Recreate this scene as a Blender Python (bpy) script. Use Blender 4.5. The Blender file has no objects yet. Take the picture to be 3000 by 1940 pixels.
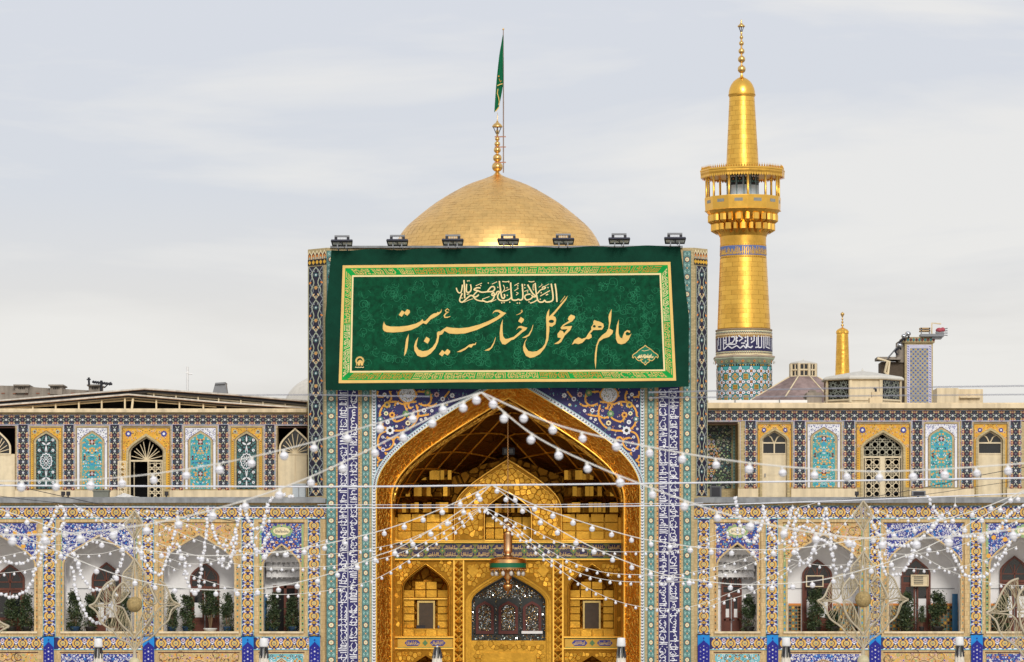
import bpy, math, random
from mathutils import Vector
pi = math.pi

# ------------------------------------------------------------------ camera, sky, sun, exposure
D, S, ZC, HY, CX = 150.0, 1 / 80.0, 5.75, 1830.0, 1500.0   # camera distance, metres per photo pixel at the facade, eye height, horizon row
scene = bpy.context.scene
COL = scene.collection
cam_d = bpy.data.cameras.new('camera')
cam = bpy.data.objects.new('camera', cam_d)
COL.objects.link(cam)
cam.location = (0, -D, ZC)
cam.rotation_euler = (pi / 2, 0, 0)
cam_d.sensor_width = 36
cam_d.lens = 144
cam_d.shift_y = (HY - 970) / 3000
cam_d.clip_start = 0.5
cam_d.clip_end = 4000
cam_d.dof.use_dof = True
cam_d.dof.focus_distance = 151
cam_d.dof.aperture_fstop = 3.4
scene.camera = cam

SUN_EL, SUN_AZ = math.radians(27), math.radians(8)          # sun high behind the camera, a little to the right
world = bpy.data.worlds.new('World')
scene.world = world
world.use_nodes = True
wn, wl = world.node_tree.nodes, world.node_tree.links
wn.clear()
w_out = wn.new('ShaderNodeOutputWorld')
w_bg = wn.new('ShaderNodeBackground')
w_bg.inputs['Strength'].default_value = 0.87
w_sky = wn.new('ShaderNodeTexSky')
w_sky.sky_type = 'NISHITA'
w_sky.sun_disc = False
w_sky.sun_elevation = SUN_EL
w_sky.sun_rotation = pi - SUN_AZ
w_dim = wn.new('ShaderNodeVectorMath'); w_dim.operation = 'SCALE'
w_dim.inputs['Scale'].default_value = 0.10
wl.new(w_sky.outputs[0], w_dim.inputs[0])
w_tc = wn.new('ShaderNodeTexCoord')
w_sep = wn.new('ShaderNodeSeparateXYZ')
wl.new(w_tc.outputs['Generated'], w_sep.inputs[0])
w_map = wn.new('ShaderNodeMapping')
w_map.inputs['Scale'].default_value = (5.5, 5.5, 30)
w_map.inputs['Rotation'].default_value = (0, 0.05, 0.3)
w_map.inputs['Location'].default_value = (2.9, 0.4, 1.45)
wl.new(w_tc.outputs['Generated'], w_map.inputs['Vector'])
w_n = wn.new('ShaderNodeTexNoise')
w_n.inputs['Scale'].default_value = 1.0
w_n.inputs['Detail'].default_value = 6.0
w_n.inputs['Roughness'].default_value = 0.55
w_n.inputs['Distortion'].default_value = 0.35
wl.new(w_map.outputs[0], w_n.inputs['Vector'])
w_r1 = wn.new('ShaderNodeValToRGB')            # thick to thin cloud
w_r1.color_ramp.elements[0].position = 0.44
w_r1.color_ramp.elements[0].color = (0, 0, 0, 1)
w_r1.color_ramp.elements[1].position = 0.58
w_r1.color_ramp.elements[1].color = (1, 1, 1, 1)
wl.new(w_n.outputs['Fac'], w_r1.inputs[0])
w_el = wn.new('ShaderNodeValToRGB')            # overcast: warm grey haze low, cooler above
e = w_el.color_ramp.elements
e[0].position = 0.0; e[0].color = (0.675, 0.64, 0.605, 1)
e[1].position = 1.0; e[1].color = (0.62, 0.65, 0.72, 1)
for p_, c_ in ((0.04, (0.72, 0.685, 0.655, 1)), (0.075, (0.745, 0.72, 0.705, 1)), (0.105, (0.67, 0.685, 0.735, 1)), (0.15, (0.685, 0.70, 0.755, 1)), (0.4, (0.66, 0.68, 0.735, 1))):
    q_ = e.new(p_); q_.color = c_
wl.new(w_sep.outputs['Z'], w_el.inputs[0])
w_lum = wn.new('ShaderNodeMix'); w_lum.data_type = 'RGBA'; w_lum.blend_type = 'MIX'
w_lum.inputs['B'].default_value = (0.84, 0.815, 0.79, 1)
w_fac = wn.new('ShaderNodeMath'); w_fac.operation = 'MULTIPLY'; w_fac.inputs[1].default_value = 0.85
wl.new(w_r1.outputs[0], w_fac.inputs[0])
wl.new(w_fac.outputs[0], w_lum.inputs['Factor'])
wl.new(w_el.outputs[0], w_lum.inputs['A'])
w_mix = wn.new('ShaderNodeMix'); w_mix.data_type = 'RGBA'
w_mix.inputs['Factor'].default_value = 0.9
wl.new(w_dim.outputs[0], w_mix.inputs['A'])
wl.new(w_lum.outputs['Result'], w_mix.inputs['B'])
wl.new(w_mix.outputs['Result'], w_bg.inputs['Color'])
wl.new(w_bg.outputs[0], w_out.inputs[0])

sun_d = bpy.data.lights.new('sun', 'SUN')
sun_d.energy = 1.5
sun_d.angle = math.radians(14)
sun_d.color = (1.0, 0.955, 0.88)
sun = bpy.data.objects.new('sun', sun_d)
COL.objects.link(sun)
sun.location = (20, -80, 90)
sun.rotation_euler = Vector((-math.sin(SUN_AZ) * math.cos(SUN_EL), math.cos(SUN_AZ) * math.cos(SUN_EL), -math.sin(SUN_EL))).to_track_quat('-Z', 'Y').to_euler()

vs = scene.view_settings
vs.view_transform = 'Standard'
vs.look = 'None'
vs.exposure = 0.25
vs.gamma = 1.0
vs.use_curve_mapping = False
scene.render.engine = 'CYCLES'
scene.cycles.max_bounces = 10
scene.cycles.diffuse_bounces = 8
scene.cycles.glossy_bounces = 5
scene.cycles.use_denoising = True

# ------------------------------------------------------------------ materials
def lin(c):
    return tuple(((x / 255) / 12.92 if x / 255 <= 0.04045 else ((x / 255 + 0.055) / 1.055) ** 2.4) for x in c)

MATS = {}
def mat(name, rgb=None, rough=0.55, metal=0.0, var=0.14, vs_=5.0, bump=0.0, bs=40.0, spec=0.35, linear=None, cells=0.0, cscale=6.0, bricks=None, streak=0.0, trans=0.0):
    if name in MATS:
        return MATS[name]
    m = bpy.data.materials.new(name)
    m.use_nodes = True
    n, l = m.node_tree.nodes, m.node_tree.links
    b = n['Principled BSDF']
    c = linear or lin(rgb)
    b.inputs['Roughness'].default_value = rough
    b.inputs['Metallic'].default_value = metal
    b.inputs['Specular IOR Level'].default_value = spec
    geo = n.new('ShaderNodeNewGeometry')
    nz = n.new('ShaderNodeTexNoise')
    nz.inputs['Scale'].default_value = vs_
    nz.inputs['Detail'].default_value = 5
    nz.inputs['Roughness'].default_value = 0.65
    l.new(geo.outputs['Position'], nz.inputs['Vector'])
    mr = n.new('ShaderNodeMapRange')
    mr.inputs['From Min'].default_value = 0.3
    mr.inputs['From Max'].default_value = 0.7
    mr.inputs['To Min'].default_value = 1 - var
    mr.inputs['To Max'].default_value = 1 + var * 0.6
    l.new(nz.outputs['Fac'], mr.inputs['Value'])
    mx = n.new('ShaderNodeVectorMath'); mx.operation = 'SCALE'
    mx.inputs[0].default_value = c
    l.new(mr.outputs[0], mx.inputs['Scale'])
    last = mx.outputs[0]
    if bricks:
        bw, bh, mc = bricks
        sx = n.new('ShaderNodeSeparateXYZ'); l.new(geo.outputs['Position'], sx.inputs[0])
        cb = n.new('ShaderNodeCombineXYZ'); l.new(sx.outputs['X'], cb.inputs['X']); l.new(sx.outputs['Z'], cb.inputs['Y'])
        bt = n.new('ShaderNodeTexBrick')
        bt.inputs['Scale'].default_value = 1.0
        bt.inputs['Brick Width'].default_value = bw
        bt.inputs['Row Height'].default_value = bh
        bt.inputs['Mortar Size'].default_value = min(bw, bh) * 0.10
        bt.inputs['Bias'].default_value = 0.0
        bt.inputs['Color1'].default_value = (1.08, 1.06, 1.03, 1)
        bt.inputs['Color2'].default_value = (0.82, 0.80, 0.76, 1)
        bt.inputs['Mortar'].default_value = (*mc, 1)
        l.new(cb.outputs[0], bt.inputs['Vector'])
        mm = n.new('ShaderNodeVectorMath'); mm.operation = 'MULTIPLY'
        l.new(last, mm.inputs[0]); l.new(bt.outputs['Color'], mm.inputs[1])
        last = mm.outputs[0]
    if streak:
        mp = n.new('ShaderNodeMapping'); mp.inputs['Scale'].default_value = (5, 5, 0.35)
        l.new(geo.outputs['Position'], mp.inputs['Vector'])
        n2 = n.new('ShaderNodeTexNoise'); n2.inputs['Scale'].default_value = 1.0; n2.inputs['Detail'].default_value = 4
        l.new(mp.outputs[0], n2.inputs['Vector'])
        m2 = n.new('ShaderNodeMapRange'); m2.inputs['From Min'].default_value = 0.42; m2.inputs['From Max'].default_value = 0.72
        m2.inputs['To Min'].default_value = 1.0; m2.inputs['To Max'].default_value = 1 - streak
        l.new(n2.outputs['Fac'], m2.inputs['Value'])
        ms = n.new('ShaderNodeVectorMath'); ms.operation = 'SCALE'
        l.new(last, ms.inputs[0]); l.new(m2.outputs[0], ms.inputs['Scale'])
        last = ms.outputs[0]
    l.new(last, b.inputs['Base Color'])
    if metal > 0.3:
        rr = n.new('ShaderNodeMapRange')
        rr.inputs['To Min'].default_value = max(0.05, rough - 0.1)
        rr.inputs['To Max'].default_value = rough + 0.14
        l.new(nz.outputs['Fac'], rr.inputs['Value'])
        l.new(rr.outputs[0], b.inputs['Roughness'])
    hsrc = None
    if cells:
        vo = n.new('ShaderNodeTexVoronoi'); vo.feature = 'DISTANCE_TO_EDGE'
        vo.inputs['Scale'].default_value = cscale
        l.new(geo.outputs['Position'], vo.inputs['Vector'])
        m3 = n.new('ShaderNodeMapRange'); m3.inputs['From Max'].default_value = 0.12
        l.new(vo.outputs['Distance'], m3.inputs['Value'])
        bp = n.new('ShaderNodeBump'); bp.inputs['Strength'].default_value = cells; bp.inputs['Distance'].default_value = 0.03
        l.new(m3.outputs[0], bp.inputs['Height'])
        hsrc = bp
    if bump:
        n3 = n.new('ShaderNodeTexNoise'); n3.inputs['Scale'].default_value = bs; n3.inputs['Detail'].default_value = 3
        l.new(geo.outputs['Position'], n3.inputs['Vector'])
        bp = n.new('ShaderNodeBump'); bp.inputs['Strength'].default_value = bump; bp.inputs['Distance'].default_value = 0.02
        l.new(n3.outputs['Fac'], bp.inputs['Height'])
        if hsrc:
            l.new(hsrc.outputs[0], bp.inputs['Normal'])
        hsrc = bp
    if hsrc:
        l.new(hsrc.outputs[0], b.inputs['Normal'])
    if trans:
        b.inputs['Transmission Weight'].default_value = trans
    MATS[name] = m
    return m

# tile glazes: name -> photo colour
GL = dict(navy=(34, 28, 96), ink=(26, 22, 48), dnavy=(38, 34, 84), royal=(54, 62, 146), sky=(40, 140, 215), white=(236, 236, 240), lav=(205, 203, 226),
          orange=(240, 172, 66), amber=(228, 178, 84), olive=(128, 124, 62), yellow=(230, 178, 56), gold2=(214, 170, 62), beige=(226, 200, 140), peach=(236, 200, 150), maroon=(104, 30, 34), brown=(92, 52, 34),
          teal=(82, 130, 126), turq=(70, 168, 170), dteal=(52, 118, 122), pteal=(150, 190, 182), black=(20, 20, 26), green=(92, 136, 84), lgreen=(150, 176, 120),
          grey=(150, 156, 160), dgrey=(74, 78, 86), cyan=(120, 190, 198), pink=(216, 172, 170), cream=(240, 224, 180), tan=(206, 172, 112), orange2=(228, 142, 60), sage=(176, 184, 160))
def G(k):
    return mat('glaze_' + k, GL[k], rough=0.42, var=0.16, vs_=2.2, spec=0.4)

BRICK = mat('brick_cream', (224, 196, 146), rough=0.8, var=0.16, vs_=3, bricks=(0.055, 0.16, (0.62, 0.56, 0.5)), streak=0.12)
BRICKH = mat('brick_pale', (204, 186, 144), rough=0.8, var=0.14, vs_=3, bricks=(0.16, 0.055, (0.62, 0.6, 0.54)), streak=0.12)
CREAMW = mat('cream_render', (236, 216, 180), rough=0.85, var=0.14, vs_=1.2, streak=0.28, bump=0.15)
PLASTER = mat('white_plaster', (246, 245, 245), rough=0.8, var=0.05, vs_=1.5, bump=0.08, streak=0.05)
STONE = mat('courtyard_stone', (188, 182, 172), rough=0.5, var=0.2, vs_=0.4, bricks=(1.2, 1.2, (0.7, 0.7, 0.7)))
GREYL = mat('grey_lead', (150, 152, 154), rough=0.6, var=0.3, vs_=1.6, streak=0.3, bump=0.4, bs=8)
CONC = mat('old_concrete', (158, 148, 136), rough=0.9, var=0.3, vs_=1.5, streak=0.3)
DARK = mat('interior_shade', (16, 15, 16), rough=0.8)  # near-black colour stands in for shade inside openings
WOOD = mat('brown_door_wood', (104, 54, 38), rough=0.45, var=0.25, vs_=3)
GLASS = mat('dark_window_glass', (30, 34, 38), rough=0.08, spec=0.6, var=0.3, vs_=1.0)
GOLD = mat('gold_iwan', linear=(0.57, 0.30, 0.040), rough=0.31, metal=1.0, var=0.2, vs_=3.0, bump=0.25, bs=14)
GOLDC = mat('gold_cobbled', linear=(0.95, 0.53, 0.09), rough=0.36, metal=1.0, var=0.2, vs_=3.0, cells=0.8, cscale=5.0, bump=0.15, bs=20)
GOLDSHADE = mat('gold_shaded', linear=(0.155, 0.064, 0.007), rough=0.38, metal=1.0, var=0.3, vs_=2.0, cells=0.7, cscale=3.0, bump=0.2)  # gold darkened in its colour to stand in for vault and recess shade
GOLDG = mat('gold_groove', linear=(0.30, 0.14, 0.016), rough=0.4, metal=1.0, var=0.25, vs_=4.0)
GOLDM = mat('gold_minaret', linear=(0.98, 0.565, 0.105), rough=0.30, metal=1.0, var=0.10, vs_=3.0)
GOLDM2 = mat('gold_minaret_worn', linear=(0.89, 0.50, 0.09), rough=0.35, metal=1.0, var=0.16, vs_=4.0)
GOLDD = mat('gold_dome', linear=(0.98, 0.625, 0.225), rough=0.38, metal=1.0, var=0.12, vs_=2.0)
GOLDD2 = mat('gold_dome_worn', linear=(0.93, 0.59, 0.21), rough=0.41, metal=1.0, var=0.16, vs_=2.0)
JOINT = mat('gold_joint', linear=(0.62, 0.34, 0.055), rough=0.55, metal=0.9, var=0.2)
STEEL = mat('grey_steel', (128, 130, 134), rough=0.45, metal=0.4, var=0.15)
BLACKM = mat('black_metal', (38, 38, 46), rough=0.45, var=0.15)
WHITEM = mat('white_paint', (238, 238, 238), rough=0.5, var=0.05)
CREAMM = mat('cream_paint', (236, 218, 182), rough=0.55, var=0.10, streak=0.18)
MAROONF = mat('maroon_frame', (96, 44, 36), rough=0.5, var=0.3, vs_=8)

# ------------------------------------------------------------------ mesh helpers (px, py are photo pixels projected at depth Y)
def kk(Y):
    return (D + Y) / D
def WP(px, py, Y=0.0, dy=0.0):
    k = kk(Y) * S
    return ((px - CX) * k, Y + dy, ZC + (HY - py) * k)

class MB:
    def __init__(self):
        self.v, self.f, self.mi, self.mats, self.sm = [], [], [], [], []
    def m(self, material):
        if material not in self.mats:
            self.mats.append(material)
        return self.mats.index(material)
    def face(self, pts, material, smooth=False):
        b = len(self.v)
        self.v.extend(pts)
        self.f.append(tuple(range(b, b + len(pts))))
        self.mi.append(self.m(material)); self.sm.append(smooth)
    def grid(self, rows, material, smooth=True, closed=False):
        b = len(self.v); w = len(rows[0]); k = self.m(material)
        for r in rows:
            self.v.extend(r)
        for i in range(len(rows) - 1):
            for j in range(w if closed else w - 1):
                j2 = (j + 1) % w
                self.f.append((b + i * w + j, b + i * w + j2, b + (i + 1) * w + j2, b + (i + 1) * w + j))
                self.mi.append(k); self.sm.append(smooth)
    def box3(self, a, c, material):
        (x0, y0, z0), (x1, y1, z1) = a, c
        P = [(x0, y0, z0), (x1, y0, z0), (x1, y1, z0), (x0, y1, z0), (x0, y0, z1), (x1, y0, z1), (x1, y1, z1), (x0, y1, z1)]
        b = len(self.v); self.v.extend(P); k = self.m(material)
        for q in ((0, 1, 5, 4), (1, 2, 6, 5), (2, 3, 7, 6), (3, 0, 4, 7), (4, 5, 6, 7), (3, 2, 1, 0)):
            self.f.append(tuple(b + i for i in q)); self.mi.append(k); self.sm.append(False)
    def pbox(self, x0, y0, x1, y1, Y, d0, d1, material):
        a = WP(x0, y1, Y); c = WP(x1, y0, Y)
        self.box3((a[0], Y + d0, a[2]), (c[0], Y + d1, c[2]), material)
    def prism(self, pts, Y, d0, d1, material, side=None, back=False):
        side = side or material
        fr = [WP(x, y, Y, d0) for x, y in pts]; bk = [WP(x, y, Y, d1) for x, y in pts]
        self.face(fr, material)
        if back:
            self.face(bk[::-1], material)
        n = len(pts)
        for i in range(n):
            j = (i + 1) % n
            self.face([fr[i], bk[i], bk[j], fr[j]], side)
    def strip(self, pts, Y, d0, d1, material, smooth=False):           # open ribbon going back from d0 to d1
        self.grid([[WP(x, y, Y, d0) for x, y in pts], [WP(x, y, Y, d1) for x, y in pts]], material, smooth)
    def lathe(self, c, prof, n, material, smooth=True, a0=0.0, a1=2 * pi):
        full = abs(a1 - a0 - 2 * pi) < 1e-6
        rows = []
        for r, z in prof:
            rows.append([(c[0] + r * math.sin(a0 + (a1 - a0) * i / n), c[1] - r * math.cos(a0 + (a1 - a0) * i / n), c[2] + z) for i in range(n if full else n + 1)])
        self.grid(rows, material, smooth, full)
    def tube(self, pts, r, material, n=5, smooth=True):
        pts = [Vector(p) for p in pts]
        rows = []
        for i, p in enumerate(pts):
            d = (pts[min(i + 1, len(pts) - 1)] - pts[max(i - 1, 0)])
            if d.length < 1e-9:
                d = Vector((0, 0, 1))
            d.normalize()
            u = d.cross(Vector((0, 1, 0.13)))
            if u.length < 1e-3:
                u = d.cross(Vector((1, 0, 0)))
            u.normalize(); w = d.cross(u)
            rr = r[i] if isinstance(r, (list, tuple)) else r
            rows.append([tuple(p + (u * math.cos(2 * pi * k / n) + w * math.sin(2 * pi * k / n)) * rr) for k in range(n)])
        self.grid(rows, material, smooth, True)
    def ball(self, c, r, material, seg=12, ring=8, sz=1.0):
        self.lathe(c, [(max(1e-4, r * math.sin(pi * i / ring)), -r * sz * math.cos(pi * i / ring)) for i in range(ring + 1)], seg, material)
    def mesh(self, name, off=(0, 0, 0)):
        me = bpy.data.meshes.new(name)
        if off != (0, 0, 0):
            self.v = [(x - off[0], y - off[1], z - off[2]) for x, y, z in self.v]
        me.from_pydata(self.v, [], self.f)
        for m_ in self.mats:
            me.materials.append(m_)
        me.polygons.foreach_set('material_index', self.mi)
        me.polygons.foreach_set('use_smooth', self.sm)
        me.update()
        return me

LOC = {}
def tag(o, label=None, cat=None, group=None, kind=None):
    for k, v_ in (('label', label), ('category', cat), ('group', group), ('kind', kind)):
        if v_:
            o[k] = v_
def thing(name, label, cat, loc, group=None):
    o = bpy.data.objects.new(name, None)
    COL.objects.link(o)
    o.empty_display_size = 0.3
    o.location = loc
    LOC[o] = tuple(loc)
    tag(o, label, cat, group)
    return o
def part(mb, name, parent, kind=None, label=None):
    off = LOC[parent] if parent else (0, 0, 0)
    o = bpy.data.objects.new(name, mb.mesh(name, off))
    COL.objects.link(o)
    o.parent = parent
    LOC[o] = off
    tag(o, label, None, None, kind)
    return o
def solo(mb, name, label, cat, loc, group=None, kind=None):
    o = bpy.data.objects.new(name, mb.mesh(name, tuple(loc)))
    COL.objects.link(o)
    o.location = loc
    LOC[o] = tuple(loc)
    tag(o, label, cat, group, kind)
    return o
def inst(me, name, parent, loc, rot=(0, 0, 0), scale=(1, 1, 1)):      # alike piece that shares its mesh; loc is a world position
    o = bpy.data.objects.new(name, me)
    COL.objects.link(o)
    if parent:
        o.parent = parent
        b = LOC[parent]
        loc = (loc[0] - b[0], loc[1] - b[1], loc[2] - b[2])
    o.location = loc; o.rotation_euler = rot; o.scale = scale
    return o

# ------------------------------------------------------------------ flat vector drawing for tile mosaic, laid in millimetre-thick layers
class CV:
    def __init__(self):
        self.it = []
    def add(self, c, pts, l=0):
        self.it.append((c, l, pts))
    def rect(self, c, x0, y0, x1, y1, l=0):
        self.add(c, [(x0, y1), (x1, y1), (x1, y0), (x0, y0)], l)
    def disc(self, c, x, y, r, l=1, n=8, ry=None, a=0.0):
        ry = ry or r
        self.add(c, [(x + r * math.cos(a + 2 * pi * i / n), y + ry * math.sin(a + 2 * pi * i / n)) for i in range(n)], l)
    def dia(self, c, x, y, r, l=1, ry=None):
        self.disc(c, x, y, r, l, 4, ry)
    def leaf(self, c, x0, y0, x1, y1, w, l=1):
        dx, dy = x1 - x0, y1 - y0
        L = math.hypot(dx, dy) or 1
        nx, ny = -dy / L * w / 2, dx / L * w / 2
        P = lambda t, s: (x0 + dx * t + nx * s, y0 + dy * t + ny * s)
        self.add(c, [P(0, 0), P(.3, .85), P(.6, .85), P(1, 0), P(.6, -.85), P(.3, -.85)], l)
    def stroke(self, c, pts, w, l=1, cap=False):
        n = len(pts)
        L, Rr = [], []
        for i, p in enumerate(pts):
            a, b = pts[max(0, i - 1)], pts[min(n - 1, i + 1)]
            dx, dy = b[0] - a[0], b[1] - a[1]
            q = math.hypot(dx, dy) or 1
            ww = (w[i] if isinstance(w, (list, tuple)) else w) / 2
            L.append((p[0] - dy / q * ww, p[1] + dx / q * ww)); Rr.append((p[0] + dy / q * ww, p[1] - dx / q * ww))
        for i in range(n - 1):
            self.add(c, [L[i], L[i + 1], Rr[i + 1], Rr[i]], l)
    def flower(self, cp, cc, x, y, r, n=6, l=1, a=0.0):
        for i in range(n):
            t = a + 2 * pi * i / n
            self.leaf(cp, x + .2 * r * math.cos(t), y + .2 * r * math.sin(t), x + r * math.cos(t), y + r * math.sin(t), r * 0.75, l)
        self.disc(cc, x, y, r * .42, l + 1, 6)
    def cres(self, c, x, y, r0, r1, sgn, l=1, n=7, squash=1.0):
        o = [(x + sgn * r1 * math.cos(-1.25 + 2.5 * i / n), y + squash * r1 * math.sin(-1.25 + 2.5 * i / n)) for i in range(n + 1)]
        q = [(x + sgn * r0 * math.cos(1.2 - 2.4 * i / n), y + squash * r0 * math.sin(1.2 - 2.4 * i / n)) for i in range(n + 1)]
        self.add(c, o + q, l)
    def curl(self, c, x, y, r, w, a=0.0, turns=1.1, sgn=1, l=1, n=10):
        pts = []
        for i in range(n + 1):
            t = i / n
            rr = r * (1 - .75 * t); th = a + sgn * 2 * pi * turns * t
            pts.append((x + rr * math.cos(th), y + rr * math.sin(th)))
        self.stroke(c, pts, [w * (1 - .5 * i / n) for i in range(n + 1)], l)
    def stamp(self, o, x, y, sx=1.0, sy=None, rot=0.0):
        sy = sx if sy is None else sy
        c, s = math.cos(rot), math.sin(rot)
        for m_, l, P in o.it:
            self.it.append((m_, l, [(x + (a * sx) * c - (b * sy) * s, y + (a * sx) * s + (b * sy) * c) for a, b in P]))
    def mesh(self, Y=0.0, d=-0.01, keep=None, fmap=None, step=0.004):
        mb = MB()
        fm = fmap or (lambda x, y, q: WP(x, y, Y, q))
        i = 0
        for c, l, P in self.it:
            if keep and not keep(P):
                continue
            i += 1
            q = d - step * l - 0.0004 * (i % 9)
            area = sum(P[a][0] * P[(a + 1) % len(P)][1] - P[(a + 1) % len(P)][0] * P[a][1] for a in range(len(P)))
            if area > 0:
                P = P[::-1]
            mb.face([fm(x, y, q) for x, y in P[::-1]], G(c) if isinstance(c, str) else c)
        return mb

def arch(cx, hw, spring, apex, n=10, p1=(1, .32), p2=(.60, .58)):
    """pointed arch, left spring to right spring"""
    h = spring - apex
    L = []
    for i in range(n + 1):
        t = i / n; u = 1 - t
        L.append((cx - hw * (u ** 3 + 3 * u * u * t * p1[0] + 3 * u * t * t * p2[0]), spring - h * (3 * u * u * t * p1[1] + 3 * u * t * t * p2[1] + t ** 3)))
    return L + [(2 * cx - x, y) for x, y in L[-2::-1]]
def in_poly(x, y, P):
    c = False; n = len(P); j = n - 1
    for i in range(n):
        (xi, yi), (xj, yj) = P[i], P[j]
        if (yi > y) != (yj > y) and x < (xj - xi) * (y - yi) / (yj - yi) + xi:
            c = not c
        j = i
    return c
def arch_door(cx, hw, spring, apex, bottom, n=10, **k):
    """closed outline: arch plus straight jambs"""
    return arch(cx, hw, spring, apex, n, **k) + [(cx + hw, bottom), (cx - hw, bottom)]
def u_wall(x0, y0, x1, y1, A, bottom):
    """outline of a wall panel round an arched opening A (left to right)"""
    return [(x0, y1), (x0, y0), (x1, y0), (x1, y1), (A[-1][0], bottom)] + A[::-1] + [(A[0][0], bottom)]
def smooth_path(pts, n=6):
    """Catmull-Rom through control points"""
    out = []
    for i in range(len(pts) - 1):
        p0, p1, p2, p3 = pts[max(0, i - 1)], pts[i], pts[i + 1], pts[min(len(pts) - 1, i + 2)]
        for k in range(n):
            t = k / n
            out.append(tuple(0.5 * (2 * b + (c - a) * t + (2 * a - 5 * b + 4 * c - d_) * t * t + (3 * b - a - 3 * c + d_) * t ** 3) for a, b, c, d_ in zip(p0, p1, p2, p3)))
    out.append(tuple(pts[-1]))
    return out
# ------------------------------------------------------------------ ground
mb = MB()
mb.face([(-400, -400, 0), (400, -400, 0), (400, 900, 0), (-400, 900, 0)], STONE)
o = solo(mb, 'courtyard_ground', None, None, (0, 0, 0), kind='structure')

# ------------------------------------------------------------------ mosaic motifs
M_LOW = CV()                       # orange ring rosette of the lower storey bands, 42 x 38
for s in (-1, 1):
    M_LOW.cres('amber', 0, 0, 10.0, 15.5, s, 1, squash=.92)
    M_LOW.cres('brown', 0, 0, 8.0, 9.6, s, 2, squash=.92)
    M_LOW.leaf('lav', s * 5, -14, s * 14, -18, 4, 1)
    M_LOW.leaf('white', s * 6, 15, s * 15, 17.5, 4, 1)
    M_LOW.leaf('royal', s * 2, 14, s * 9, 18, 4, 2)
    M_LOW.leaf('lav', 21 + s * 1, 0, 21 + s * 8, -4, 4, 1)
    M_LOW.leaf('royal', 21 + s * 2, -15, 21 + s * 9, -12, 4, 2)
    M_LOW.leaf('white', 21 + s * 2, 17, 21 + s * 10, 14, 5, 1)
M_LOW.disc('beige', 0, 0, 7.6, 1, 10)
M_LOW.disc('gold2', 0, 0, 5.6, 2, 8)
M_LOW.disc('sage', 0, 0, 3.4, 3, 8)
M_LOW.disc('dgrey', 0, 0.6, 1.7, 4, 6)
M_LOW.disc('yellow', 0, -16.4, 3.4, 2)
M_LOW.dia('yellow', 0, 16.6, 4.2, 2, 3)
M_LOW.disc('lav', 21, -9.5, 6.2, 1)
M_LOW.disc('pink', 21, -9.5, 4.2, 2)
M_LOW.disc('maroon', 21, -9.5, 1.6, 3, 6)
M_LOW.disc('white', 21, 1, 2.8, 2, 6)
M_LOW.disc('beige', 21, 10, 5.4, 1)
M_LOW.disc('gold2', 21, 9.4, 3.8, 2)
M_LOW.disc('brown', 21, 10, 1.9, 3, 6)
M_LOWV = CV()                      # the same, stacked on the pilasters, 34 x 39
for s in (-1, 1):
    M_LOWV.cres('amber', 0, -3, 8.2, 14.2, s, 1)
    M_LOWV.cres('brown', 0, -3, 7.4, 8.8, s, 2)
    M_LOWV.leaf('lav', s * 3, 13, s * 16, 8, 3.6, 1)
    M_LOWV.leaf('white', s * 4, 19, s * 15, 21, 3.6, 1)
    M_LOWV.leaf('royal', s * 8, 15, s * 16, 16, 4, 2)
    M_LOWV.disc('lav', s * 15, -16, 3, 1, 6)
    M_LOWV.leaf('gold2', s * 5, 20, s * 9, 14, 4, 2)
M_LOWV.disc('beige', 0, -3, 7, 1, 10)
M_LOWV.disc('gold2', 0, -3, 5, 2, 8)
M_LOWV.disc('sage', 0, -3, 3, 3, 6)
M_LOWV.leaf('lav', -12, -19, -4, -12, 4, 1); M_LOWV.leaf('lav', 12, -19, 4, -12, 4, 1); M_LOWV.disc('white', -15.5, 3, 2.4, 3, 6); M_LOWV.disc('white', 15.5, 3, 2.4, 3, 6)
M_LOWV.disc('yellow', 0, 16, 4.4, 2, 6)
M_LOWV.disc('maroon', 0, 16, 1.6, 3, 6)
M_UP = CV()                        # maroon and white flower band of the upper storey, 32 x 28
for s in (-1, 1):
    for q in (-1, 1):
        M_UP.leaf('sage', s * 4, q * 1, s * 12, q * 6, 2.4, 1)
        M_UP.leaf('dgrey', s * 1, q * 5, s * 5, q * 12, 2.6, 1)
        M_UP.leaf('peach', 16 + s * 5, q * 7, 16 + s * 8, q * 14, 5, 1)
    M_UP.disc('maroon', 16, s * 10.5, 6.0, 1, 8)
    M_UP.leaf('peach', 16 - 5, s * 9.5, 16 + 5, s * 9.5, 2.2, 3)
    M_UP.disc('dteal', 0, s * 13, 2.6, 1, 6)
    M_UP.disc('orange2', 16, s * 12.5, 1.6, 3, 6)
M_UP.flower('white', 'sage', 0, 0, 3.7, 6, 2)
M_UP.flower('grey', 'maroon', 16, 0, 2.8, 4, 2)
M_TEAL = CV()                      # medallion strip of the iwan frame, 24 x 51
for s in (-1, 1):
    M_TEAL.leaf('pteal', s * 2, -12, s * 9, -20, 5, 1)
    M_TEAL.leaf('pteal', s * 2, 12, s * 9, 20, 5, 1)
    M_TEAL.leaf('dteal', s * 9, -3, s * 10, -14, 4, 1)
    M_TEAL.leaf('dteal', s * 9, 3, s * 10, 14, 4, 1)
    M_TEAL.stroke('pteal', [(s * 1, 24), (s * 8, 18), (s * 9, 10), (s * 4, 10)], 1.6, 2)
    M_TEAL.stroke('pteal', [(s * 1, -24), (s * 8, -18), (s * 9, -10), (s * 4, -10)], 1.6, 2)
M_TEAL.disc('maroon', 0, 0, 8.4, 2, 8)
M_TEAL.disc('cream', 0, 0, 6.4, 3, 8, a=.4)
M_TEAL.disc('sage', 0, 0, 3, 4, 6)
M_TEAL.disc('maroon', 0, 25, 3.6, 2, 6)
M_TEAL.disc('peach', 0, 25, 2.4, 3, 6)
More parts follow.
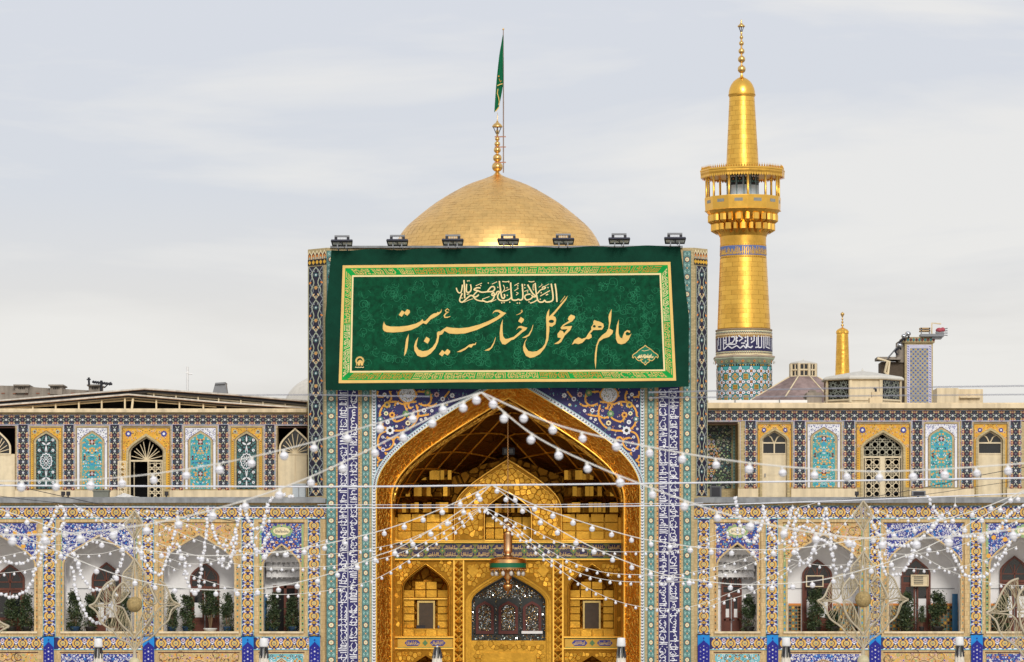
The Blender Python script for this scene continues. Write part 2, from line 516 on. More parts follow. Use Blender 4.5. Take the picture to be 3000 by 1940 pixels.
M_OGEE = CV()                      # dark ogee strip on the chamfered corners, 46 x 92
for s in (-1, 1):
    M_OGEE.stroke('sage', smooth_path([(0, -44), (s * 13, -24), (s * 6, 0), (s * 15, 22), (0, 46)], 4), 3.0, 1)
    M_OGEE.stroke('grey', smooth_path([(s * 22, -46), (s * 9, -24), (s * 18, 0), (s * 8, 22), (s * 22, 46)], 4), 2.2, 1)
    M_OGEE.leaf('orange2', s * 14, -3, s * 22, 3, 6, 2)
    M_OGEE.leaf('peach', s * 4, 30, s * 11, 38, 5, 2)
    M_OGEE.leaf('grey', s * 4, -30, s * 10, -38, 5, 2)
    M_OGEE.curl('sage', s * 8, 10, 5, 1.6, 0 if s > 0 else pi, 1.0, s, 2, 7)
    M_OGEE.curl('grey', s * 17, 30, 5, 1.6, 0 if s > 0 else pi, 1.0, s, 2, 7)
    M_OGEE.curl('grey', s * 17, -26, 5, 1.6, 0 if s > 0 else pi, 1.0, -s, 2, 7)
M_OGEE.flower('teal', 'white', 0, -22, 6, 6, 2)
M_OGEE.flower('tan', 'orange2', 0, 14, 6, 6, 2)
M_OGEE.flower('peach', 'maroon', 0, 40, 4.5, 5, 2)

def floral(cv, x0, y0, x1, y1, step, pal, flow, seed, mirror=True, l=1, leafw=2.6, curls=.2):
    """dense small floral filling, mirrored about the middle"""
    r = random.Random(seed)
    cx = (x0 + x1) / 2
    xe = cx if mirror else x1
    y = y0 + step * .4; row = 0
    def put(fn):
        fn(0)
        if mirror:
            fn(1)
    while y < y1:
        x = x0 + step * (.3 + .5 * (row % 2))
        while x < xe:
            px, py = x + r.uniform(-.3, .3) * step, y + r.uniform(-.3, .3) * step
            q = r.random(); a = r.uniform(0, 2 * pi); c = r.choice(pal); c2 = r.choice(pal); f = r.choice(flow)
            R_ = step * r.uniform(.32, .55)
            for mir in ((0, 1) if mirror else (0,)):
                X = 2 * cx - px if mir else px; A = pi - a if mir else a; sg = -1 if mir else 1
                if q < .26:
                    cv.flower(f[0], f[1], X, py, R_, 6, l + 1, A)
                elif q < .26 + curls:
                    cv.curl(c, X, py, R_ * 1.25, leafw * .75, A, 1.0, sg, l, 7)
                else:
                    cv.leaf(c, X - R_ * math.cos(A), py - R_ * math.sin(A), X + R_ * math.cos(A), py + R_ * math.sin(A), leafw * 1.5, l)
                    cv.leaf(c2, X, py, X + R_ * math.cos(A + 1.3 * sg), py + R_ * math.sin(A + 1.3 * sg), leafw * 1.3, l)
            x += step
        y += step * .85; row += 1

def band_h(cv, M, x0, x1, yc, per, sy=1.0, sx=None):
    n = max(1, round((x1 - x0) / per)); p = (x1 - x0) / n
    for i in range(n):
        cv.stamp(M, x0 + p * (i + .5), yc, (sx or p / per), sy)
def band_v(cv, M, xc, y0, y1, per, sx=1.0, rot=0.0):
    n = max(1, round((y1 - y0) / per)); p = (y1 - y0) / n
    for i in range(n):
        if rot:
            cv.stamp(M, xc, y0 + p * (i + .5), p / per, sx, rot)
        else:
            cv.stamp(M, xc, y0 + p * (i + .5), sx, p / per)

# ------------------------------------------------------------------ lower arcade wings
def ring(mb, cx, hw, spring, apex, bottom, w, Y, d0, d1, m_, n=10):
    o_ = arch(cx, hw + w, spring, apex - w * 1.15, n); i_ = arch(cx, hw, spring, apex, n)
    o_ = [(cx - hw - w, bottom)] + o_ + [(cx + hw + w, bottom)]; i_ = [(cx - hw, bottom)] + i_ + [(cx + hw, bottom)]
    for a in range(len(o_) - 1):
        mb.face([WP(*o_[a], Y, d0), WP(*o_[a + 1], Y, d0), WP(*i_[a + 1], Y, d0), WP(*i_[a], Y, d0)], m_)
    mb.strip(o_, Y, d0, d1, m_); mb.strip(i_, Y, d0, d1, m_)

def arched_door(wing, cx, hw, spring, apex, bottom, Y, style):
    mb = MB()
    ring(mb, cx, hw - 6, spring, apex + 7, bottom, 6, Y, -0.08, 0.05, WOOD)
    tr = spring + 25
    mb.pbox(cx - hw + 6, tr, cx + hw - 6, tr + 7, Y, -0.07, 0.05, WOOD)
    mb.pbox(cx - 2, spring - 20, cx + 2, tr, Y, -0.05, 0.05, WOOD)
    mb.pbox(cx - hw + 6, spring + 6, cx + hw - 6, spring + 9, Y, -0.05, 0.05, WOOD)
    for s in (-1, 1):
        c2 = cx + s * (hw - 6) / 2
        ring(mb, c2, (hw - 6) / 2 - 5, spring + 8, spring - 24, spring + 8, 2, Y, -0.045, 0.0, WOOD, 6)
        mb.pbox(cx + s * 2 if s > 0 else cx - hw + 6, tr + 7, cx + hw - 6 if s > 0 else cx - 2, bottom, Y, -0.03, 0.05, WOOD)
        for q in ((c2 - (hw - 10) / 2, tr + 7), (c2 + (hw - 10) / 2 - 5, tr + 7)):
            mb.pbox(q[0], q[1], q[0] + 5, bottom, Y, -0.06, 0.0, WOOD)
        mb.pbox(c2 - 11, bottom - 42, c2 + 11, bottom - 36, Y, -0.06, 0.0, WOOD)
    dr = part(mb, 'door', wing)
    g = MB()
    g.face([WP(x, y, Y, -0.01) for x, y in arch_door(cx, hw - 6, spring, apex + 7, tr, 8)], GLASS)
    part(g, 'pane', dr)
    for s in (-1, 1):
        c2 = cx + s * (hw - 6) / 2
        g = MB()
        m_ = WHITEM if style == 'white' or (style == 'mixed' and s > 0) else GLASS
        g.pbox(c2 - (hw - 10) / 2 + 5, tr + 14, c2 + (hw - 10) / 2 - 5, tr + 48, Y, -0.045, -0.032, GLASS)
        g.pbox(c2 - (hw - 10) / 2 + 5, tr + 48, c2 + (hw - 10) / 2 - 5, bottom - 46, Y, -0.044, -0.032, m_)
        part(g, 'pane', dr)
    h = MB(); h.pbox(cx + 2, tr + 80, cx + 8, tr + 82, Y, -0.12, -0.06, STEEL); part(h, 'handle', dr)
    return dr

SILL = 1855
PD = 2.05          # depth of the porches
def spandrel(kind, x0, y0, x1, y1, seed):
    cv = CV()
    if kind == 'bluewhite':
        cv.rect('royal', x0, y0, x1, y1, 0)
        floral(cv, x0, y0, x1, y1, 7.5, ['lav', 'white', 'lav', 'navy', 'white', 'sky'], [('white', 'orange'), ('lav', 'navy'), ('white', 'tan')], seed, leafw=2.8, curls=.35)
    elif kind == 'peach':
        cv.rect('tan', x0, y0, x1, y1, 0)
        floral(cv, x0, y0, x1, y1, 9, ['peach', 'orange', 'pink', 'brown', 'lgreen', 'yellow', 'orange2'], [('peach', 'maroon'), ('pink', 'royal'), ('beige', 'orange2')], seed, leafw=3, curls=.2)
        r = random.Random(seed)
        for i in range(9):
            X, Yy = x0 + (x1 - x0) / 2 * r.random(), y0 + (y1 - y0) * r.random()
            cv.curl('brown', X, Yy, 15, 1.4, r.random() * 6, 1.2, 1, 3, 12)
            cv.curl('brown', x0 + x1 - X, Yy, 15, 1.4, pi - r.random() * 6, 1.2, -1, 3, 12)
    elif kind == 'multi':
        cv.rect('royal', x0, y0, x1, y1, 0)
        floral(cv, x0, y0, x1, y1, 8.5, ['lav', 'cyan', 'orange', 'white', 'navy', 'sky'], [('orange', 'maroon'), ('white', 'orange'), ('pink', 'navy')], seed, leafw=2.2, curls=.2)
        cx = (x0 + x1) / 2
        for i in range(10):
            cv.disc('lgreen', cx + 26 * math.cos(i * pi / 5), 1556 + 14 * math.sin(i * pi / 5), 7, 4, 8)
        cv.disc('cream', cx, 1556, 25, 5, 14, 12)
        for i in range(9):
            cv.stroke('dgrey', [(cx - 18 + i * 4.4, 1561), (cx - 17 + i * 4.4, 1550 + (i % 3) * 3), (cx - 14 + i * 4.4, 1560)], 1.4, 7)
    else:
        cv.rect('royal', x0, y0, x1, y1, 0)
        floral(cv, x0, y0, x1, y1, 8, ['lav', 'cyan', 'white', 'sky', 'navy', 'lav'], [('lav', 'orange'), ('white', 'navy')], seed, leafw=2.4)
        r = random.Random(seed + 1)
        for i in range(9):
            X, Yy = x0 + (x1 - x0) / 2 * r.random(), y0 + (y1 - y0) * r.random()
            for Q in (X, x0 + x1 - X):
                cv.flower('orange', 'yellow', Q, Yy, 8, 7, 4)
    return cv

def lower_wing(label, x0, x1, bays, pils, seed):
    w = thing('arcade_wing', label, 'arcade', WP((x0 + x1) / 2, 2290, 0.5))
    wall = MB()
    wall.pbox(x0, 1474, x1, 1530, 0, 0.0, 0.5, BRICK)
    wall.pbox(x0, SILL, x1, 2290, 0, 0.0, 3.4, BRICK)
    xs = [x0] + [v for b in bays for v in (b['x0'], b['x1'])] + [x1]
    for i in range(0, len(xs), 2):
        wall.pbox(xs[i], 1530, xs[i + 1], SILL, 0, 0.0, 0.5, BRICK)
    wall.pbox(x0, 1474, x1, 1480, 0, 3.2, 3.4, PLASTER)
    part(wall, 'wall', w)
    led = MB()
    led.pbox(x0, 1461, x1, 1474, 0, -0.34, 5.0, GREYL)
    led.pbox(x0, 1457, x1, 1461, 0, -0.20, 5.0, GREYL)
    part(led, 'ledge', w)
    sl = MB()
    for b in bays:
        sl.pbox(b['x0'] + 2, SILL - 5, b['x1'] - 2, SILL + 1, 0, -0.07, 0.5, CREAMW)
    part(sl, 'sill', w)
    # tile bands and pilasters
    cv = CV()
    for yy in (1501, 1885):
        xe = x1 if x0 < 1000 else x1
        xa_ = x0; xb_ = x1
        if yy > 1700:
            xa_, xb_ = (x0, 902) if x0 < 1000 else (2079, x1)
        cv.rect('navy', xa_, yy - 19.5, xb_, yy + 19.5, 0)
        for y_ in (yy - 19.5, yy + 17.5):
            cv.rect('cyan', xa_, y_, xb_, y_ + 2, 2)
    band_h(cv, M_LOW, x0, x1, 1501, 42)
    segs = [x0] + [v for p in pils for v in p] + [x1]
    for i in range(0, len(segs), 2):
        if segs[i + 1] - segs[i] > 20:
            band_h(cv, M_LOW, segs[i], segs[i + 1], 1885, 42)
    for a, b in pils:
        cv.rect('navy', a, 1521, b, 1865, 0)
        for q in (a, b - 1.6):
            cv.rect('cyan', q, 1521, q + 1.6, 1865, 6)
        band_v(cv, M_LOWV, (a + b) / 2, 1524, 1865, 39, (b - a) / 34)
    for i, b in enumerate(bays):                     # heads of the ground floor panels just below
        sub = spandrel(['peach', 'bluewhite', 'peach', 'multi'][i % 4], b['x0'] + 4, 1916, b['x1'] - 4, 1980, seed + 50 + i) if b['kind'] != 'multi' else None
        cv.rect('brown', b['x0'], 1910, b['x1'], 1913, 1)
        if sub:
            cv.it += sub.it
        else:
            cv.rect('cyan', b['x0'] + 4, 1916, b['x1'] - 4, 1980, 0)
            floral(cv, b['x0'] + 4, 1918, b['x1'] - 4, 1980, 10, ['white', 'maroon', 'dteal', 'orange', 'white'], [('orange', 'maroon')], seed + 9, curls=.4)
        A = arch((b['x0'] + b['x1']) / 2, b['hw'], 1990, 1934 if b['kind'] != 'multi' else 1930, 8)
        cv.stroke('peach', A, 6, 6); cv.stroke('brown', A, 2, 8)
    part(cv.mesh(0, -0.012), 'tile_mosaic', w, 'stuff')
    # bays
    for i, b in enumerate(bays):
        cx, hw, sp, ap = b['cx'], b['hw'], b['spring'], b['apex']
        A = arch(cx, hw, sp, ap, 12)
        pw = MB()
        U = u_wall(b['x0'], 1530, b['x1'], SILL, A, SILL)
        pw.face([WP(x, y, 0, 0.09) for x, y in U], BRICK)
        full = [(A[0][0], SILL)] + A + [(A[-1][0], SILL)]
        pw.strip(full, 0, 0.06, 0.55, PLASTER, True)
        # white vaulted porch behind the opening
        e_ = 10 if b['kind'] != 'multi' else 4
        V = arch(cx, hw + e_, sp + 4, ap - 6, 12); V = [(V[0][0], SILL)] + V + [(V[-1][0], SILL)]
        for q in range(len(V) - 1):
            pw.face([WP(*V[q], 0, 0.55), WP(*V[q + 1], 0, 0.55), WP(*full[q + 1], 0, 0.55), WP(*full[q], 0, 0.55)], PLASTER)
        pw.strip(V, 0, 0.55, PD, PLASTER, True)
        pw.face([WP(x, y, 0, PD) for x, y in V], PLASTER)
        # inner rib of the vault and a wire line along the wall
        ring(pw, cx, hw - 8, sp + 6, ap + 22, sp + 30, 5, 0, 1.5, 1.6, PLASTER, 8)
        pw.pbox(cx - hw, 1722, cx + hw, 1724, 0, PD - .03, PD, GREYL)
        part(pw, 'porch_bay', w)
        tr = MB()
        ring(tr, cx, hw, sp, ap, SILL, 5.5, 0, 0.02, 0.2, BRICK, 12)
        part(tr, 'arch_trim', w)
        lim = arch_door(cx, hw + 4, sp, ap - 4, SILL + 60, 12)
        sp_cv = spandrel(b['kind'], b['x0'] + 3, 1533, b['x1'] - 3, sp + 20, seed + i)
        rects = [it for it in sp_cv.it if it[1] == 0]
        sp_cv.it = [it for it in sp_cv.it if it[1] != 0]
        bgc = rects[0][0]
        U2 = u_wall(b['x0'] + 3, 1533, b['x1'] - 3, sp + 22, arch(cx, hw + 1, sp, ap - 1, 12), sp + 22)
        mo = sp_cv.mesh(0, 0.075, keep=lambda P: not any(in_poly(x, y, lim) for x, y in P) and all(b['x0'] + 2 < x < b['x1'] - 2 and 1532 < y < sp + 21 for x, y in P))
        mo.face([WP(x, y, 0, 0.08) for x, y in U2], G(bgc))
        # narrow bead strips down the jambs
        jc = CV()
        for s in (-1, 1):
            xa = b['x0'] + 3 if s < 0 else cx + hw + 5.5
            xb = cx - hw - 5.5 if s < 0 else b['x1'] - 3
            if xb - xa < 2:
                continue
            jc.rect('lgreen' if i % 2 else 'tan', xa, 1536, xb, SILL, 0)
            y = sp + 8
            while y < SILL - 5:
                jc.dia(['black', 'sky', 'dteal'][i % 3], (xa + xb) / 2, y, min(4, (xb - xa) * .42), 1, 3.4); y += 10
                jc.dia('orange2', (xa + xb) / 2, y, 2.2, 1); y += 8
        jm = jc.mesh(0, 0.07, keep=lambda P: all(y > sp - 30 or True for x, y in P))
        b0 = len(mo.v); mo.v += jm.v; mo.f += [tuple(q + b0 for q in f_) for f_ in jm.f]
        mo.mi += [mo.m(jm.mats[k]) for k in jm.mi]; mo.sm += jm.sm
        part(mo, 'spandrel_mosaic', w, 'stuff')
        if b.get('muq'):
            mq = MB()
            for t_ in range(4):
                nn = 7 - (t_ % 2)
                for k in range(nn):
                    u = (k + .5) / nn * 2 - 1
                    zz = 1690 - t_ * 22 - (1 - u * u) * 10 * 0
                    dep = PD - .35 - t_ * .2 - abs(u) ** 2 * 0.3
                    mq.prism(arch_door(cx + u * hw * .96, hw / nn * .98, zz - 8, zz - 22, zz, 4), 0, dep, dep + .6, PLASTER)
                    mq.pbox(cx + u * hw * .96 - hw / nn, zz - 23, cx + u * hw * .96 + hw / nn, zz, 0, dep + .07, dep + .6, PLASTER)
                    mq.lathe(WP(cx + u * hw * .96 + hw / nn, zz, 0, dep + .1), [(0.005, -.07), (.03, -.04), (.05, 0), (.05, .02)], 8, PLASTER, True)
            part(mq, 'plaster_muqarnas', w)
        dcx, dhw, dap = b['door']
        arched_door(w, dcx, dhw, dap + 46, dap, SILL, PD - .1, b.get('style', 'white')) if not b.get('flatdoor') else None
        if b.get('flatdoor'):
            dd = MB()
            dd.pbox(dcx - dhw, 1715, dcx + dhw, SILL, PD - .1, -0.04, 0.05, DARK)
            for q in (dcx - dhw, dcx - 4, dcx + dhw - 8):
                dd.pbox(q, 1715, q + 8, SILL, PD - .1, -0.08, 0, WOOD)
            dd.pbox(dcx - dhw + 8, 1715, dcx + dhw - 8, 1724, PD - .1, -0.08, 0, WOOD)
            do = part(dd, 'door', w)
        if b.get('dado'):
            dc = CV()
            for s in (-1, 1):
                xa, xb = (cx - hw + 2, dcx - dhw - 3) if s < 0 else (dcx + dhw + 3, cx + hw + 16)
                if xb - xa < 8:
                    continue
                dc.rect(mat('dado_ground', (150, 118, 76), rough=.5), xa, 1774, xb, SILL, 0)
                dc.rect('orange2', xa, 1768, xb, 1774, 1)
                r = random.Random(seed + i)
                for q in range(int((xb - xa) / 9) + 1):
                    for t_ in range(9):
                        dc.dia(['dteal', 'yellow', 'black', 'teal'][(q + t_ * (1 if s > 0 else 2)) % 4], min(xb - 5, xa + 5 + q * 9), 1780 + t_ * 9, 4.4, 1)
            part(dc.mesh(PD - .1, 0.06), 'dado_tiles', w, 'stuff')
        if b.get('blue'):
            bl = MB(); bl.pbox(b['blue'][0], 1740, b['blue'][1], SILL, 1.3, 0, .12, mat('blue_shutter', (36, 92, 130), rough=.5)); part(bl, 'blue_shutter', w)
    return w

LB = [dict(x0=-118, x1=112, cx=-3, hw=103, spring=1655, apex=1570, kind='orangeblue', door=(30, 43, 1652), style='curtain'),
      dict(x0=175, x1=405, cx=290, hw=103, spring=1655, apex=1572, kind='bluewhite', door=(312, 43, 1647), style='white'),
      dict(x0=463, x1=702, cx=582.5, hw=104, spring=1655, apex=1568, kind='peach', door=(600, 43, 1647), style='white'),
      dict(x0=757, x1=892, cx=824.5, hw=53, spring=1658, apex=1598, kind='multi', door=(836, 36, 1700), flatdoor=True, muq=True, blue=(771, 782))]
RB = [dict(x0=2091, x1=2230, cx=2161, hw=57, spring=1656, apex=1594, kind='multi', door=(2143, 30, 1665), style='white', muq=True),
      dict(x0=2293, x1=2532, cx=2413, hw=105, spring=1655, apex=1568, kind='peach', door=(2394, 44, 1638), dado=True),
      dict(x0=2588, x1=2826, cx=2709, hw=105, spring=1655, apex=1560, kind='bluewhite', door=(2683, 43, 1635), dado=True, blue=(2790, 2806)),
      dict(x0=2886, x1=3124, cx=3006, hw=104, spring=1655, apex=1562, kind='orangeblue', door=(2972, 43, 1628), dado=True)]
LW = lower_wing('long tiled arcade with four arched white porches on the left of the golden iwan', -190, 955, LB, [(126, 163), (417, 451), (708, 744), (902, 938)], 100)
RW = lower_wing('long tiled arcade with four arched white porches on the right of the golden iwan', 2026, 3190, RB, [(2044, 2079), (2244, 2279), (2547, 2580), (2842, 2877)], 200)

# ------------------------------------------------------------------ upper galleries
UY = 3.0
def lattice(mb, x0, y0, x1, y1, Y, d, m_, cell=15, w=2.0, test=None):
    """star and ring grille"""
    cv = CV()
    nx = max(1, round((x1 - x0) / cell)); ny = max(1, round((y1 - y0) / cell))
    px, py = (x1 - x0) / nx, (y1 - y0) / ny
    for i in range(nx):
        for j in range(ny):
            cx, cy = x0 + px * (i + .5), y0 + py * (j + .5)
            P = [(cx + px * .36 * math.cos(k * pi / 4 + .39), cy + py * .36 * math.sin(k * pi / 4 + .39)) for k in range(9)]
            cv.stroke(m_, P, w, 0)
            for k in range(8):
                a = k * pi / 4 + .39
                cv.stroke(m_, [P[k], (cx + px * .62 * math.cos(a + .39), cy + py * .62 * math.sin(a + .39))], w * .9, 0)
                cv.stroke(m_, [(cx + px * .62 * math.cos(a + .39), cy + py * .62 * math.sin(a + .39)), P[(k + 1) % 8]], w * .9, 0)
    k2 = (lambda P: all(x0 - .5 <= x <= x1 + .5 and y0 - .5 <= y <= y1 + .5 for x, y in P) and (test is None or all(in_poly(x, y, test) for x, y in P)))
    q = cv.mesh(Y, d, keep=k2)
    b0 = len(mb.v); mb.v += q.v; mb.f += [tuple(a + b0 for a in f_) for f_ in q.f]; mb.mi += [mb.m(q.mats[k]) for k in q.mi]; mb.sm += q.sm

def panel_mosaic(kind, x0, x1, y0, yb, seed):
    """arched tile panel; returns mesh builder"""
    cx = (x0 + x1) / 2; W_ = x1 - x0; hw = W_ / 2 - 8
    sp, ap = y0 + 40, y0 + 8
    out = CV(); frame = arch_door(cx, hw, sp, ap, yb, 10); inner = arch_door(cx, hw - 7, sp, ap + 8, yb, 10)
    bg = 'yellow' if kind in ('ydark', 'ydoor', 'ybig') else 'white'
    out.rect(bg, x0, y0, x1, yb, 0)
    sd = CV()
    if bg == 'yellow':
        floral(sd, x0, y0, x1, y0 + 46, 7, ['orange2', 'orange', 'brown'], [('peach', 'maroon')], seed, leafw=1.4, curls=.3)
        for s in (-1, 1):
            sd.flower('sage', 'maroon', cx + s * (W_ / 2 - 11), y0 + 11, 7, 6, 3)
        for y in range(int(y0 + 46), int(yb), 6):
            for s in (-1, 1):
                sd.dia('brown', cx + s * (W_ / 2 - 4), y, 1.6, 1)
    else:
        floral(sd, x0, y0, x1, y0 + 46, 7, ['grey', 'royal', 'lav', 'dgrey'], [('lav', 'royal')], seed, leafw=1.6, curls=.4)
    keep_s = lambda P: not any(in_poly(x, y, frame) for x, y in P) and all(x0 <= x <= x1 and y >= y0 for x, y in P)
    out.it += [it for it in sd.it if keep_s(it[2])]
    out.add(BRICKH, frame, 3)
    out.stroke('brown', [(cx - hw, yb)] + arch(cx, hw, sp, ap, 10) + [(cx + hw, yb)], 1.2, 6)
    fill = CV()
    if kind == 'ydark':
        out.add('black', inner, 5)
        floral(fill, x0, y0, x1, yb, 8.2, ['teal', 'dteal', 'teal'], [('teal', 'black'), ('dteal', 'teal')], seed, l=6, leafw=2.6, curls=.25)
        w_ = CV(); yc = (y0 + yb) / 2 + 8
        for k in range(12):
            a = k * pi / 6
            w_.stroke('white', [(cx + 18 * math.cos(a), yc + 24 * math.sin(a)), (cx + 15 * math.cos(a + pi / 12), yc + 20 * math.sin(a + pi / 12)), (cx + 18 * math.cos(a + pi / 6), yc + 24 * math.sin(a + pi / 6))], 2.8, 9)
            w_.leaf('white', cx + 5 * math.cos(a), yc + 6 * math.sin(a), cx + 15 * math.cos(a), yc + 19 * math.sin(a), 2.4, 9)
        w_.flower('white', 'black', cx, yc, 8, 4, 9)
        for s in (-1, 1):
            w_.leaf('white', cx - 3, yc + s * 24, cx, yc + s * 48, 3, 9); w_.leaf('white', cx + 3, yc + s * 24, cx, yc + s * 48, 3, 9)
            w_.leaf('white', cx - 13, yc + s * 55, cx, yc + s * 47, 6, 9); w_.leaf('white', cx + 13, yc + s * 55, cx, yc + s * 47, 6, 9)
            w_.leaf('white', cx, yc + s * 55, cx, yc + s * 76, 5, 9)
            for q in (-1, 1):
                for e_ in (32, 62):
                    w_.disc('white', cx + q * 20, yc + s * e_, 4.5, 9, 6); w_.disc('black', cx + q * 20, yc + s * e_, 1.8, 10, 4)
        fill.it += w_.it
    elif kind == 'white':
        out.add('turq', inner, 5)
        floral(fill, x0, y0, x1, yb, 7.5, ['white', 'turq', 'dteal', 'sky', 'white', 'orange', 'navy'], [('orange', 'peach'), ('orange', 'yellow'), ('tan', 'orange2')], seed, l=6, leafw=2.0, curls=.15)
        for dy in (.23, .75):
            fill.flower('maroon', 'white', cx, y0 + (yb - y0) * dy, 10, 4, 9, pi / 4)
            fill.disc('pink', cx, y0 + (yb - y0) * dy, 3, 11, 6)
        for s in (-1, 1):
            fill.flower('maroon', 'pink', cx + s * (hw - 10), y0 + (yb - y0) * .49, 9, 4, 9, pi / 4)
    keep_f = lambda P: all(in_poly(x, y, inner) for x, y in P)
    out.it += [it for it in fill.it if keep_f(it[2])]
    return out

def fan(mb, cx, hw, spring, apex, Y, d, m_, n=11):
    A = arch(cx, hw, spring, apex, 16)
    for k in range(1, n):
        a = pi * k / n
        best = min(A, key=lambda p: abs(math.atan2(spring - p[1] + .01, p[0] - cx) - (pi - a)))
        mb.tube([WP(cx, spring, Y, d), WP(best[0], best[1], Y, d)], 0.018, m_, 4)

